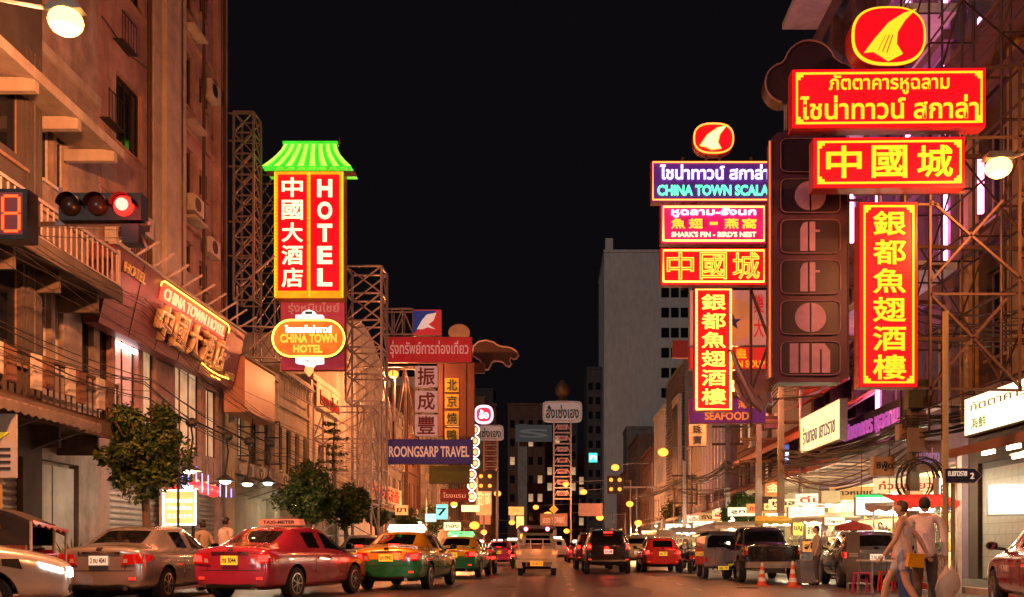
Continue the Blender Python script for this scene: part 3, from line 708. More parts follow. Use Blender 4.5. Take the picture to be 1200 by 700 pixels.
# further right-hand row
lab = ['brown shophouse beyond the red tiled roofs', 'mauve panelled shophouse with pale upright fins above the tree', 'cream shophouse behind the round tree on the right', 'grey louvred building with a framed portrait poster',
       'white banded building past the louvred one', 'dim brown shophouse on the right before the tall blank tower', 'far right shophouse with dark upper floors', 'last shophouse on the right before the street bends']
u = 47.; info = [(9, 13.5, BROWNPL, 3), (9, 12.5, PURP, 2), (7, 9.5, CREAM, 1), (11, 17, GREYPL, 0), (9, 15, WHITEPL, 2), (12, 12, BROWNPL, 2), (14, 15, DARKPL, 3), (18, 12, BROWNPL, 2)]
for i, (Wd, H, mt_, fl) in enumerate(info):
    b = shophouse('shophouse', lab[i], u, Wd, H, mt_, fl, 2.2, side='R', seed=50+i, detail=1 if i < 5 else 0, x=12-.25*i, group='shophouses further down the right side', lit=.35, out=2.0, aw=[CANVAS, ROOFRED, CANVAS, AWN, CANVAS][i % 5])
    if i == 1:
        for k in range(7): G().b(.6+k*1.2, .85+k*1.2, -.5, -.25, 5, 11.8).obj('fin', PALESTEEL, b)
    if i == 3:
        for k in range(44): G().b(.2, Wd-.2, -.3, -.18, 3.8+k*.29, 3.92+k*.29).obj('louvre', STEEL, b)
        G().b(6.6, 10.6, -.6, -.32, 4.6, 14.2).obj('poster_frame', COLUMNM, b)
        G().b(7.0, 10.2, -.64, -.602, 5.0, 13.4).obj('poster', mat('dark_portrait_poster', (.09, .07, .06), .4, var=.8, scale=.7), b)
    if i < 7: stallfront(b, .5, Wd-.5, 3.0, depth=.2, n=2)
    u += Wd + .02

# ---------------------------------------------------------------- tall far buildings
def block(name, label, x0, y0, W, D, H, mt, cols, rows, zb=6, win=(.9, 1.5), cat='building', colrange=None, lit=.06, seed=0):
    rnd = random.Random(seed); b = thing(name, label, cat, (x0, y0, 0)); holes = []
    c0, c1 = colrange or (0, W)
    for i in range(cols):
        for j in range(rows):
            cx = c0 + (c1-c0)*(i+.5)/cols; cz = zb + (H-zb-2)*(j+.5)/rows
            holes.append((cx-win[0]/2, cx+win[0]/2, cz-win[1]/2, cz+win[1]/2))
    g = G(); wall_grid(g, 0, W, 0, H, holes, body=D, depth=.3); g.obj('wall', mt, b)
    me = G().b(-win[0]/2, win[0]/2, .2, .26, -win[1]/2, win[1]/2).mesh('window', GLASSD); ml = G().b(-win[0]/2, win[0]/2, .2, .26, -win[1]/2, win[1]/2).mesh('window', LITIN2)
    for h in holes: inst(ml if rnd.random() < lit else me, 'window', b, ((h[0]+h[1])/2, 0, (h[2]+h[3])/2))
    G().b(-.1, W+.1, -.15, D+.1, H, H+.5).obj('parapet', mt, b)
    return b
TOWERM = mat('tower_render', (.74, .70, .68), .85, scale=.15, stain=.25, var=.12)
block('tall_blank_tower', 'tall pale tower with blank side wall and one column of windows at its right', 10.2, 170, 17.5, 20, 60, TOWERM, 3, 13, zb=6, win=(1.6, 2.0), colrange=(11.2, 17), lit=0)
G().b(.3, 1.8, .5, 2, 60.5, 63).obj('roof_hut', TOWERM, bpy.data.objects['tall_blank_tower'])
block('dark_slab_building', 'narrow dark building against the left side of the tall pale tower', 7.0, 176, 3.1, 16, 38, DARKPL, 2, 10, lit=.1)
block('grey_stepped_building', 'low grey stepped building in front of the tall pale tower', 13., 150, 12, 8, 22, GREYPL, 5, 4, lit=.15)
far = [(-19, 150, 9, 26, BROWNPL, 'far dark brown block left of the street end'), (-9.8, 185, 8, 32, BROWNPL, 'far brown block with a pale central strip at the street end'), (-1.6, 190, 7, 29, DARKPL, 'far dark block behind the lattice sign tower'),
       (-26, 200, 12, 38, DARKPL, 'distant dark block with dim windows behind the left row'), (5.5, 195, 8, 22, BROWNPL, 'far brown block right of the lattice sign tower'), (-40, 180, 12, 30, GREYPL, 'distant grey block behind the left shophouses')]
for i, (x, y, W, H, m_, l) in enumerate(far):
    b = block('far_building', l, x, y, W, 8, H, m_, 4, 6, win=(1., 1.7), group='dark blocks closing the street', seed=i, lit=.25) if 0 else block('far_building', l, x, y, W, 8, H, m_, 4, 6, win=(1., 1.7), seed=i, lit=.26)
    b['group'] = 'dark blocks closing the street'
G().b(2.2, 4.2, -.2, -.01, 2, 28).obj('pale_strip', PLASTER, bpy.data.objects['far_building.001'])
# ---------------------------------------------------------------- hanging street signs
def border(par, W, H, y, mt, inset=.07, w=.035, corner=True, name='border'):
    g = G(); i = inset
    for a, b_, c, d in ((i, W-i, i, i+w), (i, W-i, H-i-w, H-i), (i, i+w, i+w, H-i-w), (W-i-w, W-i, i+w, H-i-w)): g.b(a, b_, y-.012, y, c, d)
    if corner:
        for sx in (0, 1):
            for sz in (0, 1):
                for k in range(2):
                    s = (.10-.05*k); x0 = i+w if not sx else W-i-w-s; z0 = i+w+.05*k if not sz else H-i-w-.05*(k+1)
                    g.b(x0, x0+s, y-.012, y, z0, z0+.05)
    return g.obj(name, mt, par)
def red_sign(name, label, px0, px1, py0, py1, Y, D=.28, rz=0, face=SIGNRED, edge=None, corner=True, group=None):
    a = P(px0, py1, Y); c = P(px1, py0, Y); W = c.x-a.x; H = c.z-a.z
    t = thing(name, label, 'sign', a, rz, group)
    G().b(0, W, 0, D, 0, H).obj('box', edge or mat('red_sign_case', (.30, .015, .015), .4), t)
    G().b(.015, W-.015, -.02, -.002, .015, H-.015).obj('face_panel', face, t)
    if corner is not None: border(t, W, H, -.022, SIGNYEL, corner=corner)
    return t, W, H
def shark_fin(par, cx, cz, s, y, mt):
    pts = [(-.62, -.42), (-.38, -.10), (-.05, .28), (.30, .50), (.60, .60), (.34, .34), (.16, .05), (.14, -.22), (.28, -.45), (-.05, -.62), (-.20, -.52), (-.40, -.40)]
    o = G().poly([(cx+x*s, cz+z*s) for x, z in pts], y-.02, y).obj('fin_emblem', mt, par)
    for k in range(3): G().bar((cx+(-.30+.1*k)*s, y-.026, cz+(-.38-.03*k)*s), (cx+(-.12+.08*k)*s, y-.026, cz+(-.02)*s), .018, .01).obj('fin_line', SIGNRED, par)
def oval(rx, rz, n=40): return [(rx*math.cos(2*math.pi*k/n), rz*math.sin(2*math.pi*k/n)) for k in range(n)]
def squircle(rx, rz, n=48, p=2.6):
    r = []
    for k in range(n):
        a = 2*math.pi*k/n; c, s = math.cos(a), math.sin(a)
        r.append((rx*math.copysign(abs(c)**(2/p), c), rz*math.copysign(abs(s)**(2/p), s)))
    return r
# near group (right)
c = P(1041, 43, 16); t = thing('shark_fin_sign', 'large red oval sign with a yellow shark fin, topmost of the near right-hand signs', 'sign', c)
G().poly(squircle(.70, .56), 0, .3).obj('box', MATS.get('red_sign_case') or mat('red_sign_case', (.30, .015, .015), .4), t)
G().poly(squircle(.69, .55), -.03, -.002).obj('rim', SIGNYEL, t); G().poly(squircle(.645, .505), -.05, -.031).obj('face_panel', SIGNRED, t)
shark_fin(t, .02, 0, .80, -.052, SIGNYEL)
for x in (-.3, .3): G().b(x-.03, x+.03, .1, .16, -.85, -.50).obj('post', RUST, t)
t, W, H = red_sign('thai_name_sign', 'wide red sign with two lines of yellow Thai lettering under the near shark fin oval', 928, 1153, 82, 151, 16, rz=R(-1))
text('ภัตตาคารหูฉลาม', t, (W*.19, W*.81, H*.56, H*.90), -.024, SIGNYEL, bold=.012); text('ไชน่าทาวน์ สกาล่า', t, (W*.04, W*.96, H*.14, H*.54), -.024, SIGNYEL, bold=.016)
t, W, H = red_sign('chinese_name_sign', 'red sign with three yellow Chinese characters directly under the wide Thai sign', 953, 1129, 162, 221, 16, rz=R(-1))
chars('中國城', t, (W*.05, W*.95, H*.1, H*.92), -.024, SIGNYEL, fill=.78, bold=.03)
t, W, H = red_sign('vertical_red_sign', 'tall vertical red sign with six yellow Chinese characters, nearest on the right', 1007, 1075, 237, 454, 16, rz=R(0))
chars('銀都魚翅酒樓', t, (W*.18, W*.84, H*.03, H*.96), -.024, SIGNYEL, vertical=True, fill=.86, bold=.026)
# support frame of the near signs
t = thing('sign_scaffold', 'rusty steel frame carrying the near red restaurant signs out over the pavement', 'frame', (0, 16.3, 0))
def PF(px, py, Y=16.35): v = P(px, py, Y); return (v.x, Y-16.3, v.z)
for a, b_ in (((1153, 80), (1200, 76)), ((1129, 162), (1210, 160)), ((1075, 455), (1215, 458)), ((1090, 80), (1090, 462)), ((960, 152), (1153, 152)), ((1000, 228), (1130, 226)), ((1090, 235), (1200, 330)), ((1090, 330), (1175, 235)), ((1090, 345), (1190, 345)), ((1090, 345), (1200, 458)), ((1090, 455), (1180, 350)), ((1075, 240), (1100, 240)), ((1195, 78), (1195, 458)), ((965, 150), (965, 165)), ((1040, 150), (1040, 165)), ((1110, 150), (1110, 165)), ((1030, 220), (1030, 240)), ((1060, 220), (1060, 240))):
    G().bar(PF(*a), PF(*b_), .045, .045).obj('bar', RUST, t)
for y in (100, 150, 228, 300, 360, 455):
    G().bar(PF(1195, y), (12.0, 1.2, PF(1195, y)[2]), .06).obj('bar', RUST, t)

# dark unlit neon column sign
a = P(905, 448, 18.3); c = P(993, 155, 18.3); W = c.x-a.x; H = c.z-a.z
DK = mat('unlit_sign_face', (.024, .008, .020), .45, scale=2); DKC = mat('unlit_sign_case', (.075, .020, .048), .5, scale=3)
FADED = mat('unlit_pink_acrylic', (.36, .20, .33), .5, scale=3); TUBE = mat('unlit_tube', (.24, .13, .18), .35, var=0)
t = thing('dark_column_sign', 'tall unlit column sign of framed panels with pale split circles, beside the near red signs', 'sign', a)
rp = [(.0, .12), (.12, 0), (W-.12, 0), (W, .12), (W, H-.12), (W-.12, H), (.12, H), (0, H-.12)]
G().poly(rp, 0, .45).obj('case', DKC, t)
n = 6; ch = (H-.15)/n
for k in range(n):
    z0 = .12 + k*ch; z1 = z0+ch-.10
    o = G().poly([(x*(W-.3)/2+W/2, z*(z1-z0)/2+(z0+z1)/2) for x, z in squircle(1, 1, 32, 8)], -.03, -.002).obj('panel', DK, t)
    G().tube([(x*(W-.34)/2+W/2, -.05, z*(z1-z0-.05)/2+(z0+z1)/2) for x, z in squircle(1, 1, 40, 8)+[(1, 0)]], .012).obj('neon_tube', TUBE, o)
    cx, cz, r = W/2, (z0+z1)/2, ch*.36
    kind = [3, 0, 1, 1, 0, 2][k]
    if kind == 0:
        for s in (-1, 1): G().poly([(cx+s*(.02+r*math.sin(a)), cz+r*math.cos(a)) for a in [math.pi*q/14 for q in range(15)]], -.055, -.031).obj('half_disc', FADED, o)
    elif kind == 3:
        G().poly([(cx-.44, cz-r), (cx-.03, cz-r), (cx-.03, cz+r), (cx-.44, cz+r)], -.055, -.031).obj('letter_block', FADED, o)
        G().poly([(cx+.03, cz-r), (cx+.42, cz-r), (cx+.42, cz+r*.5), (cx+.3, cz+r), (cx+.03, cz+r)], -.055, -.031).obj('letter_block', FADED, o)
        G().b(cx-.26, cx-.22, -.06, -.0552, cz-r, cz+r).obj('letter_gap', DK, o); G().b(cx+.2, cx+.24, -.06, -.0552, cz-r, cz+r*.6).obj('letter_gap', DK, o)
    elif kind == 1:
        G().poly([(cx-.22, cz-r), (cx-.06, cz-r), (cx-.06, cz+r), (cx-.16, cz+r*.9), (cx-.22, cz+r*.5)], -.055, -.031).obj('letter_block', FADED, o)
        G().poly([(cx-.02, cz-r), (cx+.10, cz-r), (cx+.10, cz+r*.3), (cx+.2, cz+r*.3), (cx+.2, cz+r*.45), (cx+.1, cz+r*.45), (cx+.1, cz+r), (cx-.02, cz+r)], -.055, -.031).obj('letter_block', FADED, o)
    else:
        G().poly([(cx+s_*r*1.1*math.sin(a)+.1, cz+r*math.cos(a)) for s_ in (1,) for a in [math.pi*q/14 for q in range(15)]], -.055, -.031).obj('half_disc', FADED, o)
G().bar((-.06, -.02, .1), (-.06, -.02, H-.2), .03).obj('neon_tube', glow('dim_orange_tube', (1, .22, .05), .9), t)
G().b(W, W+.03, -.02, .02, .1, H-.1).obj('trim', RUST, t)
for z in (1, 3, 5): G().bar((W, .2, z), (12-a.x, .5, z), .08).obj('arm', RUST, t)
# cloud shaped dark sign on its top
c0 = P(950, 95, 18.2); t = thing('dark_cloud_sign', 'unlit dark cloud-shaped sign with three humps behind the wide red Thai sign', 'sign', c0)
pts = []
for cx, cz, r, a0, a1 in ((-.55, -.05, .42, 300, 100), (-.02, .30, .55, 165, 20), (.62, .02, .36, 85, -100)):
    aa0, aa1 = (R(260), R(100)) if cx < -.1 else (R(a0), R(a1))
    for q in range(11): a = aa0 + (aa1-aa0)*q/10; pts.append((cx+r*math.cos(a), cz+r*math.sin(a)))
G().poly(pts, 0, .35).obj('case', DK, t); G().tube([(x*1.0, -.03, z*1.0) for x, z in pts], .022).obj('neon_tube', TUBE, t)
for x in (-.5, .4): G().b(x-.03, x+.03, .1, .16, -1.0, -.4).obj('post', STEEL, t)

# neon group further off (right of the middle)
def neon_rect(par, W, H, y, mt, i=.05, r=.022, k=1):
    for q in range(k):
        j = i+q*.09; G().tube([(j, y, j), (W-j, y, j), (W-j, y, H-j), (j, y, H-j), (j, y, j)], r).obj('neon_border', mt, par)
Y = 25
c = P(836, 163, Y); t = thing('neon_shark_fin_sign', 'small neon-outlined red oval with a white-orange shark fin above the purple neon signs', 'sign', c)
G().poly(squircle(.60, .46), 0, .25).obj('box', mat('red_sign_case', (.3, .015, .015)), t); G().poly(squircle(.58, .44), -.02, -.002).obj('face_panel', SIGNRED2, t)
G().tube([(x, -.05, z) for x, z in squircle(.57, .43, 40)+[(.57, 0)]], .024).obj('neon_border', NEONO, t)
pts = [(-.40, -.22), (-.18, .10), (.12, .30), (.40, .38), (.18, .12), (.12, -.12), (.22, -.30), (-.06, -.34), (-.22, -.26), (-.40, -.22)]
G().poly(pts[:-1], -.04, -.021).obj('fin_emblem', mat('white_fin', (.8, .7, .6), var=0, emis=(1, .62, .4), es=1.3), t); G().tube([(x, -.06, z) for x, z in pts], .018).obj('neon_outline', NEONO, t)
for x in (-.2, .2): G().b(x-.03, x+.03, .08, .14, -.62, -.40).obj('post', RUST, t)
PURPF = glow('violet_lit_panel', (.10, .02, .22), .6, .3); MAGF = glow('magenta_lit_panel', (.75, .01, .12), .9, .4)
t, W, H = red_sign('scala_neon_sign', 'wide neon sign with violet Thai script over a line of green English letters', 763, 905, 189, 237, Y, face=PURPF, corner=None)
neon_rect(t, W, H, -.05, NEONO); text('ไชน่าทาวน์ สกาล่า', t, (W*.07, W*.97, H*.53, H*.90), -.06, NEONW, neon=.028); text('CHINA TOWN SCALA', t, (W*.05, W*.97, H*.14, H*.40), -.06, NEONG, neon=.035)
t, W, H = red_sign('magenta_neon_sign', 'magenta neon sign with white Thai script, yellow Chinese characters and a small green line', 774, 898, 240, 286, Y, face=MAGF, corner=None)
neon_rect(t, W, H, -.05, NEONY, i=.08); text('หูฉลาม-รังนก', t, (W*.1, W*.9, H*.66, H*.90), -.06, NEONW, neon=.03)
chars('魚翅-燕窩', t, (W*.08, W*.92, H*.34, H*.66), -.06, glow('sign_gold', (1., .5, .03), 1.6), fill=.8, bold=.03, ); text("SHARK'S FIN - BIRD'S NEST", t, (W*.1, W*.9, H*.16, H*.29), -.06, glow('neon_pale_green', (.6, 1, .5), 1.6), bold=.02)
t, W, H = red_sign('chinese_neon_sign', 'red neon sign with three outlined Chinese characters, third of the middle group', 774, 898, 291, 334, Y, face=SIGNRED2, corner=None)
neon_rect(t, W, H, -.05, NEONY, i=.08)
for i, ch_ in enumerate('中國城'):
    x0 = W*(.06+.31*i); text(ch_, t, (x0, x0+W*.25, H*.14, H*.86), -.03, mat('dull_gold', (.5, .15, .02), emis=(1, .18, .02), es=.9, var=0), name='character', bold=.02)
    text(ch_, t, (x0-.01, x0+W*.25+.01, H*.13, H*.87), -.07, glow('neon_gold', (1., .42, .04), 2.6), name='neon_character', neon=.016)
t, W, H = red_sign('vertical_neon_sign', 'tall vertical red neon sign with six characters, the smaller and more distant of two', 814, 858, 338, 482, Y, face=SIGNRED2, corner=None)
neon_rect(t, W, H, -.05, NEONY, i=.05, r=.03); chars('銀都魚翅酒樓', t, (W*.12, W*.88, H*.04, H*.96), -.05, glow('sign_gold_bright', (1., .62, .08), 2.2), vertical=True, fill=.85, bold=.03)
t = thing('sign_scaffold', 'steel ladder frame holding the middle group of neon restaurant signs', 'frame', (0, 25.4, 0))
def PG(px, py, Y=25.4): v = P(px, py, Y); return (v.x, Y-25.4, v.z)
for a, b_ in (((800, 185), (800, 340)), ((880, 185), (880, 500)), ((902, 190), (902, 470)), ((805, 235), (1010, 235)), ((780, 288), (1010, 288)), ((800, 336), (1010, 336)), ((800, 238), (880, 288)), ((880, 340), (902, 400)), ((902, 400), (880, 460))):
    G().bar(PG(*a), PG(*b_), .07).obj('bar', RUST, t)
# signs behind the middle group
t, W, H = red_sign('faded_pink_sign', 'faded pink sign with an orange disc, partly hidden behind the vertical neon sign', 808, 898, 340, 405, 29, face=mat('faded_pink', (.55, .28, .22), .6, scale=2, emis=(1, .35, .22), es=.30), corner=None, edge=STEEL)
G().poly([(W*.6+x, H*.45+z) for x, z in oval(.62, .72, 28)], -.03, -.021).obj('disc', mat('orange_disc', (.6, .25, .08), emis=(1, .35, .1), es=.3, var=0), t)
st = [((.30 if k % 2 == 0 else .12)*math.sin(math.pi*k/5), (.30 if k % 2 == 0 else .12)*math.cos(math.pi*k/5)) for k in range(10)]
G().poly([(W*.56+x, H*.42+z) for x, z in st], -.04, -.031).obj('star', mat('blue_print', (.05, .06, .3), var=0), t)
chars('樂大', t, (W*.82, W*.98, H*.1, H*.95), -.03, mat('red_print', (.6, .02, .03), .5, var=0, emis=(1, .03, .03), es=.3), vertical=True, bold=.02)
t, W, H = red_sign('red_banner_sign', 'red sign with a faded orange character and cut-off lettering below the faded pink sign', 808, 898, 407, 433, 28.6, face=mat('red_painted_sign', (.55, .03, .02), .5, emis=(1, .03, .02), es=.4, var=.2), corner=None)
chars('皇', t, (W*.58, W*.76, H*.45, H*.98), -.03, SIGNAMB, bold=.02); text('FIN SOUP', t, (W*.55, W*.98, H*.08, H*.40), -.03, SIGNAMB, bold=.02)
t, W, H = red_sign('seafood_sign', 'purple sign with orange SEAFOOD lettering below the vertical neon sign', 808, 897, 467, 496, 27.5, face=mat('purple_painted_sign', (.13, .03, .14), .5, emis=(.4, .03, .3), es=.22, var=.2), corner=None)
text('SEAFOOD', t, (W*.20, W*.78, H*.12, H*.45), -.03, mat('orange_print', (.8, .25, .03), emis=(1, .25, .03), es=.6, var=0), bold=.025); chars('海鮮', t, (W*.62, W*.92, H*.55, H*.95), -.03, MATS['orange_print'], bold=.02)
t, W, H = red_sign('small_dark_red_sign', 'small blank dark red sign to the left of the vertical neon sign', 789, 813, 399, 419, 30, face=mat('dark_red_sign', (.25, .03, .03), .6), corner=None)
t, W, H = red_sign('tan_vertical_sign', 'small tan vertical sign with two dark characters below the purple seafood sign', 807, 828, 496, 523, 33, face=mat('tan_sign', (.45, .28, .14), .6, emis=(1, .5, .2), es=.15), corner=None)
chars('珠寶', t, (W*.2, W*.8, .05, H*.95), -.03, INK, vertical=True, bold=.02)
t, W, H = red_sign('dark_tan_sign', 'brown hanging sign board behind the middle signs, below the street lamp', 862, 897, 430, 462, 31, face=mat('brown_board', (.28, .13, .08), .6), corner=None)
# saxophone sign outline (unlit)
c = P(885, 455, 22); t = thing('saxophone_sign', 'unlit grey saxophone-shaped sign beside the lower end of the vertical neon sign', 'sign', c)
G().tube([(-.60, 0, .95), (-.45, 0, .55), (-.22, 0, .05), (.0, 0, -.35), (.18, 0, -.50), (.28, 0, -.40), (.22, 0, -.15)], [.05, .07, .10, .14, .16, .18, .22], 8).obj('horn', mat('sax_grey', (.26, .17, .18), .4, .5, scale=6), t, smooth=True)
G().tube([(-.60, 0, .95), (-.68, 0, .98), (-.72, 0, .90)], .03).obj('mouthpiece', BLACK, t)
G().tube([(-.5, .0, .12), (-.36, 0, -.2), (-.15, 0, -.45)], .08).obj('side_pipe', MATS['sax_grey'], t)
G().bar((0, .1, -.3), (1.9, .5, -.1), .05).obj('arm', RUST, t)

# ---------------------------------------------------------------- hotel sign on the left
Y = 32; a = P(322, 350, Y); c = P(403, 201, Y); W = c.x-a.x; H = c.z-a.z
t = thing('hotel_pagoda_sign', 'tall red and amber hotel sign with white lettering and a glowing green pagoda roof', 'sign', a)
G().b(0, W, 0, .5, 0, H).obj('box', mat('amber_case', (.5, .2, .02), .4), t)
G().b(.02, W-.02, -.03, -.002, .02, H-.02).obj('face_panel', SIGNAMB, t)
for x0 in (.14, W/2+.06): G().b(x0, x0+W/2-.22, -.06, -.031, .28, H-.14).obj('red_panel', SIGNRED, t)
for x0 in (0, W/2, W-.05): G().b(x0, x0+.04, -.07, -.061, .04, H-.04).obj('divider', SIGNYEL, t)
ne = glow('cream_letters', (1., .85, .45), 1.7)
chars('中國大酒店', t, (.22, W/2-.16, .34, H-.2), -.075, ne, vertical=True, fill=.86, bold=.022)
for i, l in enumerate('HOTEL'):
    hh = (H-.6)/5; text(l, t, (W/2+.32, W-.42, H-.28-hh*(i+1)+.12, H-.28-hh*i-.05), -.075, ne, name='letter', bold=.035)
NEONDOT = G()
me = G().box((0, 0, 0), (.02, .02, .06)).mesh('bulb', SIGNYEL)
for i in range(34):
    for x in (.07, W-.08): inst(me, 'bulb', t, (x, -.07, .12+i*(H-.2)/34))
GREENL = glow('lit_green_tile', (.06, .75, .03), 1.0, .2); GREENY = glow('lit_lime_tile', (.55, 1., .10), 1.15, .1)
rf = thing('pagoda_roof', 'glowing green and lime ribbed pagoda roof on top of the hotel sign', 'roof', (a.x + W/2, Y, a.z+H+.02)); rf.parent = None
for q in (t,): pass
bpy.data.objects.remove(rf)
base = (W/2, .2, H+.03); hb, ht, hh = 1.66, .98, 1.05
ns = 15
for i in range(ns):
    u0, u1 = -1+2*i/ns, -1+2*(i+1)/ns; lit = i % 2 == 0
    g = G(); vs = []
    for k in range(5):
        q = k/4; wv = ht + (hb-ht)*(1-q)**1.6; z = hh*q; yy = -.50*(1-q) - .05
        d = -.04 if lit else 0
        vs += [(base[0]+u0*wv, base[1]+yy+d, base[2]+z), (base[0]+u1*wv, base[1]+yy+d, base[2]+z)]
    g.add(vs, [(2*k, 2*k+1, 2*k+3, 2*k+2) for k in range(4)]); g.obj('roof_rib', GREENY if lit else GREENL, t)
g = G(); vs = []
for k in range(5):
    q = k/4; wv = ht + (hb-ht)*(1-q)**1.6; z = hh*q
    vs += [(base[0]-wv, base[1]-.04-.5*(1-q)+.02, base[2]+z-.01), (base[0]+wv, base[1]-.04-.5*(1-q)+.02, base[2]+z-.01), (base[0]+wv, base[1]+.04+.5*(1-q), base[2]+z-.01), (base[0]-wv, base[1]+.04+.5*(1-q), base[2]+z-.01)]
fs = [(4*k+1, 4*k+2, 4*k+6, 4*k+5) for k in range(4)] + [(4*k+2, 4*k+3, 4*k+7, 4*k+6) for k in range(4)] + [(4*k+3, 4*k, 4*k+4, 4*k+7) for k in range(4)] + [(0, 3, 2, 1), (16, 17, 18, 19)]
g.add(vs, fs); g.obj('roof_core', GREENL, t)
G().b(base[0]-ht-.05, base[0]+ht+.05, .08, .32, base[2]+hh, base[2]+hh+.10).obj('ridge', GREENL, t)
for i in range(9):
    wv = hb; x = base[0]-wv+.1+(2*wv-.2)*i/8; G().poly([(x-.09, base[2]-.02), (x+.09, base[2]-.02), (x, base[2]-.16)], -.36, -.30).obj('eave_tip', GREENL, t)
G().tube([(base[0]+ht, .2, base[2]+hh), (base[0]+ht+.12, .2, base[2]+hh+.12), (base[0]+ht+.1, .2, base[2]+hh+.3)], [.05, .04, .015]).obj('finial', BROWNPL, t)
G().b(-.35, W+.4, .0, .45, H+.0+.002, H+.028).obj('eave_board', BROWNPL, t)
# oval neon hotel sign
t, W2, H2 = red_sign('pink_banner_sign', 'pinkish red painted panel with faint Thai lettering behind the oval neon hotel sign', 329, 404, 353, 434, 32.6, face=mat('pink_red_paint', (.42, .06, .09), .5, scale=2, emis=(1, .06, .1), es=.22), corner=None)
text('รุ่งหมินไชย์', t, (W2*.12, W2*.92, H2*.80, H2*.98), -.03, mat('faint_pink_letters', (.55, .30, .26), emis=(1, .4, .3), es=.2, var=0), bold=.01)
c = P(362, 397, 31); t = thing('oval_neon_hotel_sign', 'orange oval neon sign reading CHINA TOWN HOTEL with white crest above and below', 'sign', c)
def stadium(rx, rz, n=20):
    q = rx-rz; return [(q+rz*math.sin(math.pi*k/n), rz*math.cos(math.pi*k/n)) for k in range(n+1)] + [(-q-rz*math.sin(math.pi*k/n), -rz*math.cos(math.pi*k/n)) for k in range(n+1)]
G().poly(stadium(1.30, .66), 0, .3).obj('box', BROWNPL, t); G().poly(stadium(1.28, .64), -.03, -.002).obj('face_panel', glow('orange_lit_panel', (1., .14, .015), 1.1, .45), t)
sp = stadium(1.30, .66); G().tube([(x, -.06, z) for x, z in sp+[sp[0]]], .035).obj('neon_border', glow('neon_lemon', (1, .72, .08), 3.5), t)
text('โรงแรมไชน่าทาวน์', t, (-.85, .85, .20, .48), -.06, glow('neon_white', (1, .85, .7), 4.), neon=.03)
text('CHINA TOWN', t, (-1.02, 1.02, -.16, .16), -.06, glow('neon_amber', (1, .40, .04), 3.), neon=.022); text('HOTEL', t, (-.55, .5, -.52, -.24), -.06, MATS['neon_amber'], neon=.022)
cw = glow('white_crest_panel', (1., .88, .86), 1.7)
G().poly([(-.48, .68), (-.48, .86), (-.28, .86), (-.2, .98), (.0, 1.05), (.2, .98), (.28, .86), (.5, .86), (.5, .68)], -.02, .2).obj('crest', cw, t)
G().b(-.13, .13, -.04, -.021, .88, .98).obj('crest_badge', mat('teal_badge', (.02, .2, .2), var=0), t)
G().poly([(-.48, -.68), (-.48, -.88), (-.2, -.92), (-.1, -1.02), (.12, -1.02), (.2, -.92), (.5, -.88), (.5, -.68)], -.02, .2).obj('crest', cw, t)
G().poly([(-.13, -1.03), (-.16, -1.18), (-.02, -1.36), (.12, -1.18), (.13, -1.03)], -.02, .15).obj('pendant', glow('orange_pendant', (1, .3, .08), 2), t)
text('NO.1', t, (-.12, .14, -.86, -.76), -.03, mat('red_print', (.6, .02, .03)), bold=.02)

# lattice towers carrying signs
def lattice(name, label, quadpts, w=.08, D=.9, mt=PALESTEEL, bays=8, axis='z', gx=True):
    """box truss from (x0,z0) to (x1,z1) at depth Y: chords, rungs and crossed braces, every bar its own piece"""
    x0, x1, z0, z1, Y = quadpts
    t = thing(name, label, 'steel tower' if axis == 'z' else 'frame', (x0, Y, z0)); W, H = x1-x0, z1-z0
    for x in (0, W):
        for y in (0, D): G().bar((x, y, 0) if axis == 'z' else (0, y, (0 if x == 0 else H)), (x, y, H) if axis == 'z' else (W, y, (0 if x == 0 else H)), w).obj('chord', mt, t)
    for k in range(bays+1):
        q = k/bays
        if axis == 'z':
            z = H*q
            for y in (0, D): G().bar((0, y, z), (W, y, z), w*.7).obj('rung', mt, t)
            for x in (0, W): G().bar((x, 0, z), (x, D, z), w*.7).obj('rung', mt, t)
            if k < bays:
                z2 = H*(k+1)/bays
                G().bar((0, 0, z), (W, 0, z2), w*.6).obj('brace', mt, t); G().bar((W, 0, z), (0, 0, z2), w*.6).obj('brace', mt, t)
                G().bar((0, D, z), (W, D, z2), w*.6).obj('brace', mt, t); G().bar((0, 0, z), (0, D, z2), w*.6).obj('brace', mt, t); G().bar((W, D, z), (W, 0, z2), w*.6).obj('brace', mt, t)
        else:
            x = W*q
            for y in (0, D): G().bar((x, y, 0), (x, y, H), w*.7).obj('rung', mt, t)
            if k < bays:
                x2 = W*(k+1)/bays; zz = (0, H) if k % 2 else (H, 0)
                G().bar((x, 0, zz[0]), (x2, 0, zz[1]), w*.6).obj('brace', mt, t); G().bar((x, D, zz[0]), (x2, D, zz[1]), w*.6).obj('brace', mt, t); G().bar((x, 0, 0), (x, D, H), w*.5).obj('brace', mt, t)
    return t
def LQ(px0, px1, py0, py1, Y): a = P(px0, py1, Y); c = P(px1, py0, Y); return (a.x, c.x, a.z, c.z, Y)
lattice('lattice_tower', 'slim dark lattice tower left of the pagoda hotel sign, against the tall salmon building', LQ(274, 297, 131, 352, 31), .07, .8, STEEL, 9)
lattice('lattice_tower', 'wide steel lattice behind the pagoda hotel sign, its bars showing left of the amber box', LQ(297, 322, 205, 420, 33), .06, .8, STEEL, 6)
t = lattice('lattice_tower', 'broad pale lattice tower with crossed braces just right of the pagoda hotel sign', LQ(405, 447, 312, 470, 36), .09, 1.2, PALESTEEL, 5)
lattice('lattice_tower', 'tall pale lattice scaffold standing on the pavement in front of the white classical building', (-10.8, -8.2, .13, 7.4, 38.5), .08, 1.6, PALESTEEL, 5)
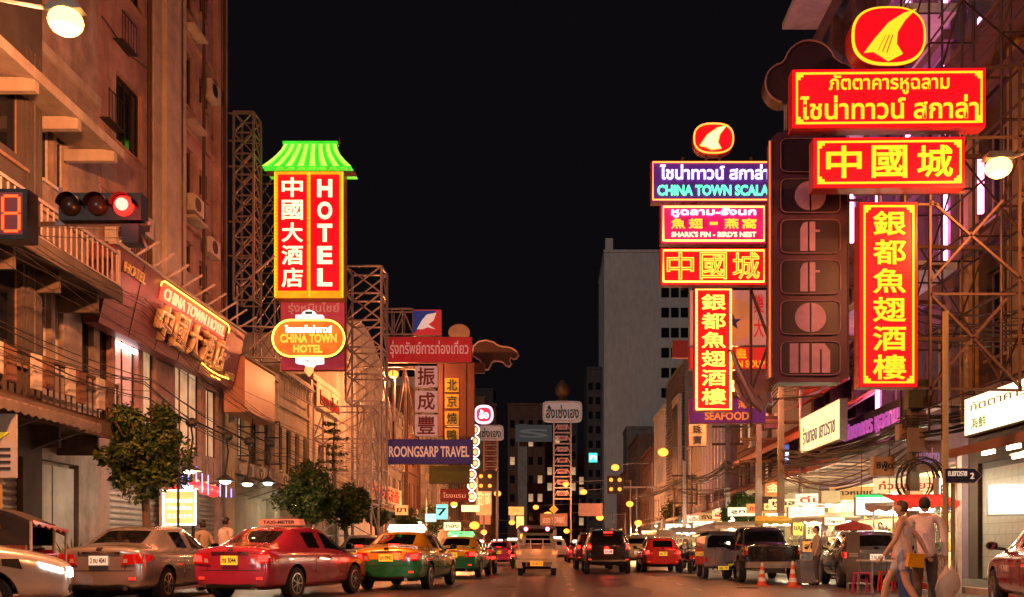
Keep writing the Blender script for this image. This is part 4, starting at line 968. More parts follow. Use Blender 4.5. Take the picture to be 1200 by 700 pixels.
lattice('lattice_tower', 'narrower pale lattice scaffold beside the travel agency signs', LQ(419, 447, 470, 590, 41), .08, 1.4, PALESTEEL, 3)
lattice('sign_truss', 'horizontal lattice truss holding the small blue and red emblem sign', LQ(447, 484, 362, 392, 44), .07, .6, PALESTEEL, 3, 'x')
lattice('sign_truss', 'horizontal lattice truss beside the white sign with dark red characters', LQ(447, 487, 430, 515, 44.4), .07, .6, PALESTEEL, 3, 'x')
t = thing('sign_scaffold', 'thin steel arms reaching from the tall salmon building to the lattice tower', 'frame', (-11.9, 31.3, 0))
for py in (133, 165, 195, 260, 300):
    z = 1+(643-py)*.0313; G().bar((0, 0, z), (P(297, py, 31.3).x+11.9, 0, z), .05).obj('arm', STEEL, t)
for a, b_ in (((282, 335), (322, 300)), ((278, 420), (329, 380)), ((278, 382), (330, 384)), ((278, 418), (330, 420)), ((278, 335), (278, 420))):
    u, v = P(*a, 31.3), P(*b_, 31.3); G().bar((u.x+11.9, 0, u.z), (v.x+11.9, 0, v.z), .05).obj('arm', PALESTEEL, t)

# travel agency group, left of the middle
Y = 44
TRED = mat('travel_red', (.42, .025, .03), .5, emis=(1, .03, .04), es=.20, scale=3, var=.2)
t, W, H = red_sign('travel_red_sign', 'dull red sign with one line of pink Thai lettering above the white character sign', 453, 553, 395, 425, Y, face=TRED, corner=None, edge=BROWNPL)
text('รุ่งทรัพย์การท่องเที่ยว', t, (W*.04, W*.96, H*.18, H*.85), -.03, mat('pink_letters', (.55, .25, .22), emis=(1, .4, .32), es=.35, var=0), bold=.012)
t, W, H = red_sign('emblem_sign', 'small square sign split blue and red with a white shoe-like emblem on the truss', 483, 517, 363, 393, Y, face=mat('emblem_red', (.5, .03, .03), .5, emis=(1, .05, .05), es=.3, var=0), corner=None, edge=PALESTEEL)
G().poly([(.06, .06), (.06, H-.06), (W*.85, H-.06)], -.03, -.021).obj('blue_half', mat('emblem_blue', (.02, .05, .22), emis=(.05, .1, .5), es=.2, var=0), t)
G().poly([(.25, .3), (.5, .75), (.75, 1.05), (1.25, 1.15), (1.1, .75), (.85, .55), (1.2, .3), (.8, .4), (.55, .3)], -.045, -.031).obj('emblem', mat('emblem_white', (.7, .6, .55), emis=(1, .7, .6), es=.5, var=0), t)
for i, (ch_, y0) in enumerate(zip('振成豐', (429, 458, 486))):
    t, W, H = red_sign('character_plate', ['pale pink plate with a dark red Chinese character, topmost of three', 'pale pink plate with a dark red Chinese character, middle of three', 'pale pink plate with a dark red Chinese character, lowest of three above the navy sign'][i], 486, 513, y0, y0+25, Y, face=mat('pink_plate', (.55, .33, .30), .5, emis=(1, .5, .42), es=.28, scale=3), corner=None, edge=PALESTEEL)
    t['group'] = 'stacked character plates'
    text(ch_, t, (W*.12, W*.88, H*.08, H*.92), -.03, mat('dark_red_letters', (.25, .02, .02)), name='character', bold=.03)
for i, y0 in enumerate((443, 462, 482, 502)):
    t, W, H = red_sign('amber_plate', ['small amber plate with a black character, topmost of four beside the pink plates', 'small amber plate with a black character, second from the top beside the pink plates', 'small amber plate with a black character, third from the top beside the pink plates', 'small amber plate with a black character, lowest, just above the navy sign'][i], 521, 538, y0, y0+17, 46, face=mat('amber_plate', (.55, .28, .03), .5, emis=(1, .45, .03), es=.30), corner=None, edge=BLACK)
    t['group'] = 'small amber plates'
    text('北京燒鴨'[i], t, (W*.15, W*.85, H*.1, H*.9), -.03, INK, name='character', bold=.02)
t, W, H = red_sign('navy_travel_sign', 'navy blue sign with pale orange ROONGSARP TRAVEL lettering', 453, 554, 515, 544, Y, face=mat('navy_sign', (.025, .02, .09), .5, emis=(.1, .05, .3), es=.12, scale=3), corner=None, edge=BROWNPL)
text('ROONGSARP TRAVEL', t, (W*.03, W*.96, H*.28, H*.72), -.03, mat('peach_letters', (.6, .35, .22), emis=(1, .5, .3), es=.45, var=0), bold=.02)
for x in (.3, 1.6, 2.9, 4.1): G().b(x-.03, x+.03, .3, .36, H, H+5.2 if x > 1 else H+1).obj('post', RUST, t)
t, W, H = red_sign('green_board_sign', 'dark green board sign directly under the navy travel sign', 503, 550, 546, 567, 46, face=mat('green_board', (.10, .12, .03), .6), corner=None, edge=BROWNPL)
t, W, H = red_sign('maroon_board_sign', 'maroon board with a dotted line of pale lettering, below the dark green board', 516, 549, 573, 588, 52, face=mat('maroon_board', (.22, .03, .03), .6), corner=None, edge=BROWNPL)
text('โรงแรม', t, (W*.1, W*.9, H*.3, H*.7), -.03, MATS['peach_letters'])
t, W, H = red_sign('dark_back_sign', 'dark brown vertical sign back behind the pink character plates', 513, 556, 425, 512, 48, face=mat('sign_back', (.12, .04, .03), .6), corner=None, edge=BROWNPL)
t = thing('round_back_sign', 'round grey disc sign behind the dull red travel sign', 'sign', P(538, 390, 49)); G().poly(oval(.62, .5), 0, .2).obj('disc', mat('grey_disc', (.25, .2, .16), .6), t)
t = thing('elephant_sign', 'unlit brown animal-head shaped sign silhouette with pale outline right of the dull red sign', 'sign', P(580, 415, 50))
pts = [(-1.3, -.1), (-1.25, .45), (-.95, .72), (-.5, .80), (-.1, .70), (.2, .50), (.5, .42), (.8, .40), (1.05, .30), (1.3, .12), (1.38, -.10), (1.25, -.28), (1.05, -.30), (.95, -.2), (.85, -.42), (.98, -.60), (.85, -.74), (.62, -.68), (.5, -.5), (.28, -.42), (.0, -.40), (-.2, -.5), (-.3, -.75), (-.42, -.92), (-.68, -.90), (-.75, -.68), (-.85, -.4)]
G().poly(pts, 0, .3).obj('board', mat('dark_brown_board', (.07, .035, .025), .6), t); G().tube([(x, -.03, z) for x, z in pts+[pts[0]]], .05).obj('neon_tube', mat('pale_tube', (.55, .38, .32), .4, var=0), t)
G().bar((-1.2, .2, -.8), (-3, .4, -1.2), .1).obj('arm', RUST, t)
t, W, H = red_sign('brown_round_sign', 'brown rounded board sign under the dull red travel sign', 512, 568, 425, 437, 49, face=mat('brown_red_board', (.22, .07, .05), .6), corner=None, edge=BROWNPL)

# string of round neon rings further on
t = thing('round_neon_sign', 'round pink-rimmed neon sign with a red centre, top of the string of rings', 'sign', P(567, 486, 62))
G().poly(squircle(.72, .72, 30, 2.6), 0, .2).obj('box', DARKPL, t); G().poly(squircle(.70, .70, 30, 2.6), -.02, -.002).obj('face_panel', glow('pink_white', (1, .55, .75), 1.8), t)
G().poly(squircle(.52, .5, 30, 3), -.04, -.021).obj('centre', glow('ruby_panel', (1, .02, .06), 1.4), t); text('ล้อ', t, (-.35, .35, -.3, .35), -.05, glow('pink_letters_lit', (1, .75, .8), 2.2), bold=.03)
for i in range(7):
    t = thing('neon_ring', 'pale green and pink neon ring, number %s down the vertical string' % ['first', 'second', 'third', 'fourth', 'fifth', 'sixth', 'seventh'][i] if 0 else ['topmost pale neon oval of the vertical string under the round ruby sign', 'second pale neon oval down the vertical string', 'third pale neon oval down the vertical string', 'middle pale neon oval of the vertical string', 'fifth pale neon oval, above the wider glowing ones', 'sixth pale neon oval, leaning left on the string', 'lowest pale neon oval just above the yellow light box'][i], 'sign', P(557-(i > 3)*4, 504+i*13, 62), group='vertical string of neon ovals')
    G().poly(oval(.30, .36, 20), 0, .12).obj('box', DARKPL, t)
    G().tube([(x, -.04, z) for x, z in oval(.28, .34, 20)+[(.28, 0)]], .05).obj('neon_tube', glow('neon_mint' if i % 2 else 'neon_rose', (.75, 1, .75) if i % 2 else (1, .72, .8), 2.2), t)
    G().poly(oval(.17, .2, 14), -.03, -.002).obj('centre', glow('warm_centre', (1, .55, .2), 1.2), t)
def small_box(label, px0, px1, py0, py1, Y, face, body=None, mt=INK, name='light_box', group=None, pole=None):
    t, W, H = red_sign(name, label, px0, px1, py0, py1, Y, face=face, corner=None, edge=STEEL, group=group)
    if body: text(body, t, (W*.1, W*.9, H*.25, H*.75), -.03, mt, bold=.02)
    return t
small_box('yellow-white light box at the foot of the neon oval string', 541, 562, 592, 600, 60, glow('yellow_white_box', (1, .75, .25), 2.2))
small_box('tall orange light box with printed lines under the amber lamp cluster', 558, 576, 560, 604, 70, glow('orange_box', (1, .32, .10), .8, .3), '金行 ทอง', mat('pale_box_letters', (.7, .4, .2), var=0, emis=(1, .7, .3), es=1.2))
small_box('turquoise light box left of the neon oval string', 511, 525, 591, 609, 55, glow('turquoise_box', (.25, .95, .9), 1.1), '7')
small_box('pale cyan shop light box lower left of the turquoise one', 498, 511, 602, 612, 56, glow('cyan_box', (.5, .9, 1), 1.1))
small_box('small green lit sign hanging in front of the dark slab building', 690, 700, 531, 542, 120, glow('green_box', (.05, .95, .65), 1.6), 'ก', mat('white_print_lit', (.8, .8, .8), var=0, emis=(.8, 1, 1), es=2))
small_box('yellow light box in the far centre beyond the cream truck', 605, 614, 605, 620, 100, glow('lemon_box', (1, .72, .2), 1.3))
small_box('orange light box with bright strip in the far centre', 596, 614, 594, 604, 110, glow('orange_box_2', (1, .35, .08), 1.4, .4))
small_box('faint orange light box on the far left block', 562, 575, 600, 615, 110, glow('dim_orange_box', (1, .3, .1), .5))
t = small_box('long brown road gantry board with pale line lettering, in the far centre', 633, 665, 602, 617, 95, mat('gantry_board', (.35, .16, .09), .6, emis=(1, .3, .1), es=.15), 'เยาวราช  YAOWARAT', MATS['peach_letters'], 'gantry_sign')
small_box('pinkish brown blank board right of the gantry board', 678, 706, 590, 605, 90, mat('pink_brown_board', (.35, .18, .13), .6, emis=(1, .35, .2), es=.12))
t = thing('warning_sign', 'orange diamond road warning sign in front of the lattice sign tower', 'sign', P(649, 597, 93)); G().poly([(-.5, 0), (0, -.5), (.5, 0), (0, .5)], 0, .04).obj('plate', glow('orange_plate', (1, .4, .02), .7), t); G().b(-.04, .04, .05, .12, -4.8, .3).obj('post', STEEL, t)
# lattice tower with shop name
def name_tower(label, px0, px1, py0, py1, pyb, Y, tw, ball=True, body='สั่งเซ่งเฮง'):
    a = P((px0+px1)/2, py1, Y); W = (px1-px0)*Y/1000; H = (py1-py0)*Y/1000
    t = thing('sign_tower', label, 'sign tower', (a.x, Y, 0)); z0 = a.z
    G().poly([(x*W/2, z0+H/2+z*H/2) for x, z in squircle(1, 1, 32, 7)], -.5, .5).obj('board', mat('pale_board', (.42, .36, .34), .5, scale=2, emis=(1, .75, .68), es=.14), t)
    G().tube([(x*W*.47, -.53, z0+H/2+z*H*.44) for x, z in squircle(1, 1, 32, 7)+[(1, 0)]], .05).obj('trim_tube', PALESTEEL, t)
    text(body, t, (-W*.42, W*.42, z0+H*.15, z0+H*.8), -.53, mat('dark_green_print', (.02, .06, .05), .5, var=0), bold=.03)
    hw = tw/2; zb = 1+(643-pyb)*Y/1000; n = 7
    for sx in (-1, 1):
        for y in (-.4, .4): G().bar((sx*hw, y, 0), (sx*hw, y, z0), .16).obj('chord', PALESTEEL, t)
    for k in range(n):
        z = zb + (z0-zb)*k/n; z2 = zb + (z0-zb)*(k+1)/n
        G().bar((-hw, -.4, z), (hw, -.4, z), .14).obj('rung', PALESTEEL, t); G().b(-.55, .55, -.5, -.42, z+.35, z2-.35).obj('plate', mat('rosy_plate', (.42, .25, .22), .5, emis=(1, .4, .3), es=.10), t)
        for sx in (-1, 1): G().bar((sx*hw, -.42, z+.2), (sx*hw*.5, -.42, z2-.3), .1).obj('brace', PALESTEEL, t)
        text('金銀珠寶行老店'[k], t, (-.4, .4, z+.45, z2-.45), -.53, mat('dark_red_letters', (.25, .02, .02)), name='character', bold=.02)
    if ball:
        g = G(); g.lathe((0, 0, z0+H), [(.9, 0), (.6, .2), (.35, .5), (.8, .9), (.9, 1.3), (.65, 1.9), (.2, 2.4)], 14); g.obj('finial', mat('gold_leaf_dim', (.14, .09, .05), .4, .4), t, smooth=True)
    return t
name_tower('lattice tower topped by a pale rounded name board and bud finial in the far centre', 636, 682, 471, 495, 585, 95, 1.9)
name_tower('second, dimmer lattice name tower left of the far blocks, beyond the neon ovals', 560, 590, 499, 516, 560, 100, 1.6, False, 'เซ่งเฮง')
small_box('dim grey rooftop billboard with a round logo on the far brown block', 604, 647, 498, 518, 183, mat('dim_billboard', (.10, .10, .10), .6, emis=(.6, .7, .7), es=.035), 'S', mat('dim_letters', (.3, .3, .3), var=0, emis=(.7, .7, .7), es=.05), 'billboard')

# small street signs
t = thing('street_name_sign', 'dark blue arrow street name plate on a yellow-lit post, beside the walking man', 'sign', (7.30, 14.6, .13)); SBL = mat('dark_blue_enamel', (.015, .02, .06), .4, scale=4)
t.location = (P(1108, 0, 15.6).x, 15.6, .13)
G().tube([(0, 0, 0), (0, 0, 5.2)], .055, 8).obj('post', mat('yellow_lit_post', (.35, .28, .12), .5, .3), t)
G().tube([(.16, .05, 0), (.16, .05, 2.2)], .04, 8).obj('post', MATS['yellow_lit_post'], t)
zc = 1+(643-558)*.0156-.13; G().poly([(-.06, zc-.14), (.48, zc-.14), (.62, zc), (.48, zc+.13), (-.06, zc+.13)], -.10, -.07).obj('plate', SBL, t)
G().tube([(-.06, -.11, zc-.14), (.48, -.11, zc-.14), (.62, -.11, zc), (.48, -.11, zc+.13), (-.06, -.11, zc+.13), (-.06, -.11, zc-.14)], .009).obj('rim', KERBW, t)
text('ถ.เยาวราช', t, (0, .34, zc-.01, zc+.08), -.106, mat('white_print_lit2', (.7, .7, .65), var=0, emis=(1, .8, .6), es=.4), bold=.01); text('2', t, (.40, .47, zc-.06, zc+.05), -.106, MATS['white_print_lit2'], bold=.01)
t = thing('small_street_sign', 'white street information panel at the far left edge above the tuk-tuk', 'sign', P(0, 560, 16)); 
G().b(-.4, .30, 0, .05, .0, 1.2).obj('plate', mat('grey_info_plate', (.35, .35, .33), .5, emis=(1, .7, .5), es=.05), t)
G().poly([(-.3, .75), (-.1, .85), (.18, .85), (-.05, .70)], -.02, -.001).obj('arrow', PLATEY, t)
for k in range(4): G().b(-.3, .2, -.015, -.001, .15+k*.12, .2+k*.12).obj('print_line', INK, t)
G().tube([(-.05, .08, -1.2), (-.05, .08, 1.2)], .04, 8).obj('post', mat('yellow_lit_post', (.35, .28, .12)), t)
t = box_sign('orange_menu_light_box', 'upright lit orange menu board with white rim standing behind the silver car', P(191, 616, 20.5), R(-4), .84, .86, glow('orange_menu', (1., .50, .16), 1.5, .15), D=.12)
for e in ((0, .84, 0, .045), (0, .84, .815, .86), (0, .045, .045, .815), (.795, .84, .045, .815)): G().b(e[0], e[1], -.035, -.021, e[2], e[3]).obj('rim', WHITEG, t)
text('MENU อาหารตามสั่ง', t, (.10, .74, .55, .66), -.03, WHITEG, bold=.02); text('ก๋วยเตี๋ยว', t, (.12, .72, .38, .48), -.03, WHITEG, bold=.02); text('5 5 8 9 9', t, (.14, .72, .17, .27), -.03, WHITEG, bold=.02)
G().b(.40, .44, -.10, -.05, -1.4, 1.9).obj('post', BLACK, t)
for x in (.08, .7): G().b(x, x+.05, .02, .08, -1.4, 0).obj('leg', BLACK, t)
small_box('yellow diamond sign at the right kerb below the round tree', 896, 905, 599, 608, 38, glow('yellow_diamond', (1, .75, .1), .9), None)
small_box('small blue-white vertical shop sign on the right facades', 919, 925, 521, 545, 36, mat('blue_vertical', (.04, .05, .2), emis=(.2, .3, 1), es=.5), 'AR', mat('white_print_lit', (.8, .8, .8)))
small_box('orange and gold square sign above the food stalls', 896, 916, 562, 582, 36, mat('orange_gold_sign', (.5, .15, .04), emis=(1, .25, .05), es=.45), '金', mat('pale_box_letters', (.7, .4, .2)))
small_box('yellow striped stall board under the orange and gold square sign', 895, 920, 590, 598, 37, glow('yellow_board', (1, .65, .12), 1.), 'ข้าวต้ม', INK)
small_box('pinkish square sign board hanging over the right pavement', 897, 912, 486, 502, 38, mat('rose_board', (.4, .15, .14), emis=(1, .2, .2), es=.15), None)
small_box('bright white vertical shop window sign beyond the tree on the right', 849, 858, 563, 580, 58, glow('white_window', (1, .9, .85), 1.8), None)
small_box('faded grey board on the pole above the street name plate', 1054, 1069, 497, 515, 22, mat('grey_board', (.3, .22, .18), .6), None)
small_box('orange brown small board right of the faded grey one on the pole', 1073, 1087, 487, 500, 22, mat('orange_brown_board', (.42, .2, .12), .6), None)
small_box('large dim rounded banner with faint lettering behind the cable coils', 1074, 1103, 516, 552, 21.5, mat('dim_banner', (.24, .13, .11), .6), 'เป็ดย่าง', mat('lilac_print', (.35, .25, .4), emis=(.5, .3, .8), es=.2, var=0))
small_box('yellowish blank banner hanging left of the cable coils', 1024, 1048, 535, 558, 23, mat('ochre_banner', (.40, .24, .10), .7), 'ซีฟู้ด', INK)
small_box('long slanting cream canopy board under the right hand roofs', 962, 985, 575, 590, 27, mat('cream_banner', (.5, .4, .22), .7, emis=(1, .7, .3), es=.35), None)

# ---------------------------------------------------------------- street lamps (real lights)
def point(loc, power, col=(1, .47, .16), r=.15, parent=None, spot=None, name='lamp_light'):
    l = bpy.data.lights.new(name, 'SPOT' if spot else 'POINT'); l.energy = power * (PW if name == 'lamp_light' and power > 900 else 1); l.color = col; l.shadow_soft_size = r
    if spot: l.spot_size = R(spot); l.spot_blend = .5
    o = bpy.data.objects.new(name, l); COL.objects.link(o); o.location = loc
    if parent: o.parent = parent
    return o
SOD = (1., .30, .10)
PW = 1.3
SHOPPW = 2.0
def street_lamp(label, px, py, Y, side, power, armlen=2.2, r=.17, head=True):
    b_ = P(px, py, Y); s = -1 if side == 'L' else 1
    base = (b_.x + s*armlen, Y+.2, .13)
    t = thing('street_lamp', label, 'street lamp', base, 0, 'sodium street lamps')
    h = b_.z-.13
    G().tube([(0, 0, 0), (0, 0, 1), (0, 0, h+.4)], [.11, .09, .06], 8).obj('pole', STEEL, t)
    G().tube([(0, 0, h+.3), (-s*armlen*.5, -.1, h+.35), (-s*(armlen-.3), -.2, h+.14)], .035, 6).obj('arm', STEEL, t)
    hd = G().poly([(-.26, .03), (-.2, .12), (.16, .13), (.28, .05), (.28, .02), (-.26, .0)], -.10, .10).obj('lamp_head', STEEL, t); hd.location = (-s*armlen, -.2, h+.06)
    if Y > 50: r *= .9
    lens = G().ball((0, 0, -.06), r*1.15, 14, sc=(1.2, 1, .95)).obj('lamp_glass', SODIUM if Y < 40 else SODFAR, t, smooth=True); lens.location = (-s*armlen, -.2, h-.01)
    o = point((-s*armlen, -.2, h-.28), power, SOD, .2, t)
    return t
street_lamp('blazing sodium street lamp at the top left corner', 77, 20, 12.8, 'L', 8000, 2.3, .185)
street_lamp('blazing sodium street lamp at the right edge behind the scaffolding', 1170, 192, 15, 'R', 910, 1.8, .165)
street_lamp('glowing street lamp left of the pale pink character plates', 461, 437, 45, 'L', 5000, 2.2, .2)
street_lamp('street lamp seen beside the saxophone sign', 862, 450, 32, 'R', 1500, 2.5, .2)
street_lamp('sodium lamp in front of the louvred building on the right', 777, 529, 60, 'R', 2000, 2.0, .3)
street_lamp('sodium lamp left of the four amber signals', 721, 547, 80, 'R', 2800, 3.5, .3)
street_lamp('sodium lamp on the left among the amber cluster', 541, 519, 68, 'L', 3200, 2.0, .22)
street_lamp('far lamp in front of the lattice sign tower', 663, 567, 92, 'R', 950, 7, .26)
street_lamp('far lamp just right of the lattice sign tower', 684, 576, 96, 'R', 950, 6, .3)
street_lamp('low orange lamp in the far centre above the cream truck', 642, 604, 105, 'R', 3500, 8, .5)
street_lamp('orange lamp left of the low far centre one', 628, 594, 110, 'R', 3500, 9, .3)
street_lamp('small amber lamp on the left above the green taxi', 556, 615, 75, 'L', 3000, 2, .35)
street_lamp('lamp under the tall orange light box', 567, 623, 85, 'L', 3000, 2, .25)
for a in ((600, 612, 120, 'L', 3500, 4, .35, 'tiny amber lamp left of the cream truck roof'), (612, 628, 130, 'L', 3500, 5, .4, 'low amber lamp just above the cream truck'), (664, 622, 125, 'R', 3500, 8, .35, 'amber lamp low over the road right of the gantry board'),
          (703, 606, 100, 'R', 2800, 3, .35, 'amber lamp beside the pinkish blank board'), (738, 590, 88, 'R', 2600, 3, .3, 'amber lamp right of the amber signals mast'), (748, 612, 70, 'R', 2000, 2, .25, 'amber lamp low above the cream car'), (532, 590, 60, 'L', 3000, 2, .2, 'amber lamp beside the maroon board'),
          (583, 578, 105, 'L', 3000, 4, .35, 'amber lamp right of the tall orange light box'), (648, 634, 145, 'R', 3500, 9, .4, 'lowest and furthest amber lamp at the street end')): street_lamp(a[7], *a[:7])
# lamps added out of view behind the camera to light the near street
for i, (x, y) in enumerate(((-8.5, -9), (6.8, -1.5))):
    t = thing('street_lamp', ['added unseen street lamp behind the viewpoint, left kerb', 'added unseen street lamp behind the viewpoint, right kerb'][i], 'street lamp', (x + (-2 if x < 0 else 2), y, .13), 0, 'sodium street lamps'); s = -1 if x < 0 else 1
    G().tube([(0, 0, 0), (0, 0, 9)], .08, 8).obj('pole', STEEL, t); G().tube([(0, 0, 8.8), (-s*2, 0, 9)], .035).obj('arm', STEEL, t)
    G().ball((-s*2, 0, 8.85), .17, 12).obj('lamp_glass', SODIUM, t); point((-s*2, 0, 8.5), [910, 2300][i], SOD, .25, t)
# traffic lights
t = thing('traffic_light', 'horizontal traffic light on an arm showing red, upper left', 'traffic light', (-9.3, 11.6, .13))
zt = 1+(643-238)*.0115-.13
def TL(px): return P(px, 0, 11.5).x+9.3
G().tube([(0, .15, 0), (0, .15, 6.2)], [.12, .08], 8).obj('pole', STEEL, t)
G().bar((0, .12, zt-.20), (TL(168), .12, zt-.20), .05).obj('arm', PALESTEEL, t); G().bar((TL(60), .12, zt-.22), (TL(60), .12, zt+.3), .04).obj('arm_strut', PALESTEEL, t)
G().b(TL(64), TL(161), 0, .22, zt-.19, zt+.18).obj('housing', BLACK, t)
for i, px in enumerate((78, 110, 141)):
    x = TL(px); lit = i == 2
    ln = G().lathe((x, -.02, zt), [(.14, .02), (.13, -.012), (.08, -.03), (0.001, -.036)], 20, 'y').obj('lens', glow('red_signal', (1, .012, .008), 5.) if lit else mat('dead_lens', (.05, .035, .02), .2, var=0), t, smooth=True)
    if lit: G().lathe((x, -.055, zt), [(.085, 0), (.08, -.03), (.001, -.045)], 16, 'y').obj('lamp_core', glow('signal_core', (1, .30, .22), 3.), t)
    v = G(); n = 16; rr = .152
    vs = [(x+rr*math.cos(a), y, zt+rr*math.sin(a)) for y in (0, -.11) for a in [math.pi*(.0+1.0*q/n) for q in range(n+1)]]
    v.add(vs, [(q, q+1, n+2+q, n+1+q) for q in range(n)]); v.obj('visor', BLACK, t)
point((TL(141), -.5, zt), 14, (1, .05, .03), .12, t)
G().tube([(TL(110), .1, zt+.18), (TL(107), .1, zt+.35)], .015).obj('hook', PALESTEEL, t)
G().b(TL(138), TL(158), .0, .2, zt-.5, zt-.24).obj('pedestrian_box', BLACK, t); G().bar((TL(150), .1, zt-.2), (TL(165), .1, zt-.55), .03).obj('bracket', PALESTEEL, t)
t = thing('countdown_display', 'red seven-segment countdown box showing 8 beside the traffic light', 'traffic light', (P(-9, 0, 11.5).x, 11.35, zt-.56+.13))
G().b(.12, .56, 0, .25, .02, .69).obj('housing', BLACK, t)
SEG = glow('red_segment', (1, .045, .004), 4.5)
for i, (x0, x1, z0, z1) in enumerate(((.26, .44, .575, .605), (.26, .44, .345, .375), (.26, .44, .11, .14), (.225, .255, .375, .575), (.445, .475, .375, .575), (.225, .255, .14, .345), (.445, .475, .14, .345))): G().b(x0, x1, -.012, 0-.001, z0, z1).obj('segment', SEG, t)
G().b(.20, .50, -.0008, -.0002, .08, .64).obj('face_panel', mat('dim_red_face', (.10, .01, .01), .4, var=0, emis=(1, .01, .01), es=.12), t)
t = thing('amber_signals', 'mast arm carrying a square of four amber signal lamps, right of the far centre', 'traffic light', P(790, 643, 70))
t.location.z = .13; AMB = glow('amber_signal', (1, .27, .02), 2.6)
hz = 1+(643-570)*.07; xa = P(721, 0, 70).x-t.location.x
G().tube([(0, 0, 0), (0, 0, hz+.5)], .1, 8).obj('pole', STEEL, t); G().bar((0, 0, hz-.2), (xa, 0, hz-.2), .09).obj('arm', PALESTEEL, t)
G().b(xa-.65, xa+.65, -.1, .2, hz-.75, hz+.75).obj('housing', BLACK, t)
for dx in (-.35, .35):
    for dz in (-.38, .38): G().ball((xa+dx, -.15, hz+dz), .16, 10).obj('lens', AMB, t)
t = thing('amber_signals', 'square of four amber signal lamps left of the centre above the tall orange light box', 'traffic light', (P(569, 0, 68).x, 68, .13))
hz = 1+(643-566)*.068; G().tube([(.9, 0, 0), (.9, 0, hz+1)], .1, 8).obj('pole', STEEL, t); G().b(-.6, .9, -.1, .2, hz-.8, hz+.8).obj('housing', BLACK, t)
for dx in (-.35, .35):
    for dz in (-.38, .38): G().ball((dx, -.15, hz+dz), .15, 10).obj('lens', AMB, t)
# pendant lamps over the left pavement
for i, (px, py, Y, l) in enumerate(((181, 558, 21.5, 'black pendant shop lamp left of the arm lamps, above the orange menu board'), (222, 470+82, 23.5, 'black pendant lamp with a lit white shade over the left pavement, leftmost lit one'), (264, 564, 25.5, 'black pendant lamp with a bright white shade over the left pavement'), (290, 567, 27, 'black pendant lamp right of the bright white one'), (314, 566, 29, 'small blue-white floodlight beside the trees on the left'))):
    p = P(px, py, Y); t = thing('pendant_lamp', l, 'lamp', p, 0, 'lamps over the left pavement')
    G().lathe((0, 0, 0), [(.03, .22), (.08, .18), (.30, .02), (.31, 0), (.29, 0)], 16).obj('shade', BLACK, t)
    G().ball((0, 0, -.01), .16, 12, sc=(1, 1, .5)).obj('bulb', glow('lamp_white', (1, .88, .62), 14.) if i != 4 else glow('lamp_blue_white', (.6, .9, 1), 12.), t)
    G().tube([(0, 0, .22), (.05, .1, .9), (-.1, .3, 1.4), (-1.2, .6, 1.9)], .03).obj('arm', BLACK, t); G().ball((.0, .15, 1.35), .18, 8, sc=(1, 1, .8)).obj('floodlight', BLACK, t)
    point((0, 0, -.25), 45, (1, .78, .5), .12, t)
# blue and red neon verticals in the shopfront on the left
for i, (px, py0, py1) in enumerate(((214, 553, 578), (221, 548, 575), (230, 547, 565), (237, 555, 577), (244, 557, 580), (258, 568, 582), (265, 569, 583), (271, 573, 583))):
    Y = 24+i*.5; p = P(px, py1, Y); t = thing('neon_tube', ['first', 'second', 'third', 'fourth', 'fifth', 'sixth', 'seventh', 'last'][i] + ' of the blue neon tubes, counted from the left, under the shopfront awning', 'neon tube', p, 0, 'hanging blue neon tubes')
    G().tube([(0, 0, 0), (0, 0, (py1-py0)*Y/1000)], .018, 6).obj('tube', glow('neon_blue', (.20, .18, 1.), 4.), t)
    G().bar((0, 0, (py1-py0)*Y/1000), (0, 0, (py1-py0)*Y/1000+.6), .008).obj('wire', CABLE, t)
for i, (px, py) in enumerate(((193, 564), (201, 568), (230, 571), (241, 573), (250, 576))):
    p = P(px, py, 24.5+i*.6); t = thing('red_lantern', ['round red paper lantern, left of the menu board post', 'round red paper lantern just right of the menu board post', 'third red paper lantern in the shopfront on the left', 'fourth red paper lantern beside the blue tubes', 'last red paper lantern right of the others'][i], 'lantern', p, 0, 'red lanterns in the left shopfront')
    G().ball((0, 0, 0), .22, 12, sc=(1, 1, .85)).obj('shade', glow('lantern_red', (1, .03, .03), 2.2), t, smooth=True); G().lathe((0, 0, .17), [(.08, 0), (.08, .05)], 10).obj('cap', GOLD, t); G().bar((0, 0, .2), (0, 0, .9), .01).obj('cord', CABLE, t)
# ---------------------------------------------------------------- vehicles
def paint(name, col, metal=.25, rough=.22): return mat(name, col, rough, metal, var=.12, scale=2.5, bump=0, coat=1.)
PANEL = mat('panel_gap', (.008, .008, .008), .8, var=0)
SED = [(0.00, .70, .34, .50, .76, .90, .50, .94, ''), (0.04, .80, .26, .52, .82, .98, .60, 1.02, ''), (0.20, .84, .22, .54, .86, 1.00, .62, 1.045, ''), (0.62, .865, .20, .55, .88, .985, .66, 1.045, 'rw'),
       (1.28, .87, .19, .55, .88, .96, .56, 1.40, 'cp'), (1.42, .87, .19, .55, .88, .955, .565, 1.43, 'sg'), (2.10, .87, .19, .55, .87, .94, .58, 1.46, 'bp'), (2.19, .87, .19, .55, .87, .94, .58, 1.46, 'sg'),
       (2.62, .87, .19, .55, .86, .93, .565, 1.42, 'ws'), (3.42, .86, .20, .54, .84, .92, .66, .97, ''), (3.95, .84, .20, .52, .76, .84, .62, .88, ''), (4.35, .78, .22, .48, .64, .70, .55, .74, ''), (4.50, .64, .30, .44, .56, .62, .45, .64, '')]
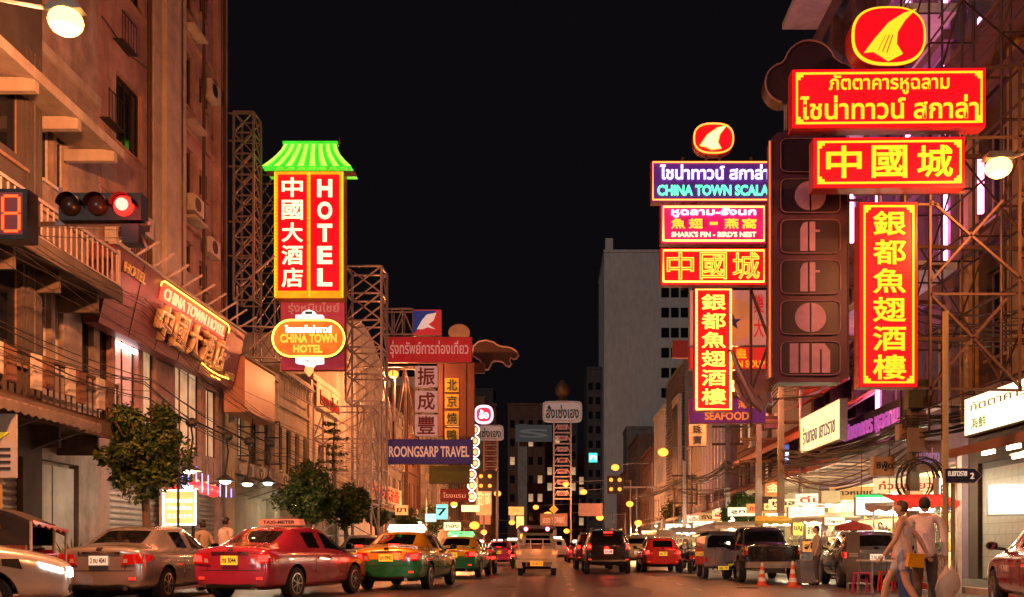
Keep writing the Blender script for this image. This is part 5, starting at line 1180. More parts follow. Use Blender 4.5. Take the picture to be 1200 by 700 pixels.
HATCH = [(0.00, .66, .36, .52, .80, .90, .50, .94, ''), (0.05, .79, .27, .54, .84, .98, .60, 1.00, 'rw'), (0.38, .82, .24, .55, .86, .97, .54, 1.38, 'cp'), (0.52, .83, .22, .55, .87, .96, .55, 1.43, 'cp'), (.80, .84, .21, .55, .87, .955, .56, 1.47, 'sg'),
         (1.70, .84, .2, .55, .87, .94, .57, 1.50, 'bp'), (1.79, .84, .2, .55, .87, .94, .57, 1.50, 'sg'), (2.2, .84, .2, .55, .86, .93, .55, 1.45, 'ws'), (3.0, .83, .2, .54, .84, .94, .62, 1.0, ''), (3.4, .8, .2, .52, .76, .86, .6, .9, ''), (3.7, .74, .24, .48, .62, .70, .5, .74, ''), (3.8, .62, .3, .44, .55, .6, .42, .62, '')]
SUV = [(0.00, .74, .48, .68, .98, 1.08, .58, 1.12, ''), (0.06, .86, .40, .70, 1.04, 1.16, .66, 1.19, 'rw'), (0.30, .90, .36, .70, 1.06, 1.17, .64, 1.60, 'cp'), (0.46, .91, .34, .70, 1.06, 1.16, .66, 1.70, 'sg'), (1.25, .92, .34, .70, 1.06, 1.14, .68, 1.76, 'bp'), (1.34, .92, .34, .70, 1.06, 1.14, .68, 1.765, 'sg'),
       (2.20, .92, .34, .70, 1.05, 1.13, .67, 1.77, 'bp'), (2.29, .92, .34, .70, 1.05, 1.13, .67, 1.77, 'sg'), (2.75, .92, .34, .70, 1.04, 1.12, .64, 1.70, 'ws'), (3.55, .91, .34, .68, 1.0, 1.10, .72, 1.16, ''), (4.2, .89, .34, .66, .92, 1.02, .70, 1.06, ''), (4.6, .82, .38, .60, .80, .88, .6, .92, ''), (4.72, .68, .44, .56, .72, .78, .5, .80, '')]
XOVER = [(y, w, zb*.78, zm*.9, zs*.93, zt*.93, wr, zr*.92, t_) for (y, w, zb, zm, zs, zt, wr, zr, t_) in SUV]
PICK = [(0.00, .78, .55, .72, 1.00, 1.08, .62, 1.09, ''), (0.05, .85, .50, .74, 1.02, 1.12, .70, 1.13, ''), (1.45, .86, .40, .74, 1.02, 1.12, .70, 1.13, ''), (1.52, .86, .38, .74, 1.02, 1.11, .68, 1.14, 'rw'), (1.72, .87, .36, .72, 1.02, 1.10, .62, 1.58, 'cp'), (1.90, .87, .36, .72, 1.02, 1.10, .64, 1.66, 'sg'),
        (2.55, .87, .36, .70, 1.0, 1.08, .65, 1.69, 'bp'), (2.64, .87, .36, .70, 1.0, 1.08, .65, 1.69, 'sg'), (3.05, .87, .36, .70, 1.0, 1.08, .62, 1.62, 'ws'), (3.85, .86, .36, .68, .96, 1.06, .7, 1.1, ''), (4.5, .84, .36, .64, .88, .98, .68, 1.0, ''), (4.9, .76, .42, .58, .76, .82, .56, .84, '')]
def car_mesh(st, lower, upper, wheels, rw):
    g = G(); nr = 9; ids = []
    for (y, w_, zb, zm, zs, zt, wr, zr, _) in st:
        h = [(0, zb), (.8*w_, zb), (.97*w_, zb+.10), (w_, zm), (.985*w_, zs), (.93*w_, zt), (wr, zr-.035), (wr*.84, zr), (0, zr+.018)]
        a = len(g.v); g.v += [(x, y, z) for x, z in h] + [(-x, y, z) for x, z in h[1:-1]]
        ids.append(([a+i for i in range(9)], [a] + [a+9+i for i in range(7)] + [a+8]))
    g.ms = [lower, upper, GLASSC, BLACK]; g.f = []; g.mi = []
    for k in range(len(st)-1):
        tg = st[k][8]
        for i in range(8):
            m_ = 0 if i < 4 else 1
            if i == 0: m_ = 3
            if tg == 'sg' and i == 5: m_ = 2
            if tg == 'ws' and i in (5, 7): m_ = 2
            if tg == 'rw' and i == 7: m_ = 2
            if m_ == 1 and lower is upper: m_ = 0
            a, b_ = ids[k], ids[k+1]
            g.f.append((a[0][i], b_[0][i], b_[0][i+1], a[0][i+1])); g.mi.append(m_)
            g.f.append((a[1][i+1], b_[1][i+1], b_[1][i], a[1][i])); g.mi.append(m_)
    for e, rev in ((0, False), (-1, True)):
        for i in range(8):
            R_, L_ = ids[e]; f = [R_[i], R_[i+1], L_[i+1], L_[i]]; f = list(dict.fromkeys(f))
            g.f.append(tuple(f[::-1] if rev else f)); g.mi.append(0 if i < 4 or lower is upper else 1)
    if lower is upper: g.ms = [lower, GLASSC, BLACK]; g.mi = [{0: 0, 1: 0, 2: 1, 3: 2}[q] for q in g.mi]
    me = g.mesh('shell'); bm = bmesh.new(); bm.from_mesh(me); bmesh.ops.recalc_face_normals(bm, faces=bm.faces)
    cl = bm.edges.layers.float.get('crease_edge') or bm.edges.layers.float.new('crease_edge')
    bm.to_mesh(me); bm.free()
    o = bpy.data.objects.new('tmp', me); COL.objects.link(o)
    md = o.modifiers.new('s', 'SUBSURF'); md.levels = 2; md.render_levels = 2
    cg = G()
    for wy in wheels:
        cg.lathe((-1.2, wy, rw), [(rw*1.20, 0), (rw*1.20, 2.4)], 28, 'x')
    cm = cg.mesh('cut', BLACK); bm = bmesh.new(); bm.from_mesh(cm); bmesh.ops.recalc_face_normals(bm, faces=bm.faces); bm.to_mesh(cm); bm.free()
    # hollow only the outer 25 cm of each side
    co = bpy.data.objects.new('cut', cm); COL.objects.link(co)
    b_ = o.modifiers.new('b', 'BOOLEAN'); b_.object = co; b_.operation = 'DIFFERENCE'; b_.solver = 'EXACT'; b_.material_mode = 'TRANSFER'
    dg = bpy.context.evaluated_depsgraph_get(); dg.update()
    r = bpy.data.meshes.new_from_object(o.evaluated_get(dg))
    bpy.data.objects.remove(o); bpy.data.objects.remove(co)
    return r
def split_mats(me, par, paint_names, sharp=True):
    """body = painted faces, each window its own part"""
    bm = bmesh.new(); bm.from_mesh(me)
    gl = [i for i, m_ in enumerate(me.materials) if m_ and m_.name.startswith('tinted')]
    gf = [f for f in bm.faces if f.material_index in gl]; seen = set(); groups = []
    for f in gf:
        if f.index in seen: continue
        st = [f]; seen.add(f.index); grp = []
        while st:
            q = st.pop(); grp.append(q)
            for e in q.edges:
                for n in e.link_faces:
                    if n.index not in seen and n.material_index in gl: seen.add(n.index); st.append(n)
        groups.append(grp)
    for grp in groups:
        g = G(); mp = {}; 
        for f in grp:
            ix = []
            for v in f.verts:
                if v.index not in mp: mp[v.index] = len(g.v); g.v.append(tuple(v.co))
                ix.append(mp[v.index])
            g.f.append(tuple(ix)); g.mi.append(0)
        c = sum((Vector(v) for v in g.v), Vector())/len(g.v)
        nm = 'side_window' if abs(c.x) > .35 and len(g.v) < 400 else ('rear_window' if c.y < 2 else 'windshield')
        o = link(nm, g.mesh(nm, GLASSC, True), par)
    bmesh.ops.delete(bm, geom=gf, context='FACES'); bm.to_mesh(me); bm.free()
    me.polygons.foreach_set('use_smooth', [True]*len(me.polygons))
    try: me.set_sharp_from_angle(angle=R(35))
    except Exception: pass
    return link('body', me, par)
def decal(bvh, par, name, mt, q, face='rear', off=.012, nx=5, nz=3):
    """thin curved piece hugging the body; q = 4 corners (a,z) counter-clockwise; face rear/front: a = x; right/left: a = y"""
    g = G(); fr = []
    for j in range(nz+1):
        for i in range(nx+1):
            u, v = i/nx, j/nz
            a = (q[0][0]*(1-u)+q[1][0]*u)*(1-v) + (q[3][0]*(1-u)+q[2][0]*u)*v; z = (q[0][1]*(1-u)+q[1][1]*u)*(1-v) + (q[3][1]*(1-u)+q[2][1]*u)*v
            if face in ('rear', 'front'): s = -1 if face == 'rear' else 1; org = Vector((a, 2+s*5, z)); d = Vector((0, -s, 0))
            else: s = 1 if face == 'right' else -1; org = Vector((s*3, a, z)); d = Vector((-s, 0, 0))
            hit = bvh.ray_cast(org, d)[0]
            if hit is None: hit = bvh.find_nearest(org + d*(4.9 if face in ('rear', 'front') else 2.3))[0]
            fr.append((hit, d))
    n = len(fr); vs = [h - d*off for h, d in fr] + [h + d*.012 for h, d in fr]
    W_ = nx+1; fs = []
    for j in range(nz):
        for i in range(nx): a = j*W_+i; fs.append((a, a+1, a+1+W_, a+W_)); fs.append((n+a, n+a+W_, n+a+W_+1, n+a+1))
    for i in range(nx): a = i; b_ = nz*W_+i; fs.append((a, n+a, n+a+1, a+1)); fs.append((b_, b_+1, n+b_+1, n+b_))
    for j in range(nz): a = j*W_; b_ = a+nx; fs.append((a, a+W_, n+a+W_, n+a)); fs.append((b_, n+b_, n+b_+W_, b_+W_))
    g.add(vs, fs); return g.obj(name, mt, par, smooth=True)
RIM = mat('alloy_rim', (.45, .42, .40), .3, .85, var=.1, scale=8, bump=0)
def wheel(par, x, y, r, wd=.2, side=1):
    t = G().lathe((-wd/2, 0, 0), [(r*.62, 0), (r*.93, 0), (r, .03), (r, wd-.03), (r*.93, wd), (r*.62, wd)], 24, 'x').obj('wheel', RUBBER, par, smooth=True); t.location = (x, y, r)
    g = G(); s = side; fx = s*(wd/2-.02)
    g.lathe((fx if s > 0 else fx-.02, 0, 0), [(r*.66, 0), (r*.66, .02), (r*.57, .025 if s > 0 else -.005), (r*.57, 0)], 24, 'x')
    for k in range(7):
        a = 2*math.pi*k/7; g.bar((fx+s*.012, r*.1*math.cos(a), r*.1*math.sin(a)), (fx+s*.012, r*.6*math.cos(a), r*.6*math.sin(a)), r*.13, .02)
    g.lathe((fx, 0, 0), [(r*.16, -.01), (r*.16, .03), (r*.1, .04)], 12, 'x'); g.obj('rim', RIM, t)
    return t
def plate(par, bvh, mt, txt, z, w_=.34, h=.17, x=0, y=None):
    yy = y if y is not None else bvh.ray_cast(Vector((x, -3, z)), Vector((0, 1, 0)))[0].y
    p = G().b(x-w_/2, x+w_/2, yy-.035, yy-.015, z-h/2, z+h/2).obj('number_plate', mt, par)
    text(txt, p, (x-w_*.42, x+w_*.42, z-h*.28, z+h*.30), yy-.037, INK, bold=.02, ext=.003)
    return p
def car(name, label, cat, x, Y, rz, st, lower, upper=None, wheels=(.95, 3.55), rw=.32, L=4.5, lights='off', pl=PLATEW, ptxt='2 กบ 4041', pz=.78, kind='sedan', taxi=None, third=False, group=None, front=False, detail=2, text_=None):
    t = thing(name, label, cat, (x, Y, 0), R(rz), group); upper = upper or lower
    me = car_mesh(st, lower, upper, wheels, rw)
    bvh = BVHTree.FromPolygons([v.co for v in me.vertices], [p.vertices[:] for p in me.polygons])
    split_mats(me, t, None)
    wmax = max(s[1] for s in st)
    for wy in wheels:
        for s in (-1, 1): wheel(t, s*(wmax-.115), wy, rw, .2, s)
    zs = st[1][4]; zt = st[1][5]; wd = st[1][1]
    LN = {'off': REDDIM, 'on': BRAKE, 'half': REDDIM}[lights]
    if kind in ('sedan', 'hatch'):
        for s in (-1, 1):
            a, b_ = .40, wd*.97
            q = [(s*a, zs-.12), (s*b_, zs-.10), (s*b_, zs+.09), (s*(a+.06), zs+.07)]
            tl = decal(bvh, t, 'tail_light', REDDIM if lights == 'half' else LN if kind == 'hatch' else REDDIM, q, 'rear', .02)
            decal(bvh, t, 'reversing_lens', CLEARL, [(s*(a+.04), zs-.085), (s*(a+.12), zs-.08), (s*(a+.12), zs-.01), (s*(a+.06), zs-.01)], 'rear', .028, 3, 2)
            if lights in ('on', 'half'): decal(bvh, t, 'brake_lamp', BRAKE, [(s*(b_-.20), zs-.07), (s*(b_-.02), zs-.06), (s*(b_-.02), zs+.06), (s*(b_-.18), zs+.05)], 'rear', .03, 3, 2)
            fc = 'right' if s > 0 else 'left'
            decal(bvh, t, 'tail_light', REDDIM, [(.03, zs-.10), (.30, zs-.03), (.34, zs+.05), (.03, zs+.09)], fc, .012, 3, 2)
            decal(bvh, t, 'reflector', mat('red_reflector', (.5, .02, .01), .3, var=0, emis=(1, .05, .02), es=.9), [(s*(wd-.26), .42), (s*(wd-.14), .42), (s*(wd-.14), .47), (s*(wd-.26), .47)], 'rear', .01, 2, 1)
        decal(bvh, t, 'chrome_strip', CHROME if kind == 'sedan' else BLACK, [(-.38, zs+.085), (.38, zs+.085), (.38, zs+.115), (-.38, zs+.115)], 'rear', .02, 6, 1)
        decal(bvh, t, 'bumper_gap', PANEL, [(-wd, zs-.235), (wd, zs-.235), (wd, zs-.222), (-wd, zs-.222)], 'rear', .003, 8, 1)
        for s in (-1, 1): decal(bvh, t, 'panel_gap', PANEL, [(s*.46, zs-.23), (s*.475, zs-.23), (s*.50, zs+.16), (s*.485, zs+.16)], 'rear', .003, 1, 5)
    elif kind == 'suv':
        for s in (-1, 1):
            q = [(s*(wd-.20), zs-.10), (s*(wd-.02), zs-.10), (s*(wd-.07), zs+.18), (s*(wd-.20), zs+.18)]
            decal(bvh, t, 'tail_light', REDDIM, q, 'rear', .025)
            if lights == 'on': decal(bvh, t, 'brake_lamp', BRAKE, [(s*(wd-.17), zs-.02), (s*(wd-.05), zs-.02), (s*(wd-.07), zs+.10), (s*(wd-.17), zs+.10)], 'rear', .035, 3, 2)
            decal(bvh, t, 'tail_light', REDDIM, [(.05, zs-.08), (.22, zs-.02), (.2, zs+.14), (.09, zs+.16)], 'right' if s > 0 else 'left', .012, 2, 2)
            decal(bvh, t, 'reflector', MATS.get('red_reflector') or REDDIM, [(s*(wd-.2), .55), (s*(wd-.08), .55), (s*(wd-.08), .6), (s*(wd-.2), .6)], 'rear', .012, 2, 1)
        decal(bvh, t, 'bumper', CHROME if 'black' in label else BLACK, [(-wd*.8, .50), (wd*.8, .50), (wd*.8, .56), (-wd*.8, .56)], 'rear', .04, 8, 2)
        decal(bvh, t, 'panel_gap', PANEL, [(-wd*.8, zs-.32), (wd*.8, zs-.32), (wd*.8, zs-.305), (-wd*.8, zs-.305)], 'rear', .003, 8, 1)
        for s in (-1, 1): G().b(s*.60-.015, s*.60+.015, .6, 2.6, st[4][7]+.0, st[4][7]+.05).obj('roof_rail', CHROME, t)
        G().b(-.55, .55, .20, .42, st[3][7]-.05, st[3][7]-.02).obj('spoiler', lower, t)
    elif kind == 'pickup':
        for s in (-1, 1):
            for zz, m_ in ((zs-.20, REDDIM), (zs-.08, mat('amber_lens', (.5, .2, .02), .2, var=0, emis=(1, .3, .03), es=.25)), (zs+.03, REDDIM)): decal(bvh, t, 'tail_light', m_, [(s*(wd-.13), zz), (s*(wd-.01), zz), (s*(wd-.01), zz+.1), (s*(wd-.13), zz+.1)], 'rear', .02, 2, 2)
            decal(bvh, t, 'panel_gap', PANEL, [(s*(wd-.16), .66), (s*(wd-.145), .66), (s*(wd-.145), zs+.09), (s*(wd-.16), zs+.09)], 'rear', .003, 1, 5)
        G().poly([(-.80, .44), (.80, .44), (.80, .58), (.72, .62), (-.72, .62), (-.80, .58)], -.18, .02).obj('bumper', mat('dull_chrome', (.35, .33, .3), .35, .8), t)
        decal(bvh, t, 'tailgate_handle', BLACK, [(-.12, .92), (.12, .92), (.12, .98), (-.12, .98)], 'rear', .02, 2, 1)
        for s in (-1, 1): G().tube([(s*.62, 1.42, 1.1), (s*.60, 1.40, 1.52), (0, 1.40, 1.55)], .03).obj('roll_bar', BLACK, t)
        G().b(-.3, .3, -.2, -.1, .3, .44).obj('tow_step', BLACK, t)
    if detail > 1:
        cab = [s for s in st if s[8] in ('sg', 'bp', 'ws')]; y0, y1 = cab[0][0], cab[-1][0]+.45; zb_ = .30 if kind in ('sedan', 'hatch') else .45; ztop = zt-.06
        for s, fc in ((1, 'right'), (-1, 'left')):
            for yy in (y0+.28, (y0+y1)/2, y1+.05): decal(bvh, t, 'door_gap', PANEL, [(yy, zb_), (yy+.016, zb_), (yy+.016, ztop), (yy, ztop)], fc, .003, 1, 5)
            decal(bvh, t, 'door_gap', PANEL, [(y0+.28, zb_), (y1+.05, zb_), (y1+.05, zb_+.014), (y0+.28, zb_+.014)], fc, .003, 8, 1)
            decal(bvh, t, 'side_moulding', BLACK if kind != 'sedan' else lower, [(y0+.25, .52), (y1, .50), (y1, .55), (y0+.25, .57)], fc, .018, 8, 1)
            for yy in (y0+.38, (y0+y1)/2+.10): decal(bvh, t, 'door_handle', upper if upper is lower else upper, [(yy, ztop-.13), (yy+.19, ztop-.13), (yy+.19, ztop-.095), (yy, ztop-.095)], fc, .03, 3, 1)
            mx = s*(wmax+.09); my = y1+.0; mz = zt+.03
            g = G(); g.ball((mx, my, mz+.04), .1, 10, sc=(1.0, .6, .75)); m_ = g.obj('wing_mirror', BLACK if 'red taxi' in label or 'yellow' in label else upper, t, smooth=True)
            G().bar((s*(wmax-.12), my, mz-.02), (mx, my, mz), .05).obj('mirror_stalk', BLACK, m_); G().b(mx-.07, mx+.07, my-.068, my-.058, mz-.02, mz+.09).obj('mirror_glass', mat('mirror_glass', (.5, .5, .5), .03, 1., var=0), m_)
        if kind in ('sedan', 'hatch'):
            G().lathe((.48, -.03, .27), [(.035, 0), (.04, .0), (.04, .12)], 10, 'y').obj('exhaust', CHROME, t)
            decal(bvh, t, 'badge', CHROME, [(-.06, zs+.145), (.06, zs+.145), (.05, zs+.20), (-.05, zs+.20)], 'rear', .012, 2, 2)
    if third:
        h = [s for s in st if s[8] == 'rw'][0]; n_ = st[st.index(h)+1]
        if kind == 'suv': G().b(-.17, .17, .20, .235, n_[7]-.00, n_[7]+.06).obj('high_brake_light', BRAKE, t)
        else: G().b(-.13, .13, h[0]+.02, h[0]+.05, h[7]+.02, h[7]+.07).obj('high_brake_light', BRAKE, t)
    if front:
        y1 = st[-1][0]
        for s in (-1, 1):
            fc = 'right' if s > 0 else 'left'; zz = st[-2][4]
            decal(bvh, t, 'headlight', HEADL, [(y1-.40, zz-.0), (y1-.14, zz-.09), (y1-.14, zz-.02), (y1-.44, zz+.07)], fc, .015, 5, 3)
            decal(bvh, t, 'headlight', HEADL, [(s*.45, zz-.14), (s*.72, zz-.14), (s*.74, zz), (s*.5, zz-.02)], 'front', .015, 4, 2)
            decal(bvh, t, 'headlight_bezel', BLACK, [(y1-.85, zz+.03), (y1-.62, zz-.02), (y1-.66, zz+.12), (y1-.86, zz+.12)], fc, .012, 3, 2)
            decal(bvh, t, 'fog_recess', BLACK, [(s*.5, .38), (s*.72, .38), (s*.7, .5), (s*.5, .5)], 'front', .008, 2, 2)
        decal(bvh, t, 'grille', BLACK, [(-.42, zz-.2), (.42, zz-.2), (.42, zz-.02), (-.42, zz-.02)], 'front', .01, 6, 2)
    if pl: plate(t, bvh, pl, ptxt, pz, x=0)
    if taxi:
        zr = max(s[7] for s in st)+.02; tx = G(); tx.poly([(-.48, 0), (.48, 0), (.43, .13), (-.43, .13)], 1.75, 1.98); sg = tx.obj('taxi_sign', taxi, t)
        text('TAXI-METER', sg, (-.36, .36, .03, .10), 1.745, INK, bold=.02, ext=.003); sg.location = (0, 0, zr)
    if text_: 
        for s, fc in ((1, 'right'), (-1, 'left')):
            me_, w_, h_ = text_mesh(text_, mat('white_decal', (.7, .65, .6), .5, var=0), ext=.003, bold=.02)
            hit = bvh.ray_cast(Vector((s*3, 2.6, .66)), Vector((-s, 0, 0)))[0]
            o = link('door_lettering', me_, t, (hit.x+s*.012, 2.35 if s > 0 else 2.85, .62)); o.scale = (.5/w_, 1, .11/h_); o.rotation_euler = (0, 0, R(90) if s > 0 else R(-90))
    return t, bvh
SILVER = paint('silver_paint', (.36, .36, .38), .6, .26); REDP = paint('taxi_red_paint', (.34, .025, .06)); YELP = paint('taxi_yellow_paint', (.72, .36, .01)); GRNP = paint('taxi_green_paint', (.01, .17, .06))
PINKP = paint('taxi_pink_paint', (.65, .06, .25)); BLKP = paint('black_paint', (.012, .011, .012)); DRED = paint('dark_red_paint', (.16, .01, .012)); WHTP = paint('white_paint', (.68, .66, .63)); HRED = paint('bright_red_paint', (.62, .03, .02)); CREAMP = paint('cream_paint', (.62, .5, .25)); GREYP = paint('grey_paint', (.12, .12, .13), .4)
TAXIOFF = mat('taxi_sign_off', (.6, .28, .22), .4, var=0, emis=(1, .2, .15), es=.10); TAXION = glow('taxi_sign_lit', (1, .88, .75), 6.)
car('silver_sedan', 'silver sedan with a white number plate between the tuk-tuk and the red taxi', 'car', -8.3, 15.6, 1, SED, SILVER, lights='off')
car('red_taxi', 'red taxi sedan with a yellow plate and unlit roof sign, largest car on the left', 'taxi', -6.02, 15.9, -12, SED, REDP, lights='half', pl=PLATEY, ptxt='ทจ 3044', taxi=TAXIOFF)
car('yellow_green_taxi', 'yellow and green taxi sedan with lit white roof sign and brake lights on', 'taxi', -3.95, 20.2, -5.5, SED, GRNP, YELP, lights='on', pl=PLATEY, ptxt='มก 0942', taxi=TAXION, third=True)
car('yellow_green_taxi', 'second yellow and green taxi, smaller, just ahead of the larger yellow and green one', 'taxi', -3.42, 29, -3, SED, GRNP, YELP, lights='half', pl=PLATEY, ptxt='ทส 512', taxi=glow('taxi_sign_green', (.2, 1, .3), 2.))
car('black_suv', 'black SUV with red brake lights and a high brake light beside the dashed lane line', 'car', 2.15, 33, 0, SUV, BLKP, wheels=(.95, 3.65), rw=.37, kind='suv', lights='on', pz=.88, third=True, ptxt='ชก 88')
car('dark_red_suv', 'dark red SUV mostly hidden behind the left side of the black SUV', 'car', 1.95, 40, 0, SUV, DRED, wheels=(.95, 3.65), rw=.37, kind='suv', lights='on', pz=.88, ptxt='กท 12')
car('red_hatchback', 'bright red small hatchback with yellow plate and lit roof sign, right of the black SUV', 'taxi', 4.65, 36, 0, HATCH, HRED, wheels=(.65, 3.05), rw=.30, kind='hatch', lights='half', pl=PLATEY, ptxt='มข 77', taxi=None)
car('cream_minivan', 'pale cream car between the black SUV and the red hatchback, further away', 'car', 4.55, 46, 0, SUV, CREAMP, wheels=(.95, 3.65), rw=.36, kind='suv', lights='half')
car('pink_taxi', 'pink taxi with high brake light seen left of the cream cage truck', 'taxi', -3.2, 50, 0, SED, PINKP, lights='half', third=True, pl=PLATEY, ptxt='ทค 3', detail=1)
car('black_pickup', 'black pickup truck parked behind two striped cones on the right', 'truck', 6.35, 24.6, -3, PICK, BLKP, wheels=(.95, 3.95), rw=.37, kind='pickup', pl=None)
car('dark_hatchback', 'dark hatchback with red tail lights parked by the food stalls behind the dark sign board', 'car', 8.05, 21.2, -8, HATCH, GREYP, wheels=(.65, 3.05), rw=.31, kind='hatch', lights='half', pl=PLATEW)
car('red_taxi', 'red taxi cut off by the right frame edge, its left side and wing mirror showing', 'taxi', 7.65, 11.4, -15, SED, REDP, lights='off', pl=PLATEY, text_='TAXI')
car('white_crossover', 'white crossover with a glowing headlight, its front wheel cut off at the lower left corner', 'car', -11.08, 10.05, -58, XOVER, WHTP, wheels=(.95, 3.65), rw=.34, kind='suv', front=True, pl=None)
point((-5.4, 12.6, .75), 20, (1, .95, .85), .1)
for i, (x, y, p_, k_, l) in enumerate(((-6.4, 27.5, SILVER, SED, 'pale sedan between the red taxi and the yellow and green taxi, just its roof showing'), (-2.2, 62, HRED, SED, 'small red car beyond the pink taxi'), (-5.5, 60, SILVER, SED, 'silver car at the left far lane'), (.2, 64, WHTP, SUV, 'far white van-like car behind the cream cage truck'), (1.9, 60, PINKP, SED, 'far pink taxi between the cage truck and the black SUV'),
                                      (-.7, 84, GREYP, SUV, 'distant grey SUV in the centre lane'), (2.3, 88, HRED, SED, 'distant red car right of the centre line'), (-3.4, 90, WHTP, SED, 'distant white car left of the centre'), (4.6, 66, GREYP, SED, 'distant grey car ahead of the cream one'), (-5.8, 98, DRED, SUV, 'most distant dark red car on the left'), (.9, 110, GREYP, SUV, 'most distant car in the centre under the gantry board'), (6.4, 52, HRED, SED, 'red car parked by the right kerb beyond the small silver truck'))):
    car('queued_car', l, 'car', x, y, 0, k_, p_, wheels=(.95, 3.6), rw=.33, kind='suv' if k_ is SUV else 'sedan', lights='on' if i not in (0, 11) else 'half', detail=1, taxi=TAXION if i in (2, 3, 4, 7) else None, third=i % 2 == 0, group='cars queued further up the street', pl=PLATEW if i % 2 else PLATEY)
point((2.1, 32.6, 1.0), 12, (1, .04, .02), .1); point((-3.9, 19.6, .85), 10, (1, .05, .03), .1); point((-.6, 31.4, 1.), 5, (1, .2, .06), .1)

# cream cage truck in the middle
t = thing('cage_truck', 'small cream cage truck with an orange number plate and two red roof lamps', 'truck', (-.6, 31.6, 0))
CRT = mat('cream_truck_paint', (.58, .48, .30), .4, scale=4)
G().poly([(-.74, .62), (.74, .62), (.74, .80), (.66, .98), (-.66, .98), (-.74, .80)], 0, .08).obj('tailgate', CRT, t)
g = G(); g.b(-.74, .74, .08, 2.3, .62, .70); g.obj('load_bed', CRT, t)
for s in (-1, 1): G().b(s*.74-.03, s*.74+.03, .0, 2.3, .70, .98).obj('side_panel', CRT, t)
for k in range(4): G().b(-.55+k*.3, -.35+k*.3, -.02, -.001, .74, .88).obj('panel_rib', CRT, t)
G().b(-.78, .78, -.12, -.02, .50, .60).obj('bumper', mat('cream_bumper', (.62, .50, .28), .4), t)
for s in (-1, 1): G().poly([(s*.52, .28), (s*.76, .28), (s*.76, .50), (s*.56, .50)], -.10, -.04).obj('mud_flap', CRT, t)
for x in (-.70, -.23, .23, .70): G().bar((x, .04, .98), (x, .04, 1.35 if abs(x) < .5 else 1.75), .035).obj('cage_post', PALESTEEL, t)
for z in (1.17, 1.35): G().bar((-.70, .04, z), (.70, .04, z), .03).obj('cage_rail', PALESTEEL, t)
for s in (-1, 1):
    for y in (.8, 1.5, 2.25): G().bar((s*.72, y, .98), (s*.72, y, 1.75), .035).obj('cage_post', PALESTEEL, t)
    for z in (1.3, 1.75): G().bar((s*.72, 0, z), (s*.72, 2.3, z), .03).obj('cage_rail', PALESTEEL, t)
    G().lathe((s*.40, -.04, 1.72), [(.075, 0), (.07, -.05), (.001, -.08)], 12, 'y').obj('roof_lamp', glow('pink_red_lamp', (1, .12, .14), 12.), t)
G().poly([(-.74, 1.74), (.74, 1.74), (.62, 1.86), (-.62, 1.86)], 0, 2.35).obj('roof', DARKPL, t)
for k in range(3): G().b(-.62+k*.42, -.24+k*.42, .3, .7, .70, 1.12).obj('crate', [CANVAS, BROWNPL, CREAM][k], t)
cb = G(); cb.poly([(-.72, .45), (.72, .45), (.72, 1.05), (.60, 1.62), (-.60, 1.62), (-.72, 1.05)], 2.4, 3.9); cb.obj('cab', CRT, t)
G().poly([(-.52, 1.12), (.52, 1.12), (.46, 1.52), (-.46, 1.52)], 2.37, 2.395).obj('rear_window', GLASSC, t)
for s in (-1, 1):
    for y in (.45, 3.3): wheel(t, s*.62, y, .28, .18, s)
    G().b(s*.66-.08, s*.66+.08, -.05, -.001, .78, .90).obj('tail_light', glow('orange_red_lens', (1, .12, .03), 3.), t)
p = G().b(-.23, .23, -.16, -.125, .36, .52).obj('number_plate', mat('orange_plate_face', (.8, .3, .02), .4, var=0, emis=(1, .30, .02), es=1.1), t); text('70-4512', p, (-.19, .19, .39, .49), -.165, INK, bold=.02, ext=.003)
g = G(); g.bar((-.3, .1, .4), (-.3, 2.4, .45), .08); g.obj('chassis_rail', BLACK, t); G().lathe((-.6, .45, .28), [(.05, 0), (.05, 1.2)], 8, 'x').obj('axle', BLACK, t)

# small silver utility truck on the right
t = thing('small_silver_truck', 'small silver canopied truck beside the black pickup, added glare spot on its rear window', 'truck', (5.62, 28.2, 0), R(-3))
G().poly([(-.60, .42), (.60, .42), (.62, .90), (.60, 1.0), (-.60, 1.0), (-.62, .90)], 0, .05).obj('tailgate', SILVER, t)
G().poly([(-.62, .40), (.62, .40), (.62, 1.0), (.56, 1.42), (.40, 1.52), (-.40, 1.52), (-.56, 1.42), (-.62, 1.0)], .06, 2.6).obj('body', SILVER, t)
G().poly([(-.52, 1.04), (.52, 1.04), (.48, 1.36), (.36, 1.44), (-.36, 1.44), (-.48, 1.36)], .02, .055).obj('rear_window', GLASSC, t)
G().ball((.18, -.01, 1.17), .055, 10, sc=(1.4, .4, 1)).obj('lamp', glow('lamp_white', (1, .88, .62), 14.), t)  # glowing spot put on the glass to stand for lamp glare
for s in (-1, 1):
    wheel(t, s*.52, .45, .27, .16, s); wheel(t, s*.52, 2.1, .27, .16, s); G().b(s*.55-.05, s*.55+.05, -.03, -.001, .55, .72).obj('tail_light', REDDIM, t)
G().b(-.62, .62, -.08, -.01, .34, .41).obj('bumper', BLACK, t); p = G().b(-.17, .17, -.11, -.085, .30, .42).obj('number_plate', PLATEY, t); text('สข 19', p, (-.13, .13, .32, .40), -.114, INK, bold=.02, ext=.003)
G().poly([(-.60, 1.52), (.60, 1.52), (.5, 1.58), (-.5, 1.58)], -.1, 2.7).obj('canopy', DARKPL, t)
for s in (-1, 1): G().poly([(-.05, 0), (.05, 0), (.02, .5), (-.02, .5)], -.006, .006).obj('panel_rib', STEEL, t).location = (s*.3, -.01, .45)

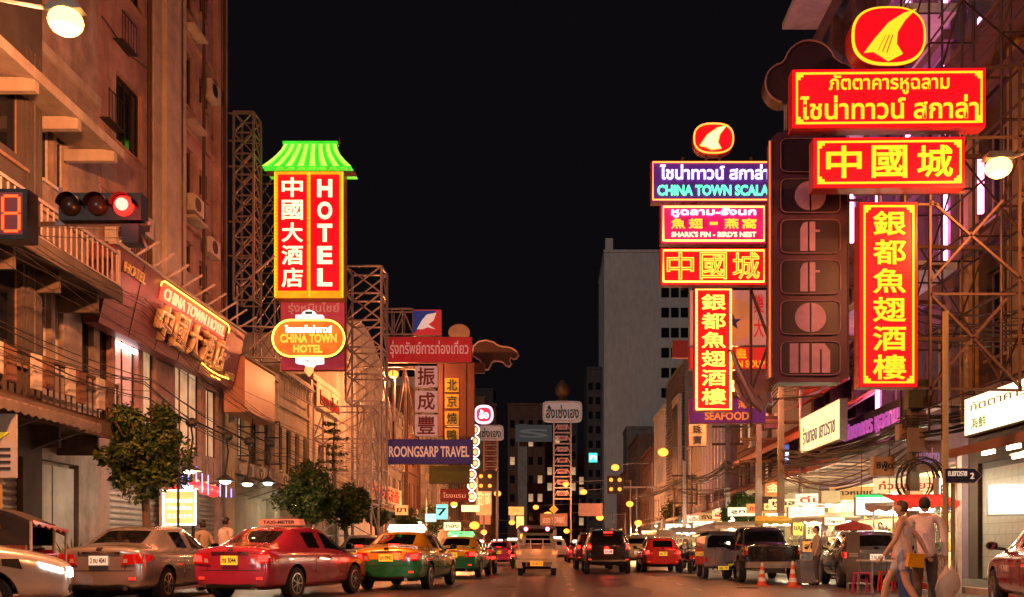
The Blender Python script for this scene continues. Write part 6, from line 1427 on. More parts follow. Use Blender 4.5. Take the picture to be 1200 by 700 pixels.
# tuk-tuk
t = thing('tuk_tuk', 'tuk-tuk with black hood canopy, red painted rails and red fringe at the lower left', 'tuk-tuk', (-8.62, 12.95, 0), R(18)); TR = mat('tuk_red', (.55, .03, .03), .35, coat=.5); TBK = mat('black_vinyl', (.010, .009, .009), .75, scale=14)
arc = [(-.62+1.24*k/10, 1.42+.20*math.sin(math.pi*k/10)) for k in range(11)]
g = G(); n = 11; ys = [(0., .0), (.9, .02), (1.8, -.06), (2.4, -.16)]
vs = [(x, y, z+dz) for y, dz in ys for x, z in arc] + [(x*.96, y, z+dz-.05) for y, dz in ys for x, z in arc]
fs = [(r*n+i, r*n+i+1, (r+1)*n+i+1, (r+1)*n+i) for r in range(3) for i in range(n-1)]; o_ = 4*n; fs += [(o_+a, o_+d, o_+c, o_+b) for a, b, c, d in fs]
fs += [(i, o_+i, o_+i+1, i+1) for i in range(n-1)] + [(3*n+i, 3*n+i+1, o_+3*n+i+1, o_+3*n+i) for i in range(n-1)] + [(r*n, (r+1)*n, o_+(r+1)*n, o_+r*n) for r in range(3)] + [(r*n+n-1, o_+r*n+n-1, o_+(r+1)*n+n-1, (r+1)*n+n-1) for r in range(3)]
g.add(vs, fs); g.obj('canopy', TBK, t)
ring = G(); ring.tube([(.20*math.cos(a), -.01, 1.30+.16*math.sin(a)) for a in [math.pi*k/10 for k in range(11)]], .02); ring.obj('rear_arch', RUST, t)
G().poly([(-.60, 1.05), (.60, 1.05), (.60, 1.40), (.3, 1.55), (-.3, 1.55), (-.60, 1.40)], .02, .05).obj('rear_curtain', TBK, t)
for s in (-1, 1):
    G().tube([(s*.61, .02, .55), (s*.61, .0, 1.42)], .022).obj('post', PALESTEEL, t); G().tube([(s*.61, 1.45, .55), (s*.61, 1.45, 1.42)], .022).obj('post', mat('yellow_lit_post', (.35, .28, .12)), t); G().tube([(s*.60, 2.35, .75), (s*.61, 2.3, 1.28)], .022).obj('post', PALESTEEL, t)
    G().poly([(0, 0)] + [(.0+.2*k, (-.08 if k % 2 else -.03)) for k in range(13)] + [(2.4, 0.0)], -.01, .01).obj('fringe', TR, t).matrix_local = Matrix.Translation((s*.63, 0, 1.44)) @ Matrix.Rotation(R(90), 4, 'Z') @ Matrix.Rotation(R(2.5), 4, 'Y')
    for z in (.72, .80, .90): G().tube([(s*.64, .3, z), (s*.64, 1.5, z)], .016).obj('side_rail', TR, t)
    for y in (.3, .9, 1.5): G().bar((s*.64, y, .45), (s*.64, y, .92), .025).obj('rail_post', TR, t)
    G().poly([(0, .32), (.9, .30), (1.5, .30), (1.62, .55), (.0, .60)], -.02, .02).obj('side_panel', TR, t).matrix_local = Matrix.Translation((s*.63, 0, 0)) @ Matrix.Rotation(R(90), 4, 'Z')
    wheel(t, s*.52, .45, .26, .14, s)
wheel(t, 0, 2.35, .26, .12, 1)
G().b(-.62, .62, .0, .06, .40, .95).obj('rear_panel', TBK, t); G().b(-.5, .5, .25, .75, .55, .68).obj('seat', TR, t); G().b(-.5, .5, .15, .24, .69, 1.08).obj('backrest', TR, t)
G().b(-.35, .35, 1.1, 1.45, .5, .66).obj('driver_seat', TBK, t); G().poly([(-.5, .35), (.5, .35), (.42, .98), (-.42, .98)], 2.28, 2.45).obj('front_panel', TR, t); G().tube([(-.35, 1.95, 1.0), (0, 2.1, .95), (.35, 1.95, 1.0)], .02).obj('handlebar', BLACK, t)
G().b(-.6, .6, .06, 2.3, .30, .36).obj('floor_pan', BLACK, t); G().poly([(-.4, 1.05), (.4, 1.05), (.38, 1.38), (-.38, 1.38)], 2.36, 2.38).obj('windshield', GLASSC, t)
for s in (-1, 1): G().b(s*.5-.05, s*.5+.05, -.04, -.001, .6, .74).obj('tail_light', glow('orange_red_lens', (1, .12, .03), 3.), t)

# motorbikes by the right kerb
def motorbike(label, x, y, rz, col, group='motorbikes on the right'):
    t = thing('motorbike', label, 'motorbike', (x, y, 0), R(rz), group)
    for yy in (0, 1.22):
        w_ = G().lathe((-.05, 0, 0), [(.22, 0), (.28, .02), (.28, .08), (.22, .10)], 16, 'x').obj('wheel', RUBBER, t); w_.location = (0, yy, .28)
        sp = G(); 
        for k in range(6): a = math.pi*k/3; sp.bar((0, 0, 0), (0, .22*math.cos(a), .22*math.sin(a)), .02)
        sp.obj('rim', CHROME, w_)
    G().tube([(0, .0, .45), (0, .35, .55), (0, .75, .48), (0, 1.05, .75)], [.08, .13, .10, .08], 8).obj('body', col, t, smooth=True)
    G().tube([(0, -.12, .74), (0, .2, .76), (0, .6, .70)], [.09, .12, .08], 8).obj('seat', TBK, t, smooth=True)
    G().tube([(0, 1.22, .28), (0, 1.08, .80), (0, 1.0, .95)], .03).obj('fork', CHROME, t); G().tube([(-.32, .92, 1.0), (0, 1.0, .98), (.32, .92, 1.0)], .018).obj('handlebar', BLACK, t)
    G().b(-.08, .08, -.18, -.12, .60, .70).obj('tail_light', BRAKE if 'lit' in label else REDDIM, t); G().tube([(.12, -.2, .32), (.12, .5, .28)], .035).obj('exhaust', CHROME, t); G().b(-.05, .05, -.22, .1, .50, .56).obj('mudguard', col, t)
    G().ball((0, 1.08, .92), .09, 8).obj('headlamp', CLEARL, t)
    return t
motorbike('dark motorbike parked by the right kerb beside the small silver truck', 5.55, 34.5, 10, BLKP); motorbike('pink motorbike parked just beyond the dark one on the right', 6.1, 37, 20, PINKP); motorbike('blue motorbike furthest along the right kerb', 6.6, 41, 5, paint('blue_paint', (.03, .08, .35)))
motorbike('motorbike with lit tail lamp filtering between the pink taxi and the cage truck', -2.0, 42, 0, BLKP, 'motorbikes in the traffic'); motorbike('motorbike with lit tail lamp just right of the second green taxi', -2.3, 33, 0, HRED, 'motorbikes in the traffic')

# ---------------------------------------------------------------- people
def skinmesh(chains, root=0, sub=2):
    """chains: list of [(point, radius), ...]; equal points are shared; returns evaluated mesh"""
    vs = []; rs = []; es = []; ix = {}
    def vid(p, r):
        k = tuple(round(c, 4) for c in p)
        if k not in ix: ix[k] = len(vs); vs.append(p); rs.append(r)
        return ix[k]
    for ch in chains:
        prev = None
        for p, r in ch:
            i = vid(p, r)
            if prev is not None and prev != i: es.append((prev, i))
            prev = i
    me = bpy.data.meshes.new('sk'); me.from_pydata(vs, es, []); o = bpy.data.objects.new('sk', me); COL.objects.link(o)
    o.modifiers.new('k', 'SKIN'); sv = me.skin_vertices[0].data
    for i, r in enumerate(rs): sv[i].radius = (r, r) if not isinstance(r, tuple) else r
    sv[root].use_root = True
    s = o.modifiers.new('s', 'SUBSURF'); s.levels = sub; s.render_levels = sub
    dg = bpy.context.evaluated_depsgraph_get(); dg.update(); r = bpy.data.meshes.new_from_object(o.evaluated_get(dg)); bpy.data.objects.remove(o)
    r.polygons.foreach_set('use_smooth', [True]*len(r.polygons)); return r
def join_meshes(ms, mt):
    bm = bmesh.new()
    for m_ in ms: bm.from_mesh(m_)
    me = bpy.data.meshes.new('body'); bm.to_mesh(me); bm.free(); me.materials.clear(); me.materials.append(mt); me.polygons.foreach_set('use_smooth', [True]*len(me.polygons)); return me
V = lambda *a: Vector(a)
def person(label, loc, rz, H=1.7, shirt=WHITEPL, trousers=GREYPL, hair=HAIR, stride=.0, armr=(.05, -.1), arml=(-.05, .1), sleeves=.55, legs_long=True, female=False, headturn=0, group=None, detail=2, longhair=False, bun=False, handsdown=True):
    """facing +y. armr/arml = (outward, forward) swing of the hands in metres"""
    t = thing('person', label, 'person', loc, R(rz), group); s = H/1.72
    def q(x, y, z): return V(x*s, y*s, z*s)
    sw = .165 if female else .195
    pel = q(0, 0, .93); wst = q(0, .0, 1.08); ch = q(0, -.01, 1.27); nb = q(0, 0, 1.42); nk = q(0, .01, 1.50)
    J = {}
    for sd, d, st_ in ((1, 'r', stride), (-1, 'l', -stride)):
        hip = q(sd*.09, 0, .88); foot = q(sd*.10, st_, .085); kn = (hip+foot)/2 + q(0, .05+abs(st_)*.12, .02)
        J[d] = (hip, kn, foot, foot+q(0, .17, -.05))
    def arm(sd, o):
        sh = q(sd*sw, 0, 1.40); ha = q(sd*(sw+.06)+sd*o[0], o[1], .78+abs(o[1])*.5); el = (sh+ha)/2 + q(sd*.03, -.05, .0); return sh, el, ha
    ar, al = arm(1, armr), arm(-1, arml)
    body = [[(pel, .115), (wst, .10 if female else .115), (ch, .12 if female else .135), (nb, .075), (nk, .052)]]
    for d in 'rl':
        h, k, f, toe = J[d]; body.append([(pel, .115), (h, .085), ((h+k)/2, .075), (k, .056), ((k*.6+f*.4), .055), (f, .036), (toe, .03)])
    for a in (ar, al):
        sh, el, ha = a; body.append([(nb, .075), (sh, .055), ((sh+el)/2, .045), (el, .038), ((el+ha)/2, .034), (ha, .024)])
    ms = [skinmesh([[(p*1, r*s) for p, r in c] for c in body])]
    # hands: palm plus five fingers
    if detail > 1:
        for sd, (sh, el, ha) in ((1, ar), (-1, al)):
            d = (ha-el).normalized(); side = V(0, 1, 0) if abs(d.y) < .8 else V(0, 0, 1); inn = V(-sd, 0, 0)
            palm = ha + d*.085*s; ms.append(skinmesh([[(ha, .024*s), (ha+d*.04*s, .030*s), (palm, .026*s)]], sub=1))
            for k, L_ in enumerate((.062, .075, .070, .055)):
                b0 = palm + side*(.027-.018*k)*s - d*.01*s; m1 = b0 + d*L_*.5*s + inn*.006; ms.append(skinmesh([[(b0, .009*s), (m1, .0085*s), (m1 + d*L_*.38*s + inn*.022*s, .007*s)]], sub=1))
            b0 = ha + d*.03*s + side*.026*s; ms.append(skinmesh([[(b0, .010*s), (b0+d*.03*s+side*.022*s, .009*s), (b0+d*.055*s+side*.026*s+inn*.01*s, .008*s)]], sub=1))
    # head with face
    hc = q(0, .02, 1.615); g = G(); g.ball((0, 0, 0), 1, 20, sc=(.074*s, .092*s, .112*s)); vs = []
    for v in g.v:
        x, y, z = v; zz = z/(.112*s)
        if y > 0:
            if zz < -.2: x *= 1 - .28*(-zz-.2); 
            y += .014*s*math.exp(-((x/(.014*s))**2) - ((zz+.12)/.22)**2) * 1.4
            y -= .006*s*math.exp(-(((abs(x)-.03*s)/(.014*s))**2) - ((zz-.08)/.14)**2)
            y += .005*s*math.exp(-((x/(.026*s))**2) - ((zz+.52)/.12)**2)
        vs.append((x, y, z))
    g.v = vs; hm = g.mesh('h'); hm.transform(Matrix.Translation(hc) @ Matrix.Rotation(R(headturn), 4, 'Z')); ms.append(hm)
    eg = G(); eg.ball((.076*s, -.005, 0), .022*s, 8, sc=(.35, .7, 1.3)); eg.ball((-.076*s, -.005, 0), .022*s, 8, sc=(.35, .7, 1.3)); em = eg.mesh('e'); em.transform(Matrix.Translation(hc) @ Matrix.Rotation(R(headturn), 4, 'Z')); ms.append(em)
    link('body', join_meshes(ms, SKIN), t)
    RH = Matrix.Translation(hc) @ Matrix.Rotation(R(headturn), 4, 'Z')
    g = G(); g.ball((0, -.010*s, .016*s), 1, 18, sc=(.083*s, .098*s, .112*s)); g.v = [((x*.9 if y > .03*s and z < .05*s else x), (min(y, .062*s) if z > .045*s else min(y, .0*s)), z if z > -.06*s else (-.06*s + (z+.06*s)*.3)) for x, y, z in g.v]
    if longhair: g.tube([(0, -.07*s, .02), (0, -.10*s, -.10*s), (0, -.09*s, -.24*s)], [.07*s, .075*s, .03*s], 10)
    if bun: g.ball((0, -.06*s, .11*s), .04*s, 10)
    hm = g.mesh('hair', hair, True); hm.transform(RH); link('hair', hm, t)
    if detail > 1:
        eg = G()
        for sx in (-1, 1): eg.ball((sx*.03*s, .083*s, .008*s), .009*s, 8)
        e2 = eg.mesh('eyes', INK); e2.transform(RH); link('eyes', e2, t)
        mg = G().ball((0, .092*s, -.058*s), .016*s, 8, sc=(1.3, .4, .35)); m2 = mg.mesh('mouth', mat('lips', (.35, .10, .08), .5, var=0)); m2.transform(RH); link('mouth', m2, t)
    k_ = 1.16
    sc_ = [[(pel+q(0, 0, -.11), .148), (pel+q(0, 0, -.02), .155), (wst, .142 if female else .15), (ch, .138 if female else .156), (q(0, 0, 1.41), .088)]]
    for (sh, el, ha) in (ar, al):
        if sleeves <= .05: sc_.append([(q(0, 0, 1.41), .088), ((sh+nb)/2, .07)]); continue
        end = sh.lerp(el, min(1, sleeves*2)) if sleeves <= .5 else el.lerp(ha, (sleeves-.5)*2)
        c = [(q(0, 0, 1.41), .088), (sh, .068)]
        if sleeves > .5: c += [((sh+el)/2, .060), (el, .054)]
        c.append((end, .052)); sc_.append(c)
    m_ = skinmesh([[(p, r*s) for p, r in c] for c in sc_]); m_.materials.clear(); m_.materials.append(shirt); link('shirt', m_, t)
    tc = [[(pel+q(0, 0, .17), .124), (pel+q(0, 0, .08), .134), (pel, .136)]]
    for d in 'rl':
        h, k, f, toe = J[d]; end = f+q(0, 0, .05) if legs_long else h.lerp(k, .62)
        c = [(pel, .130), (h, .104)]
        if legs_long: c += [((h+k)/2, .092), (k, .074), (k*.5+f*.5, .066)]
        c.append((end, .056 if legs_long else .094)); tc.append(c)
    m_ = skinmesh([[(p, r*s) for p, r in c] for c in tc], root=2); m_.materials.clear(); m_.materials.append(trousers); link('trousers' if legs_long else 'shorts', m_, t)
    for d in 'rl':
        h, k, f, toe = J[d]; g = G(); g.tube([f+q(0, -.06, -.045), f+q(0, .02, -.03), toe+q(0, .0, .0), toe+q(0, .05, -.01)], [.032*s, .048*s, .042*s, .02*s], 8); g.obj('shoe', BLACK, t, smooth=True)
    t['hand_r'] = 0
    return t, (ar[2], al[2]), s
WSHIRT = mat('pinkish_white_shirt', (.80, .72, .72), .85, scale=5, bump=.9); GTOP = mat('grey_marl_top', (.62, .60, .64), .9, scale=6, bump=.8); DENIM = mat('pale_denim', (.50, .54, .66), .85, scale=30); DTR = mat('dark_grey_cloth', (.09, .08, .08), .85, scale=20)
t, hands, s = person('woman walking in a grey sleeveless top and pale denim shorts, yellow bag at her hip', (5.16, 12.6, 0), 62, 1.70, GTOP, DENIM, mat('brown_hair', (.10, .055, .03), .5, scale=40), stride=.30, armr=(.02, -.32), arml=(.02, .24), sleeves=.02, legs_long=False, female=True)
bag = tag(G().poly([(-.13, -.10), (.12, -.12), (.14, .08), (-.10, .10)], -.04, .04).obj('shoulder_bag', mat('yellow_bag', (.75, .38, .01), .5), None, loc=(5.22, 12.32, .84), rz=R(10)), 'yellow shoulder bag resting on the hip of the woman in pale shorts', 'bag')
G().tube([(-.08, 0, .08), (-.10, .12, .38), (-.02, .25, .62)], .008).obj('strap', MATS['yellow_bag'], bag)
t, hands, s = person('man in a pinkish white long-sleeved shirt seen from behind, carrying white plastic bags', (5.62, 12.9, 0), -25, 1.77, WSHIRT, DTR, HAIR, stride=.20, armr=(.02, .02), arml=(.02, -.16), sleeves=.92, legs_long=True)
wp = bpy.data.objects[t.name].matrix_basis @ hands[0]
PB = mat('white_plastic_bag', (.75, .68, .58), .4, var=.1, trans=.25)
for k, (dx, dz, sc_) in enumerate(((0.06, -.10, 1.), (.14, -.12, .8))):
    g = G(); prof = [(.02, 0), (.035, -.07), (.12, -.20), (.16, -.38), (.13, -.50), (.03, -.54)]; g.lathe((0, 0, 0), prof, 14); rr = random.Random(k)
    g.v = [(x*(1+rr.uniform(-.18, .18))*sc_, y*.7*(1+rr.uniform(-.15, .15))*sc_, z*sc_) for x, y, z in g.v]
    o = g.obj('plastic_bag', PB, None, smooth=True, loc=(wp.x+dx*.8-.04, wp.y-.02-k*.03, wp.z-.05)); tag(o, ['larger white plastic carrier bag hanging from the hand of the walking man', 'smaller white plastic carrier bag hanging beside the larger one'][k], 'plastic bag', 'plastic bags carried by the walking man')
    G().tube([(0, 0, 0), (.0, 0, .06)], .012).obj('handle', PB, o)
person('dark-haired woman in a pale top between the silver car and the red taxi', (-8.45, 20.6, .0), 60, 1.66, CREAM, DTR, stride=.1, female=True, bun=True, detail=1, sleeves=.3)
person('person with short black hair in a pink-white shirt just right of the dark-haired woman', (-8.05, 21.0, .0), -30, 1.76, WSHIRT, DTR, stride=.1, detail=1, sleeves=.3)
for i, (x, y, rz_, sh_, tr_, l) in enumerate(((7.3, 23.6, 80, CREAM, DTR, 'bare-armed cook standing between the dark pickup and the dark hatchback'), (9.9, 25.8, 150, ROOFRED, DTR, 'food vendor in a red shirt behind the lit stall'), (10.2, 28.5, 200, WSHIRT, DTR, 'vendor in a white shirt by the back shelves of the bright kitchen'), (7.9, 36, 30, CANVAS, DENIM, 'person in tan shirt on the right kerb beyond the pickup'),
    (7.6, 40, -20, DENIM, DTR, 'person in a blue shirt on the right kerb under the round tree'), (8.3, 45, 170, WSHIRT, DTR, 'person in white walking toward the camera past the round tree'), (9.8, 33, 100, mat('yellow_shirt', (.6, .42, .05), .8), DTR, 'diner in a yellow shirt beside the yellow stall board'), (-9.9, 34, 90, CANVAS, DTR, 'person standing under the left trees'), (7.0, 50, 0, BROWNPL, DTR, 'person in brown far along the right kerb'), (9.3, 21.8, 120, mat('pink_shirt', (.6, .10, .2), .8), DTR, 'person in a pink shirt beside the blue bin'))):
    person(l, (x, y, 0 if abs(x) < 9 else .13), rz_, 1.62+.03*(i % 4), sh_, tr_, detail=1, stride=.08*(i % 3), sleeves=.3, group='people around the food stalls' if x > 0 else None)
# ---------------------------------------------------------------- trees
LEAF = mat('dark_green_leaf', (.035, .085, .012), .5, var=.55, scale=2.5, bump=0)
LEAF2 = mat('yellow_green_leaf', (.08, .12, .015), .5, var=.5, scale=2.5, bump=0)
BARK = mat('grey_bark', (.16, .12, .09), .9, scale=7)
def tree(label, x, y, ztop, zbot, r, seed=0, n=4200, leaf=.10, kind='round', name='street_tree'):
    rnd = random.Random(seed); t = thing(name, label, 'tree', (x, y, .13)); zc = (ztop+zbot)/2-.13; hz = (ztop-zbot)/2
    g = G(); g.tube([(0, 0, 0), (.04, .02, zc*.4), (-.02, 0, zc*.8), (.0, 0, zc+hz*.3)], [.12, .10, .085, .04], 8)
    for k in range(9):
        a = k*2.4; zz = zc*.72+k*.08; tip = V(r*.75*math.cos(a), r*.75*math.sin(a), zc+hz*rnd.uniform(-.4, .7)); g.tube([(0, 0, zz), tuple(tip*.45+V(0, 0, zz*.5)), tuple(tip)], [.05, .035, .012], 5)
    g.obj('trunk', BARK, t, smooth=True)
    cl = []
    for k in range(46):
        while True:
            p = V(rnd.uniform(-1, 1), rnd.uniform(-1, 1), rnd.uniform(-1, 1))
            if .25 < p.length < 1: break
        cl.append((V(p.x*r*.86, p.y*r*.86, zc + p.z*hz*.86), rnd.uniform(.20, .38)*r))
    g = G(); g.ms = [LEAF, LEAF2]
    for k in range(n):
        c, rr = rnd.choice(cl); d = V(rnd.gauss(0, 1), rnd.gauss(0, 1), rnd.gauss(0, 1)).normalized(); p = c + d*rr*rnd.uniform(.6, 1.08)
        a = V(rnd.gauss(0, 1), rnd.gauss(0, 1), rnd.gauss(0, .6)).normalized(); b_ = a.cross(d + V(0, 0, .4)).normalized(); s_ = leaf*rnd.uniform(.6, 1.3)
        g.v += [tuple(p - a*s_*.5), tuple(p + b_*s_*.28), tuple(p + a*s_*.6), tuple(p - b_*s_*.28)]; o = len(g.v)-4; g.f.append((o, o+1, o+2, o+3)); g.mi.append(1 if rnd.random() < .3 else 0)
    me = g.mesh('crown'); link('crown', me, t)
    return t
p = P(170, 0, 20.6); tree('dense round dark green street tree behind the silver car on the left', p.x, 20.6, 4.62, 2.15, 1.04, 1, 12000, .12)
p = P(362, 0, 32); tree('street tree left of its yellower neighbour, behind the red taxi', p.x, 32, 4.2, 1.9, 1.15, 2, 8000, .15)
p = P(405, 0, 35); tree('lower yellowish street tree just left of the first yellow and green taxi', p.x, 35, 3.7, 1.9, 1.0, 3, 7000, .15)
p = P(441, 0, 44); tree('small dark green tree above the yellow and green taxi', p.x, 44, 3.3, 2.1, .65, 4, 1500, .15); p = P(474, 0, 50); tree('small distant dark tree beside the cyan light boxes', p.x, 50, 3.6, 1.9, .75, 5, 1500, .16)
p = P(868, 0, 42); tree('round green tree on the right, beyond the black pickup', p.x, 42, 4.0, 1.7, .95, 6, 7000, .15)
p = P(786, 0, 75); tree('small far tree on the right under the louvred building', p.x, 75, 5.2, 3.2, 1.0, 7, 1200, .2)
p = P(505, 0, 66); tree('far dim tree on the left under the maroon board', p.x, 66, 4.6, 2.0, 1.3, 8, 1500, .2)
# layered ornamental plant on the ledge
t = thing('ornamental_tree', 'thin layered ornamental tree with flat leaf tiers, above the left trees', 'tree', (P(392, 0, 37).x, 37, .13)); g = G(); g.tube([(0, 0, 0), (.05, 0, 3.), (-.05, 0, 5.2), (.02, 0, 6.4)], [.08, .06, .05, .02], 6); g.obj('trunk', BARK, t)
g = G(); g.ms = [LEAF, LEAF2]; rr = random.Random(9)
for k in range(7):
    zc = 4.3+k*.33; rad = .62-.05*k; ox = rr.uniform(-.2, .2)
    for q in range(150):
        a = rr.uniform(0, 6.28); d = rad*math.sqrt(rr.random()); p = V(ox+d*math.cos(a), d*math.sin(a), zc+rr.gauss(0, .04)); a_ = V(rr.gauss(0, 1), rr.gauss(0, 1), rr.gauss(0, .2)).normalized()*.09; b_ = V(-a_.y, a_.x, .02)
        g.v += [tuple(p-a_), tuple(p+b_*.5), tuple(p+a_), tuple(p-b_*.5)]; o = len(g.v)-4; g.f.append((o, o+1, o+2, o+3)); g.mi.append(q % 2)
link('crown', g.mesh('crown'), t)

# ---------------------------------------------------------------- stalls, cones, bins
def cone(label, x, y, h=.68):
    t = thing('traffic_cone', label, 'traffic cone', (x, y, 0), 0, 'striped cones behind the black pickup'); OR = mat('orange_cone', (.70, .10, .02), .5, scale=8); WH = mat('white_cone_band', (.75, .70, .65), .5, var=.1)
    g = G(); g.b(-.17, .17, -.17, .17, 0, .03); g.obj('base', OR, t); n = 6
    for k in range(n):
        r0, r1 = .12-(.095*k/n), .12-(.095*(k+1)/n); G().lathe((0, 0, .03+(h-.03)*k/n), [(r0, 0), (r1, (h-.03)/n)], 16).obj('band', OR if k % 2 == 0 else WH, t, smooth=True)
cone('striped orange and white cone left of the pair behind the black pickup', P(893, 0, 22.8).x, 22.8, .62); cone('striped orange and white cone right of the pair behind the black pickup', P(929, 0, 22.).x, 22., .68)
def food_cart(label, x, y, rz, w_=1.6, d=.8, top=ROOFRED, lit=True):
    t = thing('food_cart', label, 'food stall', (x, y, .13 if x > 9.3 else 0), R(rz), 'food stalls on the right pavement'); STN = mat('stainless', (.55, .52, .48), .25, .9, scale=6)
    G().b(-w_/2, w_/2, 0, d, .25, .85).obj('cabinet', STN, t); G().b(-w_/2-.04, w_/2+.04, -.05, d+.05, .852, .89).obj('counter', STN, t)
    g = G()
    for a, b_ in (((-w_/2, 0), (w_/2, 0)),): g.b(-w_/2+.02, w_/2-.02, .02, .03, .9, 1.35)
    g.obj('glass_case', mat('clear_glass', (.9, .9, .9), .02, var=0, trans=1.), t)
    for k in range(3): G().b(-w_/2+.05, w_/2-.05, .1, .5, .95+k*.15, .96+k*.15).obj('shelf', STN, t)
    for k in range(9):
        c = [CREAM, ROOFRED, PLATEY, BROWNPL, mat('green_tin', (.08, .35, .14))][k % 5]; G().ball((-w_/2+.18+k*(w_-.36)/8, .28, 1.02+.15*(k % 3)), .065, 8, sc=(1, 1, .7)).obj('food', c, t)
    for sx in (-1, 1):
        for yy in (.03, d-.03): G().b(sx*(w_/2-.03)-.02, sx*(w_/2-.03)+.02, yy-.02, yy+.02, .9, 2.0).obj('post', STN, t)
        wl = G().lathe((-.03, 0, 0), [(.1, 0), (.14, .01), (.14, .05), (.1, .06)], 12, 'x').obj('wheel', RUBBER, t); wl.location = (sx*(w_/2-.1), .2, .14)
    rf = G(); n = 12; vs = []
    for i in range(n+1):
        xx = -w_/2-.2+(w_+.4)*i/n; vs += [(xx, -.45, 1.93-(.09 if i % 2 else 0)), (xx, -.45, 2.02), (xx, d+.2, 2.25)]
    rf.add(vs, [(3*i, 3*i+3, 3*i+4, 3*i+1) for i in range(n)] + [(3*i+1, 3*i+4, 3*i+5, 3*i+2) for i in range(n)]); rf.obj('awning', top, t)
    G().b(-w_/2+.1, w_/2-.1, .3, .36, 1.86, 1.92).obj('tube_light', WARMTUBE, t); point((0, .2, 1.78), 26*SHOPPW, (1, .78, .42), .1, t)
    G().lathe((w_/4, d*.5, .9), [(.16, 0), (.17, .2), (.15, .22)], 14).obj('pot', STN, t)
    return t
CRED = mat('red_cloth', (.65, .03, .02))
food_cart('food cart with bright red awning between the two pedestrians', 8.15, 18.9, -8, .95, .6, CRED)
food_cart('food cart under the green and white light box', 9.6, 23.2, -20, 1.7, .8, CANVAS); food_cart('glowing food cart beside the dark hatchback', 9.2, 28.6, -25, 1.8, .8, CREAM); food_cart('food cart with a yellow awning beyond the pickup', 8.6, 31.5, -15, 1.8, .8, mat('yellow_cloth', (.6, .45, .06), .8))
food_cart('food cart beside the utility poles under the round tree', 8.4, 38.5, -10, 1.8, .8, CREAM); food_cart('furthest food cart, white awning, beyond the red hatchback', 8.0, 49, -8, 2., .8, WHITEPL); food_cart('food cart with faded awning beyond the round tree', 8.0, 56, -8, 2., .8, CANVAS)
# parasols
def parasol(label, px, py, Y, r, cloth, h=.35):
    p = P(px, py, Y); t = thing('parasol', label, 'parasol', (p.x, Y, .0 if p.x < 9.3 else .13), 0, 'parasols over the stalls'); z = p.z - t.location.z; g = G(); n = 8
    vs = [(0, 0, z+h)] + [(r*math.cos(2*math.pi*k/16), r*math.sin(2*math.pi*k/16), z+(-.03 if k % 2 else 0)) for k in range(16)] + [(r*math.cos(2*math.pi*k/16), r*math.sin(2*math.pi*k/16), z-.12) for k in range(16)]
    g.add(vs, [(0, 1+k, 1+(k+1) % 16) for k in range(16)] + [(1+k, 17+k, 17+(k+1) % 16, 1+(k+1) % 16) for k in range(16)]); g.obj('canopy', cloth, t); G().tube([(0, 0, 0), (0, 0, z+h)], .02).obj('pole', STEEL, t)
    for k in range(8): a = math.pi*k/4; G().bar((0, 0, z+h-.06), (r*.97*math.cos(a), r*.97*math.sin(a), z-.03), .015).obj('rib', STEEL, t)
parasol('small dark red parasol over the dark sign board by the food stalls', 1000, 616, 20.5, .42, mat('maroon_cloth', (.30, .05, .04), .8), .12)
parasol('wide grey parasol above the red hatchback', 752, 632, 52, 1.7, mat('grey_cloth', (.22, .22, .22), .8)); parasol('wide tan parasol right of the grey one', 782, 630, 56, 1.9, CANVAS); parasol('pale parasol left of the black pickup', 838, 620, 40, 1.2, WHITEPL); parasol('cream parasol furthest along the right kerb', 765, 628, 70, 2., CREAM)
t = thing('standing_sign_board', 'tall dark standing menu board in front of the dark hatchback', 'sign', (P(1000, 0, 19.6).x, 19.6, 0), R(-4)); G().poly([(-.15, .22), (.15, .22), (.14, 1.36), (-.14, 1.36)], 0, .04).obj('board', mat('brown_menu_board', (.07, .05, .04), .5, scale=5), t)
for k in range(2): G().b(-.10, .10, -.006, -.001, .82+k*.05, .84+k*.05).obj('print_line', KERBW, t)
for sx in (-1, 1): G().b(sx*.12-.012, sx*.12+.012, -.02, .1, 0, .22).obj('leg', STEEL, t)
t = thing('blue_bin', 'blue plastic bin on the kerb between the walking woman and man', 'bin', (6.75, 16.2, 0)); G().lathe((0, 0, 0), [(.17, 0), (.20, .45), (.21, .6), (.19, .62)], 18).obj('barrel', mat('blue_plastic', (.02, .07, .25), .45), t, smooth=True); G().lathe((0, 0, .62), [(.22, 0), (.22, .05), (.1, .09)], 18).obj('lid', mat('pale_plastic', (.5, .5, .5), .5), t)
for i, (x, y, c, l) in enumerate(((7.0, 19.3, mat('pink_plastic', (.7, .05, .2), .45), 'pink plastic stool beside the standing menu board'), (7.9, 20.2, CRED, 'red plastic stool beside the dark hatchback'))):
    t = thing('plastic_stool', l, 'stool', (x, y, 0), i, 'plastic stools at the stalls'); G().b(-.16, .16, -.16, .16, .43, .46).obj('seat', c, t)
    for sx in (-1, 1):
        for sy in (-1, 1): G().bar((sx*.17, sy*.17, 0), (sx*.13, sy*.13, .43), .04).obj('leg', c, t)
for i, (x, y, l) in enumerate(((7.2, 18.8, 'white folding table beside the standing menu board'), (10.2, 30.6, 'steel folding table in the bright kitchen'))):
    t = thing('folding_table', l, 'table', (x, y, .0 if x < 9.3 else .13), .2); G().b(-.4, .4, -.3, .3, .72, .75).obj('table_top', WHITEPL, t)
    for sx in (-1, 1):
        for sy in (-1, 1): G().bar((sx*.36, sy*.26, 0), (sx*.33, sy*.24, .72), .03).obj('leg', STEEL, t)
